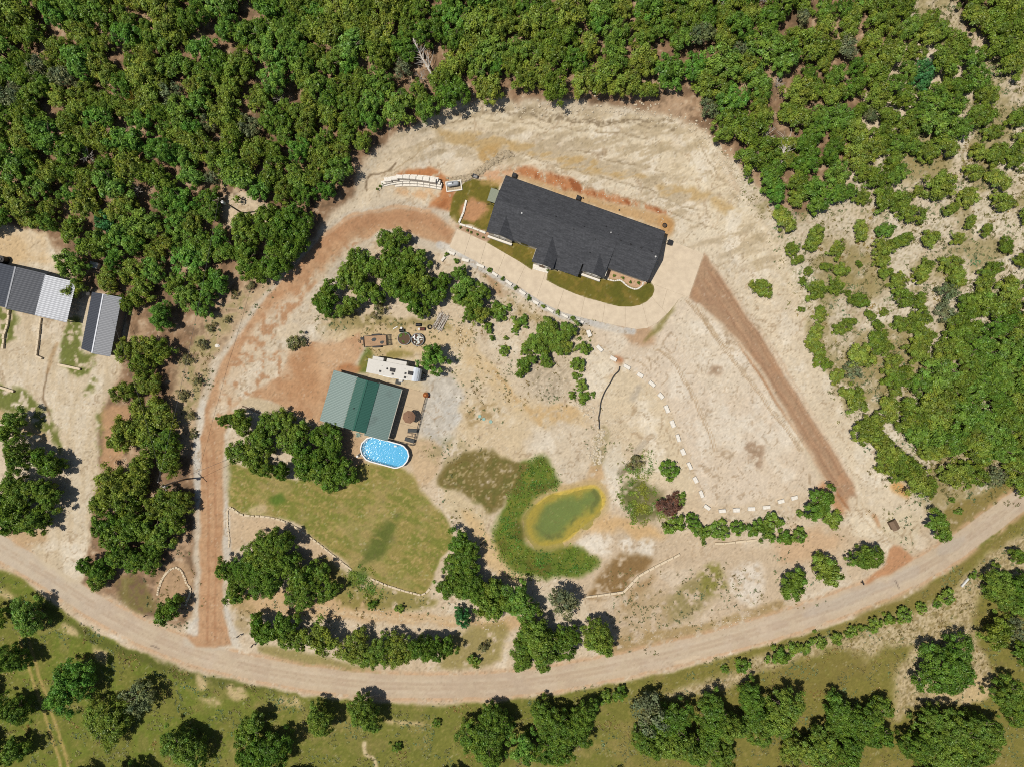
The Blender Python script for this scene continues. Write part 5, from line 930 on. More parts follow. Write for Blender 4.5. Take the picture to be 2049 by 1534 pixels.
# septic lids
for i, (px, py) in enumerate(((960, 832.5), (968, 838), (982, 843))): w = W(px, py); o = MB().cyl((0, 0), .33, -.02, .1, 18, .3).part('septic_lid', 'tealplastic'); o.location = w; tag(o, 'pale green septic lid, %s from the left on the bare ground' % ORD[i], 'lid', 'septic lids')
# ---- propane tank on its pad
w = W(906, 369, .5); pa = math.radians(8); t = thing('propane_tank', 'grey propane tank beside the clay pile', 'propane tank', w, pa)
pr = [(-1.15, .02), (-1.12, .2), (-1.0, .38), (-.8, .46), (.8, .46), (1.0, .38), (1.12, .2), (1.15, .02)]; b = MB(); P = [(x, r_ * math.cos(2 * math.pi * k / 20), .75 + r_ * math.sin(2 * math.pi * k / 20)) for x, r_ in pr for k in range(20)]; b.add(P, [(i * 20 + k, i * 20 + (k + 1) % 20, (i + 1) * 20 + (k + 1) % 20, (i + 1) * 20 + k) for i in range(7) for k in range(20)]); b.part('vessel', 'tank', t, True)
MB().cyl((.05, 0), .14, 1.18, 1.36, 14, .1).part('dome_lid', 'dark', t)
for x in (-.7, .7): MB().box((x, 0, .18), (.16, .6, .36)).part('foot', 'slab', t)
pad = thing('tank_pad', 'gravel pad framed with pale blocks under the propane tank', 'pad', W(908, 372), pa)
MB().box((0, -.1, .0), (2.5, 1.5, .14)).part('gravel_bed', 'rockdark', pad)
for c, d in (((0, -.95, .1), (2.9, .22, .3)), ((0, .75, .1), (2.9, .22, .3)), ((1.36, -.1, .1), (.2, 1.46, .3)), ((-1.36, -.1, .1), (.2, 1.46, .3))): MB().box(c, d).part('kerb_block', 'limestone', pad)
w = W(951, 354.5); t = thing('wheelbarrow', 'grey wheelbarrow on bare soil right of the propane tank', 'wheelbarrow', w, -.3)
MB().add([(-.3, -.22, .3), (.3, -.2, .3), (.3, .2, .3), (-.3, .22, .3), (-.5, -.36, .62), (.48, -.32, .62), (.48, .32, .62), (-.5, .36, .62)], [(3, 2, 1, 0), (0, 1, 5, 4), (1, 2, 6, 5), (2, 3, 7, 6), (3, 0, 4, 7)]).part('tray', 'grey', t)
for y in (-.22, .22): MB().tube([(-.6, y * .3, .25), (.2, y, .35), (1.1, y * 1.3, .6)], .02, 5).part('handle', 'wood', t)
MB().tube([(-.62, -.05, .2), (-.62, .05, .2)], .2, 14).part('wheel', 'rubber', t)
for y in (-.25, .25): MB().tube([(.3, y, .3), (.4, y, 0)], .02, 5).part('leg', 'dark', t)
# ---- neighbour's barn and shed (ground level there)
NB = -1.5
NA = -math.atan2(41, 130)
# barn: slope hinge line is the light ridge strip
bz = NB + 4.0; x, y = up(36, 535, bz); barn = thing('barn', 'large barn at the left edge with slate roof and shiny bare metal lean-to', 'barn', (x, y, NB), -math.atan2(19.5, 82) )
bs = (HCAM - bz) / HCAM / PPM
def q(u, v, z): return (u * bs, -v * bs, z)
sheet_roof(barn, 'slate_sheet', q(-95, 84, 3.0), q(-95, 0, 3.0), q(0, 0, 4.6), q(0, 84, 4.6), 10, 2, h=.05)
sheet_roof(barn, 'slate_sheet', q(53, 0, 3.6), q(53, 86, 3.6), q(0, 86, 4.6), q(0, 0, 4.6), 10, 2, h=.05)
lean_m = sheet_roof(barn, 'bare_glare_sheet', q(112, 2, 2.85), q(112, 86, 2.85), q(52, 86, 3.62), q(52, 2, 3.62), 10, 2, h=.05)
MB().box((0, -42 * bs, 4.64), (.28, 84 * bs, .05)).part('ridge_cap', 'pale_sheet', barn)
def bw(u0, v0, u1, v1, h, z0=0):
    a = Vector(q(u0, v0, 0)); b_ = Vector(q(u1, v1, 0)); d = b_ - a; c = (a + b_) / 2; return MB().box((c.x, c.y, z0 + h / 2), (d.length, .14, h), math.atan2(d.y, d.x)).part('wall', 'wallgrey', barn)
bw(-92, 4, 50, 4, 3.0); bw(-92, 80, 50, 80, 3.0); bw(50, 4.3, 50, 79.7, 3.4)
for vv in (5, 32, 58, 83): MB().box((108 * bs, -vv * bs, 1.4), (.16, .16, 2.8)).part('post', 'wallgrey', barn)
sz = NB + 2.9; x, y = up(208, 588.5, sz); shed = thing('shed', 'narrow shed with slate and pale metal roof slopes right of the barn', 'shed', (x, y, NB), -math.atan2(22.8, 119) )
ss = (HCAM - sz) / HCAM / PPM
def q2(u, v, z): return (u * ss, -v * ss, z)
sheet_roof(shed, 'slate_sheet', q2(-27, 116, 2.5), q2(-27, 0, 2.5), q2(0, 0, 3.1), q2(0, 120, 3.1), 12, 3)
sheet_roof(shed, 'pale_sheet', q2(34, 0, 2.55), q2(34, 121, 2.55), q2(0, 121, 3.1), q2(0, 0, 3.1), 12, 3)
MB().box((0, -60 * ss, 3.14), (.22, 120 * ss, .05)).part('ridge_cap', 'bare_glare_sheet', shed)
for a, b_, c, d in ((-24, 3, 32, 3), (-24, 115, 32, 117), (-24, 3.3, -24, 114.7), (32, 3.3, 32, 116.7)):
    A_ = Vector(q2(a, b_, 0)); B_ = Vector(q2(c, d, 0)); dv = B_ - A_; ce = (A_ + B_) / 2; MB().box((ce.x, ce.y, 1.22), (dv.length, .12, 2.44), math.atan2(dv.y, dv.x)).part('wall', 'wallgrey', shed)
MB().box((4 * ss, -117.5 * ss - .05, 1.1), (2.4, .05, 2.2)).part('door', 'brown', shed)
w = W(190, 531, .5); t = thing('storage_box', 'pale storage box among the trees between barn and shed', 'box', w, -.25); MB().box((0, 0, .4), (1.5, 1.0, .8)).part('body', 'white', t); MB().box((0, 0, .84), (1.56, 1.06, .08)).part('lid', 'rvroof', t)
w = W(180, 588, .5); t = thing('water_barrel', 'dark barrel at the upper left corner of the small shed', 'barrel', w); MB().cyl((0, 0), .38, 0, 1.1, 16).part('body', 'black', t); MB().cyl((0, 0), .33, 1.1, 1.15, 16).part('lid', 'dark', t)
w = W(4, 520, 1.); t = thing('water_tank', 'dark green tank behind the barn at the left edge', 'tank', w); MB().cyl((0, 0), .7, 0, 1.5, 18).part('body', 'dark', t); MB().cyl((0, 0), .3, 1.5, 1.62, 14).part('lid', 'black', t)
# ---- well house
w = W(1789, 1050, .8); t = thing('well_house', 'small brown box shed by the right hand drive mouth', 'well house', w, math.radians(-62) + math.pi / 2); wb = w.z
MB().box((0, 0, .45), (1.15, 1.5, .95)).part('body', 'brown', t)
MB().add([(-.7, -.9, .95), (.7, -.9, .95), (.7, .9, .95), (-.7, .9, .95), (0, -.9, 1.25), (0, .9, 1.25)], [(0, 4, 5, 3), (4, 1, 2, 5), (0, 1, 4), (2, 3, 5), (3, 2, 1, 0)]).part('roof', 'brown', t); MB().box((0, -.765, .4), (.6, .03, .7)).part('hatch', 'dark', t)
# ---- utility poles and wires
def utility_pole(px, py, h, lab, arm_ang):
    w = W(px, py); t = thing('utility_pole', lab, 'utility pole', w); MB().tube([(0, 0, -.2), (0, 0, h)], .15, 10, .1).part('pole', 'pole', t)
    ca, sa = math.cos(arm_ang), math.sin(arm_ang); MB().box((0, 0, h - .35), (2.2, .1, .12), arm_ang).part('crossarm', 'pole', t)
    for k in (-1, 0, 1): MB().cyl((k * 1.0 * ca, k * 1.0 * sa), .06, h - .29, h - .05 + (k == 0) * .3, 8, .04).part('insulator', 'white', t)
    MB().cyl((.32 * sa, -.32 * ca), .24, h - 2.1, h - 1.2, 14).part('transformer', 'tank', t); MB().cyl((.32 * sa, -.32 * ca), .25, h - 1.2, h - 1.13, 14, .2).part('transformer_lid', 'white', t)
    for k in (-.1, .1): MB().cyl((.32 * sa + k, -.32 * ca), .04, h - 1.13, h - .9, 6).part('bushing', 'white', t)
    return w, h
w1, h1 = utility_pole(371.5, 958, 8.6, 'wooden utility pole with grey transformer left of the gravel drive', math.radians(-45)); w2, h2 = utility_pole(485, 427, 10, 'wooden utility pole with transformer at the edge of the upper left wood', math.radians(20))
def wire(a, b_, sag, lab):
    a = Vector(a); b_ = Vector(b_); P = []
    for k in range(15): t_ = k / 14; p = a.lerp(b_, t_); p.z -= sag * 4 * t_ * (1 - t_); P.append(p)
    o = MB().tube(P, .022, 4).part('power_line', 'wire'); tag(o, lab, 'power line')
gc = gb.matrix_world if False else None
gx0, gy0 = up(640, 842, GB + 2.4)
wire((w1.x, w1.y, w1.z + h1 - .4), (gx0, gy0, GB + 2.5), .6, 'thin service wire from the pole to the green roofed building')
wire((w1.x - .7, w1.y + .7, w1.z + h1 - .1), (w2.x, w2.y, w2.z + h2 - .1), 1.0, 'long thin wire between the two utility poles')
sx0, sy0 = up(225, 640, NB + 3.2); wire((w1.x, w1.y, w1.z + h1 - .5), (sx0, sy0, NB + 3.2), .8, 'thin wire from the pole up to the small shed')
# ---- roadside bits
def mailbox(px, py, ang, lab):
    w = W(px, py, .6); t = thing('mailbox', lab, 'mailbox', w, ang); MB().box((0, 0, .5), (.1, .1, 1.1)).part('post', 'dark', t); MB().box((0, 0, 1.07), (.52, .2, .12)).part('box', 'black', t)
    pts = [(.1 * math.cos(a), .1 * math.sin(a)) for a in [k * math.pi / 6 for k in range(7)]]; b = MB(); b.add([(-.26, y, 1.13 + z) for y, z in pts] + [(.26, y, 1.13 + z) for y, z in pts], [tuple(range(7))[::-1], tuple(range(7, 14))] + [(i, i + 1, i + 8, i + 7) for i in range(6)]); b.part('lid', 'black', t); MB().box((.05, -.12, 1.2), (.18, .02, .06)).part('flag', 'rust', t)
mailbox(1725, 1165, math.radians(110), 'black mailbox at the road edge left of the right hand drive mouth'); mailbox(478, 1271, .6, 'black mailbox beside the gravel at the left drive mouth'); mailbox(506, 1290, .9, 'dark mailbox at the road edge, left of the pair below the hedge'); mailbox(514, 1285, .9, 'dark mailbox at the road edge, right of the pair below the hedge')
A_ = W(1922, 1172); B_ = W(1940, 1151); t = thing('white_beam', 'white beam lying in the scrub below the road on the right', 'beam', A_, math.atan2(B_.y - A_.y, B_.x - A_.x)); L = (B_ - A_).to_2d().length; MB().box((L / 2, 0, .25), (L, .3, .3)).part('beam', 'white', t); MB().box((.3, 0, .06), (.15, .4, .14)).part('chock', 'dark', t); MB().box((L - .3, 0, .06), (.15, .4, .14)).part('chock', 'dark', t)
o = MB().box((0, 0, .15), (.5, .3, .3), .4).part('white_crate', 'white'); o.location = W(1947, 1144); tag(o, 'small white crate past the end of the white beam', 'crate')
for px, py, an, lab in ((1270, 1392, .2, 'dark gate post in the grass below the road centre'), (1713, 876, .5, 'dark marker post at the edge of the right hand scrub'), (254, 1318, .4, 'dark marker post in the grass verge at lower left'), (292, 1230, .1, 'short marker post by the road left of the stone ring')):
    w = W(px, py); t = thing('marker_post', lab, 'post', w, an); MB().box((0, 0, .5), (.1, .1, 1.0)).part('stake', 'dark', t); MB().box((.15, 0, .95), (.5, .05, .12)).part('plate', 'dark', t)
o = link('boulder', rock_mesh(5, 'boulder', 'rock', .3)); w = W(74, 875); o.location = w; o.scale = (1.0, .7, .6); o.rotation_euler = (0, 0, -.2); tag(o, 'flat pale boulder on the verge above the lower left trees', 'boulder')
o = link('boulder', rock_mesh(6, 'boulder', 'limestone')); w = W(435, 692); o.location = w; o.scale = (.5, .45, .5); tag(o, 'white boulder on the verge left of the gravel drive', 'boulder')
A_ = W(485, 812); B_ = W(545, 836); t = thing('pole_log', 'thin pale pole lying beside the trees at the gravel forecourt', 'pole', A_, math.atan2(B_.y - A_.y, B_.x - A_.x)); L = (B_ - A_).to_2d().length; MB().tube([(0, 0, .15), (L / 2, .05, .15), (L, 0, .15)], .1, 7).part('pole', 'pole', t); MB().tube([(L - .02, 0, .15), (L + .05, 0, .15)], .06, 7).part('cut_end', 'wood', t)
# drain pipe
P = [W(a, b_) + Vector((0, 0, .1)) for a, b_ in smooth_pts([(1240, 733), (1238, 742), (1229, 751), (1222, 764), (1212, 780), (1206, 793), (1202, 806), (1200, 825), (1198, 834), (1199, 845), (1199, 858)], 3)]
tag(MB().tube(P, .12, 7).part('drain_pipe', 'blackpipe'), 'black drain pipe snaking down the sandy slope from the block arc', 'pipe')
# ------------------------------------------------------------------ foliage
M['leaf_J'] = leaf_mat('juniper_leaf', (.140, .208, .023), (.232, .282, .042))
M['leaf_O'] = leaf_mat('oak_leaf', (.102, .190, .020), (.182, .258, .036))
M['leaf_B'] = leaf_mat('bright_leaf', (.115, .245, .030), (.175, .290, .046))
M['leaf_T'] = leaf_mat('teal_leaf', (.060, .19, .05), (.075, .21, .06))
M['leaf_G'] = leaf_mat('grey_leaf', (.155, .195, .075), (.20, .215, .105))
M['leaf_Y'] = leaf_mat('yellow_leaf', (.24, .19, .03), (.26, .20, .04))
M['leaf_R'] = leaf_mat('rust_leaf', (.150, .070, .050), (.17, .09, .06))
M['leaf_E'] = leaf_mat('green_tree_leaf', (.115, .215, .026), (.180, .270, .040))
M['leaf_S'] = leaf_mat('scrub_leaf', (.165, .165, .058), (.225, .205, .088))
def leaves_mesh(name, C, S, T, R, m, flat=.35, seed=0, shape=1.0):
    """C centres, S sizes, T tints (n,3); one small bent leaf spray (quad) each"""
    rs = np.random.RandomState(seed); n = len(C)
    nrm = R + rs.normal(size=(n, 3)) * flat; nrm[:, 2] += .55; nrm /= np.linalg.norm(nrm, axis=1, keepdims=True) + 1e-9
    a = np.cross(nrm, rs.normal(size=(n, 3))); a /= np.linalg.norm(a, axis=1, keepdims=True) + 1e-9; b = np.cross(nrm, a)
    s = S[:, None]; e = (.35 + .4 * rs.rand(n, 1)) * shape
    V = np.stack([C - a * s, C - b * s * e + nrm * s * .15, C + a * s, C + b * s * e + nrm * s * .15], 1).reshape(-1, 3).astype(np.float32)
    me = bpy.data.meshes.new(name); me.vertices.add(4 * n); me.vertices.foreach_set('co', V.ravel()); me.loops.add(4 * n); me.loops.foreach_set('vertex_index', np.arange(4 * n, dtype=np.int32))
    me.polygons.add(n); me.polygons.foreach_set('loop_start', np.arange(0, 4 * n, 4, dtype=np.int32)); me.polygons.foreach_set('loop_total', np.full(n, 4, np.int32))
    at = me.attributes.new('tint', 'FLOAT_COLOR', 'POINT'); at.data.foreach_set('color', np.concatenate([np.repeat(T, 4, 0), np.ones((4 * n, 1))], 1).astype(np.float32).ravel())
    me.update(); me.materials.append(M[m]); return me
def crown_mesh(kind, seed, nclump, nleaf, size, m, spiky=0.0, openness=0.0, z0=.18):
    rs = np.random.RandomState(seed); ph = rs.rand(4) * 6.28; am = rs.uniform(.05, .16, 4) * (1 + openness)
    Cs = []; Ss = []; Ts = []; Rs = []
    nl = 1 if kind in 'SKR' else rs.randint(2, 5); lobes = []
    for i in range(nl):
        a = i * 6.28 / nl + rs.rand(); o_ = 0 if nl == 1 else rs.uniform(.22, .46); lobes.append((o_ * math.cos(a), o_ * math.sin(a), 1.0 if nl == 1 else rs.uniform(.5, .74), 1.0 if i == 0 else rs.uniform(.7, 1.0)))
    k = 0; tries = 0; centres = []
    while k < nclump and tries < nclump * 30:
        tries += 1; th = rs.rand() * 6.28; out = sum(am[i] * math.cos((i + 2) * th + ph[i]) for i in range(4)); rmax = .86 + out
        lb = lobes[rs.choice(nl, p=np.array([q_[2] ** 2 for q_ in lobes]) / sum(q_[2] ** 2 for q_ in lobes))]; rmax *= lb[2]; rr = math.sqrt(rs.rand()) * rmax; zz = math.sqrt(max(0, 1 - (rr / (rmax * 1.06)) ** 2)) ** .85
        z = z0 + (1 - z0) * lb[3] * (zz * (.72 + .28 * rs.rand() ** .5) if rs.rand() < .8 else zz * rs.rand()) * .93
        c = np.array([lb[0] + rr * math.cos(th), lb[1] + rr * math.sin(th), z]); rad = rs.uniform(.13, .23) * (nclump / 45) ** -.33
        if any(np.linalg.norm(c - q) < rad * .75 for q in centres): continue
        centres.append(c); k += 1
        n = int(nleaf * rs.uniform(.7, 1.3)); d = rs.normal(size=(n, 3)); d /= np.linalg.norm(d, axis=1, keepdims=True); d[:, 2] = np.where(d[:, 2] < -.4, -d[:, 2], d[:, 2])
        q = rs.rand(n, 1) ** .45; sp = np.where(rs.rand(n, 1) < spiky, 1.0 + rs.rand(n, 1) * .7, 1.0)
        p = c + d * q * rad * sp * np.array([1, 1, .85]); Cs.append(p); Rs.append(d * .8 + np.array([c[0], c[1], .35]) * .5)
        t = rs.uniform(.66, 1.3); hue = rs.uniform(-.13, .13); tt = np.ones((n, 3)) * t * (.85 + .3 * rs.rand(n, 1)); tt[:, 0] *= 1 + hue; tt[:, 2] *= 1 - hue; Ts.append(tt); Ss.append(size * rs.uniform(.7, 1.35, n))
    return leaves_mesh('crown', np.concatenate(Cs), np.concatenate(Ss), np.concatenate(Ts), np.concatenate(Rs), m, .55, seed, .9)
def trunk_mesh(seed, m='trunk', bare=False):
    r = random.Random(seed); b = MB()
    b.tube([(0, 0, -.05), (r.uniform(-.03, .03), r.uniform(-.03, .03), .25), (r.uniform(-.06, .06), r.uniform(-.06, .06), .55)], .07, 6, .035)
    for k in range(7 if not bare else 12):
        a = k * 2.4 + r.random(); z = r.uniform(.2, .5); L = r.uniform(.35, .7) * (1.15 if bare else 1); z2 = z + r.uniform(.15, .4)
        mid = (L * .5 * math.cos(a), L * .5 * math.sin(a), (z + z2) / 2 + .05); end = (L * math.cos(a + .2), L * math.sin(a + .2), z2)
        b.tube([(0, 0, z), mid, end], .028, 5, .008)
        for q in range(3 if bare else 1): a2 = a + r.uniform(-.9, .9); b.tube([mid, (mid[0] + .3 * math.cos(a2), mid[1] + .3 * math.sin(a2), mid[2] + r.uniform(.05, .25))], .012, 4, .005)
    return b.mesh('trunk', m)
TR = {'trunk': [trunk_mesh(i) for i in range(4)], 'dead': [trunk_mesh(20 + i, 'deadwood', True) for i in range(3)]}
CR = {
 'J': [crown_mesh('J', 10 + i, 58, 112, .049, 'leaf_J', .25, .25) for i in range(6)],
 'O': [crown_mesh('O', 30 + i, 64, 112, .048, 'leaf_O', .1, .35) for i in range(5)],
 'JB': [crown_mesh('J', 50 + i, 160, 110, .029, 'leaf_J', .25, .3) for i in range(3)],
 'OB': [crown_mesh('O', 60 + i, 170, 112, .028, 'leaf_O', .08, .45) for i in range(4)],
 'E': [crown_mesh('E', 140 + i, 62, 96, .050, 'leaf_E', .18, .5) for i in range(4)],
 'B': [crown_mesh('B', 70 + i, 70, 108, .046, 'leaf_B', .05, .4) for i in range(3)],
 'BB': [crown_mesh('B', 75 + i, 160, 108, .029, 'leaf_B', .05, .4) for i in range(2)],
 'ORound': [crown_mesh('S', 65, 210, 110, .028, 'leaf_O', .08, .2, .1)],
 'T': [crown_mesh('T', 80, 50, 80, .06, 'leaf_T', .05, .3)],
 'G': [crown_mesh('G', 85 + i, 40, 60, .055, 'leaf_G', .3, .5) for i in range(3)],
 'Y': [crown_mesh('Y', 90, 34, 60, .07, 'leaf_Y', .1, .4)],
 'R': [crown_mesh('R', 92, 70, 70, .05, 'leaf_R', .2, .3, .05)],
 'S': [crown_mesh('S', 95 + i, 22, 64, .10, 'leaf_O', .25, .5, .02) for i in range(4)],
 'K': [crown_mesh('K', 100 + i, 22, 44, .085, 'leaf_S', .35, .7, .02) for i in range(4)],
}
KIND = {'J': ('juniper_tree', 'tree'), 'O': ('oak_tree', 'tree'), 'B': ('broadleaf_tree', 'tree'), 'E': ('green_tree', 'tree'), 'T': ('broadleaf_tree', 'tree'), 'G': ('grey_tree', 'tree'), 'Y': ('broadleaf_tree', 'tree'), 'R': ('bush', 'bush'), 'S': ('shrub', 'shrub'), 'K': ('shrub', 'shrub'), 'D': ('dead_tree', 'tree')}  # E covers fresh green wood trees of unspecified species
TRND = random.Random(12); PLACED = []; BOOST = [1.03]
def plant(px, py, rpx, kind, label, group=None, hk=1.0):
    label_ = label
    r0 = rpx / PPM
    if kind in 'SKR': h = 1.15 * r0 + .25
    elif kind == 'J': h = min(6.5, 1.25 * r0 + 1.4)
    elif kind == 'D': h = 3.5
    else: h = min(7.5, 1.15 * r0 + 1.9)
    h *= hk * TRND.uniform(.9, 1.12)
    x = y = 0; z = 0.0
    for _ in range(5): x, y = up(px, py, z + .55 * h); z = hz(x, y)
    rm = r0 * (HCAM - z - .55 * h) / HCAM
    nm, cat = KIND[kind]
    if kind == 'J' and hk < 1: nm, cat = 'juniper_bush', 'bush'
    t = link(nm, None); t.empty_display_size = .3; t.location = (x, y, z - .03); t.rotation_euler = (TRND.uniform(-.05, .05), TRND.uniform(-.05, .05), TRND.uniform(0, 6.283)); tag(t, label, cat, group)
    if kind == 'D': ms = None
    else:
        key = kind
        if rpx > 38 and kind + 'B' in CR: key = kind + 'B'
        if 'big round oak' in label: key = 'ORound'
        ms = TRND.choice(CR[key])
    sx = rm * ((BOOST[0] if rpx < 38 else .94) if hk == 1 and kind not in 'SKR' else .98) * TRND.uniform(.93, 1.07)
    tm = link('trunk' if kind not in 'SKR' else 'stem', TRND.choice(TR['dead'] if kind == 'D' else TR['trunk']), t); tm.scale = (sx * .95, sx * .95, h)
    if ms: c = link('crown' if kind not in 'SKR' else 'foliage', ms, t); c.scale = (sx, sx * TRND.uniform(.92, 1.08), h)
    PLACED.append((px, py, rpx)); return t
def many(L, kind, label, group, hk=1.0):
    if len(L) >= 5:
        x0, x1 = min(p[0] for p in L), max(p[0] for p in L); y0, y1 = min(p[1] for p in L), max(p[1] for p in L); rr = sorted(p[2] for p in L)
        for p in L:
            a = ('left', 'central', 'right')[min(2, int(3 * (p[0] - x0) / (x1 - x0 + 1)))]; b = ('upper', 'middle', 'lower')[min(2, int(3 * (p[1] - y0) / (y1 - y0 + 1)))]; sz = 'small' if p[2] <= rr[len(rr) // 3] else 'large' if p[2] >= rr[-1 - len(rr) // 3] else 'medium'
            plant(p[0], p[1], p[2], p[3] if len(p) > 3 else kind, '%s %s, %s %s part' % (sz, label.replace('small ', ''), b, a), group, hk)
        return
    for p in L: plant(p[0], p[1], p[2], p[3] if len(p) > 3 else kind, label, group, hk)
def inpoly(P, x, y):
    ins = False; n = len(P)
    for i in range(n):
        (ax, ay), (bx, by) = P[i], P[(i + 1) % n]
        if (ay > y) != (by > y) and x < (bx - ax) * (y - ay) / (by - ay) + ax: ins = not ins
    return ins
def fill(poly, spacing, rmin, rmax, mix, label, group, holes=(), seed=0, tries=6000, maxn=400):
    BOOST[0] = 1.17; r = random.Random(seed); xs = [p[0] for p in poly]; ys = [p[1] for p in poly]; n = 0; kinds = list(mix); wts = [mix[k] for k in kinds]; mine = []
    for _ in range(tries):
        x = r.uniform(min(xs), max(xs)); y = r.uniform(min(ys), max(ys))
        if not inpoly(poly, x, y) or any(inpoly(h, x, y) for h in holes): continue
        rad = r.uniform(rmin, rmax); k = rad / ((rmin + rmax) / 2)
        if any((x - a) ** 2 + (y - b) ** 2 < (spacing * (.5 * k + .5 * c / ((rmin + rmax) / 2)) if c < rmax * 1.4 else c * .8 + rad * .4) ** 2 for a, b, c in PLACED): continue
        kd = r.choices(kinds, wts)[0]
        lb = label[kd] if isinstance(label, dict) else label; fx_ = (x - min(xs)) / (max(xs) - min(xs)); fy_ = (y - min(ys)) / (max(ys) - min(ys)); sz_ = ('smallish', 'mid sized', 'large')[min(2, int(3 * (rad - rmin) / (rmax - rmin)))]
        if '%' in lb: lb = lb % (sz_, ('upper', 'middle', 'lower')[min(2, int(fy_ * 3))] + ' ' + ('left', 'centre', 'right')[min(2, int(fx_ * 3))])
        plant(x, y, rad * (.8 if kd in 'GD' else 1), kd, lb, group); n += 1
        if n >= maxn: break
    BOOST[0] = 1.03
# --- single trees that can be told apart
one = [(58, 1235, 42, 'B', 'bright oak at lower left throwing its shadow on the road'), (138, 1370, 58, 'B', 'large bright oak beside the wheel tracks in the lower left meadow'), (213, 1447, 54, 'J', 'dark round juniper below the bright oak in the lower left meadow'),
 (280, 1392, 42, 'G', 'grey half bare tree right of the bright meadow oak'), (362, 1492, 52, 'O', 'oak at the bottom edge right of the dark round juniper'), (338, 1218, 33, 'O', 'small oak at the foot of the oval stone ring'),
 (640, 1437, 41, 'O', 'left oak of the pair below the road near the narrow white path'), (730, 1430, 48, 'O', 'right oak of the pair below the road, at the top of the narrow white path'), (866, 718, 33, 'B', 'round bright oak touching the front of the travel trailer'),
 (924, 1235, 21, 'T', 'small dark rounded tree below the clump at the lawn end'), (1899, 1338, 67, 'OB' if False else 'O', 'big round oak standing alone in the pale scrub at lower right'), (1045, 1205, 42, 'B', 'bright oak just below the pond dam'), (1127, 1200, 42, 'G', 'grey green tree at the left end of the long block wall'),
 (1196, 1278, 46, 'O', 'rounded oak above the road right of the big oak clump'), (1589, 1169, 33, 'O', 'left oak of the three in a row above the road on the right'), (1654, 1139, 34, 'O', 'middle oak of the three in a row above the road on the right'), (1733, 1115, 41, 'O', 'right oak of the three in a row, beside the red drive mouth'),
 (1876, 1055, 29, 'O', 'lone oak above the road right of the small brown shed'), (1633, 1008, 34, 'O', 'oak at the lower right corner of the sand pad by the last blocks'), (1526, 573, 22, 'J', 'lone juniper bush on the bare bank right of the straight gravel drive'), (1339, 939, 22, 'S', 'spreading green shrub on the sand slope left of the block arc'),
 (1341, 1012, 27, 'R', 'rusty red brown dead bush left of the lowest arc blocks'), (320, 632, 39, 'B', 'bright green round tree right of the small shed'), (745, 208, 33, 'B', 'bright green tree at the wood edge above the left end of the cut bank'), (739, 240, 27, 'B', 'lower half of the bright green pair at the wood edge by the cut bank'),
 (1464, 203, 35, 'B', 'bright green tree at the wood edge above the right end of the cut bank'), (655, 377, 22, 'B', 'bright green bush at the wood edge left of the stone terrace'), (1494, 78, 14, 'T', 'small teal green tree in the wood above the right end of the bank'), (1849, 150, 27, 'T', 'teal green tree in the upper right wood'), (1770, 463, 20, 'B', 'vivid green bush among the upper right scrub'),
 (263, 193, 16, 'Y', 'small yellow tree in the upper left wood'), (320, 302, 40, 'B', 'larger of the vivid green pair in the upper left wood'), (360, 318, 28, 'B', 'smaller of the vivid green pair in the upper left wood'), (146, 532, 32, 'E', 'open green tree overhanging the barn lean-to'), (213, 447, 26, 'T', 'dark teal tree near the edge of the wood above the barn'), (1274, 925, 17, 'K', 'dull dark scrub on the white silt right of the drain rocks'), (592, 678, 20, 'K', 'ragged scrub island on the gravel forecourt')]
for p in one: plant(p[0], p[1], p[2], p[3], p[4])
# --- clumps
many([(-8, 1235, 24), (23, 1322, 40), (30, 1419, 44), (15, 1505, 38)], 'O', 'dark oak in the column at the left edge below the road', 'oaks at the lower left edge')
many([(505, 1455, 36), (540, 1500, 52), (500, 1520, 40)], 'O', 'oak in the trio at the bottom edge left of the narrow white path', 'oaks at the bottom edge left of the white path')
many([(520, 1255, 31), (556, 1252, 36), (585, 1278, 30), (642, 1272, 37, 'J'), (712, 1298, 42, 'J'), (758, 1302, 42), (802, 1300, 43, 'J'), (850, 1298, 44), (884, 1287, 28)], 'O', 'tree in the dense row above the road left of centre', 'trees in the row above the road')
many([(553, 1080, 42), (524, 1113, 46), (562, 1126, 44), (496, 1132, 42), (459, 1144, 30), (524, 1166, 45), (476, 1177, 34), (595, 1148, 38), (597, 1188, 40), (641, 1141, 25), (658, 1183, 27)], 'O', 'oak in the clump between gravel drive and lawn edging', 'oaks between gravel drive and lawn edging')
many([(929, 1122, 42), (912, 1172, 44), (947, 1182, 46), (980, 1189, 38), (925, 1098, 32), (1005, 1212, 32), (985, 1215, 26, 'J')], 'O', 'dark oak in the clump at the right lawn end', 'oaks at the right end of the lawn')
many([(1085, 1290, 56), (1045, 1302, 42), (1120, 1282, 44), (1065, 1270, 36)], 'O', 'oak in the big clump above the road below the pond', 'oaks above the road below the pond')
many([(1124, 1455, 48), (1090, 1440, 42), (1174, 1432, 42), (1107, 1497, 44), (1152, 1468, 42)], 'O', 'oak in the clump below the road bottom centre', 'oaks below the road at bottom centre')
many([(970, 1472, 54), (995, 1440, 40), (979, 1508, 50), (1044, 1492, 34, 'B')], 'O', 'dark oak left of the clump at bottom centre', 'oaks left of bottom centre')
many([(1301, 1424, 44, 'G'), (1344, 1440, 52), (1357, 1489, 52), (1290, 1484, 44), (1424, 1432, 54), (1457, 1457, 48), (1407, 1490, 48), (1507, 1406, 48), (1517, 1450, 44), (1450, 1515, 40), (1569, 1416, 54), (1556, 1450, 44)], 'O', 'oak in the long grove along the bottom right of centre', 'oaks in the bottom grove')
many([(1686, 1424, 50), (1723, 1450, 46), (1752, 1427, 36), (1752, 1470, 38)], 'O', 'oak in the isolated group left of the big lone oak', 'oaks left of the big lone oak')
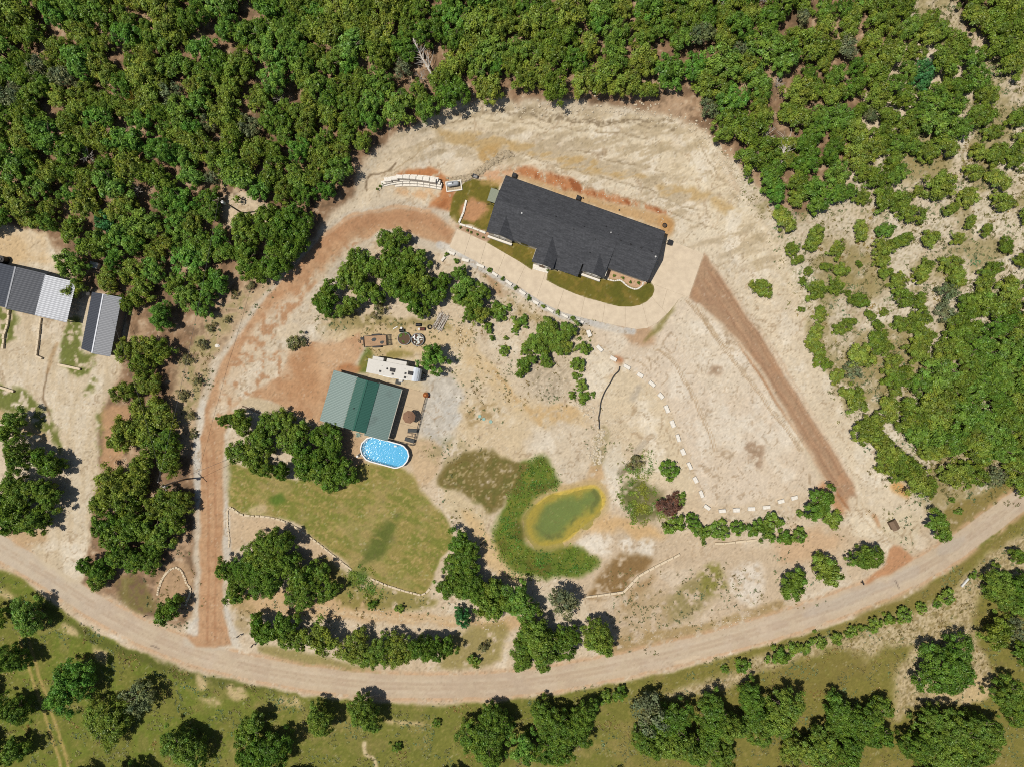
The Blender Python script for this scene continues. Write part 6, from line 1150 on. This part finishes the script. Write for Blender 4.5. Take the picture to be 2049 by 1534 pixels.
many([(1636, 1497, 52), (1696, 1502, 44), (1590, 1505, 40, 'J')], 'O', 'oak at the bottom edge below the isolated group', 'oaks at bottom edge right')
many([(1869, 1451, 52), (1913, 1467, 56), (1959, 1457, 48), (1836, 1492, 42), (1903, 1508, 50), (1955, 1502, 44)], 'O', 'oak in the group below the big lone oak', 'oaks below the big lone oak')
many([(2003, 1182, 48), (2038, 1172, 40), (1993, 1265, 38, 'J'), (2032, 1256, 26, 'G'), (2016, 1384, 44), (2034, 1424, 40), (2045, 1310, 24), (2040, 1110, 20), (2052, 1210, 30)], 'O', 'oak at the right edge below the road', 'oaks at the lower right edge')
many([(1556, 1312, 20), (1586, 1300, 15), (1613, 1295, 15), (1639, 1285, 16), (1673, 1276, 14), (1704, 1262, 14), (1726, 1256, 9), (1749, 1249, 15), (1776, 1239, 15), (1809, 1229, 18), (1843, 1215, 13), (1896, 1192, 17), (1876, 1209, 9), (1487, 1332, 16), (1451, 1339, 9), (1949, 1150, 9)], 'S', 'round shrub in the line below the road at right', 'shrubs below the road on the right')
many([(1209, 1395, 16), (1239, 1389, 18)], 'S', 'one of two round shrubs side by side below the road centre', 'pair of shrubs below the road'); many([(873, 1447, 10), (793, 1495, 11)], 'S', 'tiny dark shrub in the meadow right of the narrow white path', 'tiny meadow shrubs')
many([(1546, 1042, 22), (1566, 1075, 21), (1599, 1069, 19), (1603, 1027, 9), (1668, 1034, 20), (1650, 1035, 14)], 'S', 'shrub in the clump below the sand pad corner oak', 'shrubs below the sand pad corner')
many([(1363, 998, 14), (1350, 1046, 24), (1385, 1040, 18)], 'S', 'green shrub growing against the rusty red bush', 'shrubs round the rusty bush'); many([(1405, 1063, 18), (1440, 1060, 20), (1475, 1055, 17), (1512, 1053, 21), (1536, 1062, 20)], 'S', 'shrub in the hedge under the bottom row of white blocks', 'hedge under the bottom blocks')
many([(1080, 672, 30), (1100, 658, 28), (1127, 664, 27), (1060, 692, 24), (1112, 690, 24), (1128, 692, 20, 'J'), (1047, 732, 17), (1060, 722, 18), (1085, 705, 22), (1095, 728, 14), (1040, 748, 10)], 'O', 'green bush in the thicket below the middle of the concrete drive', 'bushes below the middle of the drive', .7)
many([(1167, 697, 17), (1156, 729, 17), (1154, 752, 10), (1163, 769, 14), (1167, 792, 14), (1144, 790, 9), (1187, 789, 6)], 'S', 'small shrub in the column left of the black drain pipe', 'shrubs left of the drain pipe')
many([(1002, 625, 20), (1034, 645, 14), (1048, 643, 12), (975, 655, 13), (984, 676, 7), (1012, 677, 6), (1009, 702, 13), (1030, 662, 9), (992, 612, 12)], 'S', 'shrub on the rocky slope left of the thicket', 'shrubs on the rocky slope')
many([(790, 486, 30), (830, 510, 28), (760, 530, 36), (722, 522, 30), (700, 558, 34), (660, 585, 30), (648, 612, 24), (740, 590, 36), (790, 570, 38), (840, 558, 38), (872, 590, 28), (822, 602, 30), (772, 478, 22), (845, 626, 16), (692, 612, 28), (882, 560, 22), (638, 598, 18), (806, 535, 34), (760, 620, 16, 'K')], 'O', 'oak in the large clump inside the bend of the gravel drive', 'oaks inside the bend of the drive')
many([(925, 572, 29, 'B'), (957, 590, 28), (942, 622, 24), (962, 625, 22, 'J'), (930, 600, 22), (918, 548, 18, 'B')], 'O', 'tree in the narrow clump right of the large drive clump', 'narrow clump below the drive')
many([(532, 862, 34), (562, 846, 34), (588, 872, 34), (485, 845, 31), (478, 903, 28), (512, 925, 20), (455, 840, 20), (662, 882, 36), (650, 908, 36), (612, 912, 34), (622, 942, 30), (652, 954, 34), (686, 950, 32), (525, 937, 26), (562, 942, 21), (588, 890, 28), (516, 886, 30), (640, 865, 26)], 'O', 'oak in the clump left of the pool and green roofed building', 'oaks left of the pool')
many([(744, 1210, 12), (800, 1216, 10), (950, 1320, 15), (968, 1292, 13, 'K')], 'S', 'small shrub on the strip between lawn edging and road', 'shrubs on the strip above the road')
many([(250, 702, 22), (290, 695, 30), (327, 705, 27), (283, 730, 27), (247, 782, 25), (285, 772, 24), (307, 768, 20), (258, 608, 20), (283, 582, 28), (267, 545, 30), (213, 562, 28), (150, 578, 22)], 'J', 'juniper in the strip right of the small shed', 'junipers right of the shed')
many([(290, 822, 38), (318, 832, 34), (253, 865, 33), (233, 882, 20), (290, 868, 38), (323, 880, 34, 'O'), (335, 920, 34), (293, 918, 34), (283, 942, 28), (227, 970, 38), (217, 998, 36), (260, 978, 36), (343, 997, 33), (317, 1014, 30), (253, 1014, 34), (367, 1007, 22)], 'J', 'dark juniper in the clump round the utility pole', 'junipers round the utility pole')
many([(213, 1050, 36), (267, 1050, 36), (307, 1062, 36), (347, 1042, 30), (187, 1132, 32), (200, 1157, 28), (247, 1112, 35), (287, 1122, 29), (233, 1076, 33), (310, 1092, 28)], 'O', 'tree in the clump between the two left hand drives', 'trees between the left drives')
many([(20, 850, 34), (37, 912, 44), (93, 922, 36), (33, 978, 44), (77, 978, 38), (20, 1012, 38), (57, 1042, 34), (15, 1040, 32), (82, 1035, 24), (113, 930, 20), (95, 985, 30)], 'O', 'oak in the clump at the left edge above the road', 'oaks at the left edge above the road')
many([(545, 467, 40), (579, 443, 36), (530, 435, 33), (597, 483, 33), (562, 502, 35), (490, 470, 34), (483, 448, 30), (520, 545, 34), (548, 530, 30), (500, 515, 34), (610, 450, 26), (470, 500, 28)], 'O', 'oak left of the gravel drive below the second pole', 'oaks below the second pole')
many([(470, 588, 9), (502, 575, 11), (455, 640, 8), (402, 690, 12), (395, 762, 11), (382, 832, 10), (386, 868, 9), (420, 655, 10), (372, 720, 13), (365, 790, 12)], 'K', 'dull scrub on the verge left of the gravel drive', 'scrub left of the gravel drive')
# --- scrub slope on the right
many([(1633, 473, 27), (1570, 443, 27), (1586, 497, 17), (1673, 500, 20), (1723, 457, 25), (1810, 480, 24), (1770, 497, 24), (1860, 477, 22), (1916, 477, 15), (1943, 443, 17), (1971, 462, 16), (2013, 493, 20), (1940, 393, 24), (1900, 420, 18), (2009, 407, 27), (1880, 370, 34), (1950, 347, 22), (2000, 363, 26), (2030, 310, 28), (1993, 307, 25), (1960, 305, 21), (1986, 263, 22), (2026, 130, 30), (2036, 100, 26), (2040, 235, 22), (1723, 393, 19), (1770, 400, 29), (1803, 402, 28), (1826, 430, 27), (1836, 382, 12), (2052, 430, 18), (2055, 270, 24)], 'J', 'olive juniper scattered on the pale slope at upper right', 'junipers scattered on the upper right slope', .75)
many([(1594, 520, 14), (1619, 542, 11), (1683, 540, 20), (1718, 527, 9), (1655, 535, 14), (1670, 572, 20), (1630, 580, 24), (1606, 562, 10), (1720, 600, 22), (1697, 587, 8), (1766, 522, 20), (1770, 545, 18), (1796, 565, 24), (1843, 548, 22), (1856, 532, 16), (1903, 525, 24), (1916, 555, 25), (1900, 585, 24, 'G'), (1983, 540, 24), (1966, 575, 25), (2020, 580, 29), (2030, 608, 24), (2040, 525, 14), (1810, 598, 25), (1843, 598, 19), (1843, 635, 23), (1893, 622, 24, 'G'), (1810, 652, 25), (1770, 625, 9), (1743, 632, 14), (1756, 652, 14), (1766, 670, 12), (1686, 658, 19), (1703, 645, 14), (1640, 632, 19), (1643, 618, 12), (1633, 668, 24), (1636, 695, 23), (1640, 718, 18), (1653, 729, 15), (1673, 752, 17), (1604, 620, 8), (1723, 712, 33), (1750, 690, 27), (1770, 692, 21), (1709, 740, 22, 'G'), (1783, 728, 23), (1796, 758, 28), (1816, 745, 18), (1790, 780, 17), (1850, 675, 25), (1836, 705, 32), (1712, 802, 29), (1690, 785, 18)], 'J', 'olive juniper scattered on the pale slope right of the straight drive', 'junipers on the slope right of the straight drive', .75)
many([(1736, 862, 29), (1776, 822, 28), (1819, 812, 24), (1749, 843, 24), (1789, 905, 32), (1809, 924, 32), (1789, 943, 24), (1836, 962, 32), (1858, 975, 20), (1909, 945, 32), (1993, 954, 24, 'G'), (1760, 885, 24), (1775, 925, 24)], 'J', 'juniper along the left edge of the dense right hand wood', 'junipers edging the right hand wood'); many([(1936, 973, 8), (1919, 1022, 9), (1905, 1000, 7)], 'S', 'tiny shrub on the brown verge above the road at right', 'tiny verge shrubs')
fill([(1905, 665), (1920, 610), (1990, 600), (2110, 560), (2110, 960), (2030, 970), (1960, 955), (1930, 950), (1870, 915), (1830, 880), (1790, 850), (1790, 830), (1840, 800), (1845, 760), (1875, 710)], 34, 24, 33, {'J': 5, 'O': 2.5, 'E': 2, 'G': .4}, '%s green tree at the %s of the dense right edge wood', 'trees in the right hand wood', (), 5)
# --- north woods
GAPS = [[(575, 40), (600, 60), (670, 95), (650, 105), (590, 75)], [(575, 160), (600, 165), (608, 250), (585, 255)], [(1300, 85), (1330, 90), (1360, 130), (1380, 190), (1350, 195), (1340, 140), (1295, 115)], [(1085, 120), (1105, 130), (1110, 165), (1090, 170)], [(1520, 160), (1575, 170), (1590, 250), (1560, 290), (1530, 260)], [(815, 75), (885, 60), (890, 150), (815, 150)], [(1680, -20), (1720, -20), (1745, 60), (1725, 210), (1700, 220), (1735, 40)], [(125, 195), (140, 190), (150, 240), (60, 245), (50, 215)], [(1530, 280), (1570, 290), (1560, 330), (1530, 330)], [(1420, 140), (1460, 130), (1490, 165), (1470, 175)]]
LABN = {'J': '%%s olive juniper at the %%s of the %s', 'O': '%%s mid green oak at the %%s of the %s', 'B': '%%s bright green tree at the %%s of the %s', 'E': '%%s fresh green tree at the %%s of the %s', 'G': '%%s grey tree at the %%s of the %s', 'D': '%%s bare dead tree at the %%s of the %s'}
lab = lambda where: {k: v % where for k, v in LABN.items()}
fill([(-90, -90), (560, -90), (560, 395), (430, 375), (430, 430), (450, 500), (450, 575), (425, 620), (370, 640), (340, 560), (240, 520), (150, 500), (110, 470), (60, 448), (-90, 440)], 39, 20, 38, {'J': 4, 'B': 2.6, 'O': 1.5, 'E': 2.4, 'G': .4, 'D': .25}, lab('big wood above the barn'), 'trees in the upper left wood', GAPS, 1, 9000)
fill([(560, -90), (1000, -90), (1000, 180), (940, 175), (880, 195), (850, 225), (800, 225), (740, 270), (705, 300), (700, 340), (680, 385), (620, 395), (560, 385)], 39, 20, 38, {'J': 5, 'B': .9, 'O': 1.6, 'E': 2.6, 'G': .4, 'D': .2}, lab('wood above the stone terrace'), 'trees in the top centre wood', GAPS, 2, 9000)
fill([(1000, -90), (1540, -90), (1540, 340), (1560, 400), (1520, 375), (1490, 325), (1465, 285), (1430, 235), (1395, 205), (1375, 165), (1340, 175), (1290, 180), (1200, 175), (1130, 170), (1060, 180), (1000, 175)], 39, 20, 37, {'J': 5, 'B': .7, 'O': 1.6, 'E': 2.6, 'G': .5, 'D': .2}, lab('wood above the long house'), 'trees in the top wood right of centre', GAPS, 3, 9000)
fill([(1540, -90), (1810, -90), (1830, 20), (1870, 40), (1930, 90), (1975, 160), (1990, 205), (1950, 260), (1920, 305), (1880, 318), (1840, 300), (1790, 275), (1800, 330), (1795, 372), (1720, 372), (1680, 400), (1600, 430), (1545, 395)], 38, 17, 34, {'J': 5, 'O': 1.8, 'E': 2.2, 'G': .5, 'D': .15}, lab('wood above the pale slope'), 'trees in the upper right wood', GAPS, 4, 9000)
fill([(1880, -90), (2120, -90), (2120, 60), (2000, 85), (1950, 50)], 36, 24, 32, {'J': 1}, lab('wood in the upper right corner'), 'trees in the upper right corner', (), 6)
# --- margin trees just outside the picture
fill([(-130, 1100), (-60, 1150), (-60, 1600), (-130, 1600)], 60, 30, 45, {'O': 1}, 'oak just off the left edge below the road', 'trees off the edges', (), 7, 400)
fill([(-60, 1570), (2120, 1570), (2120, 1640), (-60, 1640)], 70, 35, 50, {'O': 1}, 'oak just off the bottom edge', 'trees off the edges', (), 8, 800)
fill([(2090, 100), (2180, 100), (2180, 900), (2090, 900)], 48, 25, 34, {'J': 1}, 'juniper just off the right edge', 'trees off the edges', (), 9, 800)
# --- fallen trees
def fallen(px, py, ang, L, seed, lab_):
    w = W(px, py); t = thing('fallen_tree', lab_, 'fallen tree', w + Vector((0, 0, 2.2)), ang); r = random.Random(seed)
    MB().tube([(-L * .5, 0, -.5), (-L * .1, .2, 0), (L * .35, 0, .5)], .2, 7, .1).part('trunk', 'deadwood', t)
    for k in range(34):
        x = r.uniform(-.35, .3) * L; a = r.choice([-1, 1]) * r.uniform(.25, 1.3); q = r.uniform(.9, 2.9); z = .1
        p1 = (x + q * .5 * math.cos(a), q * .5 * math.sin(a), z + r.uniform(-.1, .6)); p2 = (x + q * math.cos(a + .15), q * math.sin(a + .15), z + r.uniform(0, 1.0))
        MB().tube([(x, 0, 0), p1, p2], .05, 5, .012).part('branch', 'deadwood', t)
        for _ in range(2): a3 = a + r.uniform(-.6, .6)
    return t
fallen(845, 118, math.radians(118), 9, 1, 'bleached fallen tree with fan of bare branches in the top wood'); fallen(1560, 312, math.radians(80), 6, 2, 'grey fallen tree at the wood edge right of the cut bank'); fallen(1060, 40, math.radians(30), 5, 3, 'pale dead branches lying in the top wood above the bank'); fallen(1440, 8, math.radians(160), 6, 4, 'bleached fallen tree at the top edge of the wood')
# --- small shrubs between the edging blocks and in beds
for i, (a, b) in enumerate([(893, 509, ), (914, 522), (979.5, 540.5), (1005.5, 558), (1031.5, 575), (1058.5, 595.5), (1087.5, 612.5), (1116, 625.5), (1146, 636.5)]): plant(a, b, 5.2 if i not in (1,) else 7, 'S', 'tiny rounded shrub, %s from the left between the blocks edging the drive' % ORD[i], 'shrubs between the edging blocks')
for i, (a, b) in enumerate([(1229, 552), (1246, 556), (1261.5, 565), (1277.5, 566)]): plant(a, b, 3.4, 'S', 'small plant, %s from the left in the bed before the garage' % ORD[i], 'plants in the garage bed')
for i, (a, b) in enumerate([(921, 455), (935, 461), (943, 465), (955, 469), (967, 475)]): plant(a, b, 2.6, 'S', 'small plant, %s from the left in the bed beside the drive' % ORD[i], 'plants in the drive bed')
plant(1096, 541, 3, 'S', 'small potted shrub at the right side of the front steps'); plant(1181, 682, 2.4, 'S', 'tiny shrub between the first two blocks of the arc')
for i, (a, b) in enumerate([(755, 378), (761, 372.5), (766, 368)]): plant(a, b, 3.2, 'S', 'small plant at the left end of the terrace, %s from the bottom' % ORD[i], 'plants on the terrace', .8)
for i, (a, b, r_) in enumerate([(803, 672, 6), (812, 668, 5), (806, 684, 5)]): t = plant(a, b, r_, 'B', 'green plant, %s of three growing in the soil filled stock tank' % ORD[i], 'plants in the stock tank', .28)
# agave
w = W(717, 869); t = thing('agave', 'pale blue green agave on bare ground between the green roof and the pool', 'plant', w); r = random.Random(6)
for k in range(22): a = k * 2.4; L = r.uniform(.35, .75); e = .25 + .5 * k / 22; MB().add([(0, 0, .05), (L * .5 * math.cos(a - .12), L * .5 * math.sin(a - .12), .1 + e * L * .5), (L * math.cos(a), L * math.sin(a), e * L), (L * .5 * math.cos(a + .12), L * .5 * math.sin(a + .12), .1 + e * L * .5)], [(0, 1, 2, 3)]).part('leaf', 'tealplastic', t)

# ------------------------------------------------------------------ uncountable stuff: tufts, reeds, loose stones
def density_points(mask_fn, n, seed, box):
    rs = np.random.RandomState(seed); x = rs.uniform(box[0], box[2], n); y = rs.uniform(box[1], box[3], n); k = rs.rand(n) < mask_fn(x, y); return x[k], y[k]
def ground_xyz(x, y):
    z = np.zeros_like(x)
    for _ in range(4):
        s_ = (HCAM - z) / HCAM / PPM; X = (x - CX) * s_; Y = (CY - y) * s_
        i = np.clip(((X + XN) / STEP).astype(int), 0, nx - 1); j = np.clip(((Y + YN) / STEP).astype(int), 0, ny - 1); z = Z[j, i]
    return np.stack([X, Y, z], 1)
def tufts(name, label, x, y, nb, size, hgt, m, seed, tint=(.7, 1.25)):
    P = ground_xyz(x, y); rs = np.random.RandomState(seed); n = len(P); C = np.repeat(P, nb, 0); sz = np.repeat(size * rs.uniform(.55, 1.5, n), nb)
    d = rs.normal(size=(n * nb, 3)); d[:, 2] = np.abs(d[:, 2]); d /= np.linalg.norm(d, axis=1, keepdims=True)
    C = C + d * sz[:, None] * np.array([1, 1, hgt]) * rs.rand(n * nb, 1) + np.array([0, 0, .03]); tb = rs.uniform(tint[0], tint[1], (n, 1)) * (.6 + .8 * fbm(x, y, 26, 3, seed))[:, None]; hu = (fbm(x, y, 34, 2, seed + 2) - .5)[:, None] * 1.3; T = np.repeat(tb * np.concatenate([1 + hu, np.ones_like(hu), 1 - .5 * hu], 1), nb, 0)
    o = link(name, leaves_mesh(name, C, sz * .42, T, d, m, .6, seed, .7)); tag(o, label, kind='stuff'); o['category'] = 'plants'; return o
def pm(poly, w=10, soft=15):
    P = smooth_pts(poly, 2, True)
    return lambda x, y: sstep(-soft, soft, poly_sd(P, x, y, 60) + (vnoise(x / 24, y / 24, 3) - .5) * w * 4)
def comb(*fs):
    return lambda x, y: np.maximum.reduce([k * f(x, y) for k, f in fs])
scr = pm(SCRUB); pale = pm(PALE); clump = lambda x, y: sstep(.42, .62, vnoise(x / 13, y / 13, 2)) * .9 + .1
x, y = density_points(lambda x, y: np.clip(scr(x, y) * clump(x, y), 0, 1), 17000, 1, (1440, -60, 2090, 1010)); tufts('scrub_tufts', 'small dull green tufts dotted over the pale right hand slope', x, y, 11, .32, .45, 'leaf_S', 1, (.7, 1.25))
dots = comb((1, pale), (.8, pm([(1240, 1130), (1330, 1150), (1460, 1130), (1540, 1180), (1500, 1230), (1300, 1290), (1230, 1290), (1220, 1220)])), (1, pm([(1000, 690), (1060, 720), (1130, 720), (1150, 790), (1110, 810), (1050, 800), (1010, 760)])), (.9, pm([(640, 625), (720, 620), (900, 630), (960, 660), (930, 690), (720, 700), (700, 670), (640, 660)])), (.6, pm([(930, 690), (1000, 730), (1040, 800), (980, 850), (930, 830), (900, 740)])), (.9, pm([(345, 860), (360, 720), (430, 640), (520, 580), (570, 555), (500, 620), (430, 720), (395, 860)])), (.8, pm([(960, 540), (1060, 610), (1180, 660), (1160, 680), (1060, 650), (980, 600)])), (.7, pm([(840, 870), (930, 880), (960, 900), (900, 960), (850, 930)])), (.6, pm([(455, 1180), (640, 1190), (880, 1200), (1010, 1240), (700, 1250), (480, 1230)])), (.8, pm([(1740, 1030), (1850, 1000), (1840, 1080), (1800, 1090)])), (.7, pm([(300, 1120), (390, 1110), (395, 1240), (300, 1230)])), (.5, pm([(870, 980), (980, 1040), (990, 1100), (920, 1060)])), (.8, pm([(1185, 850), (1220, 850), (1215, 930), (1185, 930)])), (.7, pm([(1230, 900), (1290, 905), (1290, 950), (1235, 955)])), (.45, pm([(1560, 1040), (1700, 1060), (1660, 1200), (1560, 1220)])), (.6, pm([(640, 1110), (700, 1150), (870, 1195), (870, 1220), (690, 1220)])))
x, y = density_points(lambda x, y: np.clip(dots(x, y) * clump(x, y), 0, 1), 36000, 2, (280, 500, 2060, 1450)); tufts('weed_tufts', 'brownish weed tufts dotted over bare ground', x, y, 10, .27, .45, 'leaf_S', 2, (.65, 1.2))
x, y = density_points(lambda x, y: np.clip(pm([(1040, 930), (1065, 918), (1090, 915), (1115, 955), (1120, 972), (1080, 1000), (1046, 1040), (1046, 1070), (1070, 1100), (1150, 1096), (1200, 1125), (1170, 1150), (1090, 1155), (1040, 1150), (1000, 1125), (985, 1095), (990, 1060), (1010, 1010)], 3, 4)(x, y) * (sd_p(x, y) < -4), 0, 1) if False else pm([(1040, 930), (1065, 918), (1090, 915), (1112, 955), (1116, 972), (1075, 998), (1042, 1040), (1042, 1072), (1066, 1104), (1150, 1100), (1200, 1125), (1170, 1150), (1090, 1155), (1040, 1150), (1000, 1125), (985, 1095), (990, 1060), (1010, 1010)], 5, 9)(x, y) * (.25 + .65 * sstep(.35, .6, vnoise(x / 9, y / 9, 4))), 8000, 3, (970, 900, 1220, 1170)); tufts('reed_grass', 'rank green grass round the left side of the pond', x, y, 7, .21, 1.7, 'leaf_O', 3, (.75, 1.6))
x, y = density_points(lambda x, y: np.clip(comb((1, pm([(1240, 985), (1270, 955), (1310, 975), (1335, 1010), (1310, 1040), (1270, 1040), (1250, 1010)])), (.8, pm([(1260, 915), (1288, 910), (1290, 940), (1240, 952)])), (.9, pm([(700, 1140), (745, 1150), (760, 1200), (700, 1190)])))(x, y) * sstep(.3, .62, vnoise(x / 8, y / 8, 2)), 0, 1), 60000, 4, (690, 900, 1350, 1210)); tufts('wild_greens', 'wild green plants on the damp ground', x, y, 7, .24, 1.0, 'leaf_O', 4, (.6, 1.2))
x, y = density_points(lambda x, y: np.clip(pm(MEAD, 4, 4)(x, y) * (1 - pale(x, y)) * sstep(.45, .6, vnoise(x / 17, y / 17, 6)), 0, 1), 30000, 5, (-60, 1130, 2100, 1600)); tufts('meadow_grass', 'rough grass tufts across the meadow below the road', x, y, 8, .26, .6, 'leaf_S', 5, (.9, 1.5))
# loose stones
def stones(name, label, pts, m, seed):
    r = random.Random(seed); b = MB()
    for x, y, q in pts:
        w = W(x, y); n = 6; P = []
        for z, k in ((-.1, 1.0), (.35, .9), (.6, .45)):
            for i in range(n): a = 2 * math.pi * i / n; kk = k * q * r.uniform(.7, 1.2); P.append((w.x + kk * math.cos(a), w.y + kk * math.sin(a) * .85, w.z + z * q))
        b.add(P, [(i * n + k, i * n + (k + 1) % n, (i + 1) * n + (k + 1) % n, (i + 1) * n + k) for i in range(2) for k in range(n)] + [tuple(12 + k for k in range(n))])
    o = b.part(name, m); tag(o, label, kind='stuff'); o['category'] = 'stones'
r = random.Random(21)
def along(pts, n, spread, q0, q1):
    P = smooth_pts(pts, 6); out = []
    for _ in range(n): p = r.choice(P); out.append((p[0] + r.gauss(0, spread), p[1] + r.gauss(0, spread), r.uniform(q0, q1)))
    return out
stones('drain_stones', 'white stones scattered down the drain gully', along([(1199, 850), (1200, 870), (1196, 890), (1195, 910), (1190, 925)], 130, 7, .08, .34) + along([(1150, 790), (1160, 800), (1175, 820), (1190, 840)], 80, 8, .06, .28), 'rock', 1)
dl = []
P = smooth_pts([(898, 366), (912, 361), (930, 358), (950, 350), (968, 338), (985, 325), (1000, 315), (1020, 308)], 8)
for k, p in enumerate(P):
    for q in range(5): dl.append((p[0] + r.gauss(0, 3.6), p[1] + r.gauss(0, 2.8), r.uniform(.14, .40)))
stones('riprap_stones', 'broken rock lining the curved ditch above the propane tank', dl, 'rockdark', 2)
stones('bank_rubble', 'loose pale rubble along the cut bank', along([(900, 212), (1000, 214), (1150, 222), (1280, 222), (1380, 250), (1450, 320), (1500, 400)], 420, 10, .05, .26) + along([(1030, 345), (1150, 370), (1280, 400), (1400, 445), (1500, 500)], 200, 12, .04, .16) + along([(1560, 520), (1620, 640), (1700, 800), (1770, 930)], 160, 14, .04, .18), 'rock', 3)
stones('slope_stones', 'loose white stones on the slope and verges', along([(960, 640), (1000, 700), (1060, 760), (1110, 800)], 240, 28, .04, .18) + along([(1210, 780), (1240, 850), (1280, 900)], 320, 26, .03, .13) + along([(560, 1215), (760, 1225), (1000, 1240)], 160, 9, .04, .15) + along([(1250, 1280), (1400, 1250), (1500, 1235)], 120, 10, .04, .16) + along([(880, 620), (920, 640), (930, 680)], 90, 14, .05, .2) + along([(1480, 1170), (1500, 1190)], 60, 22, .04, .12), 'rock', 4)
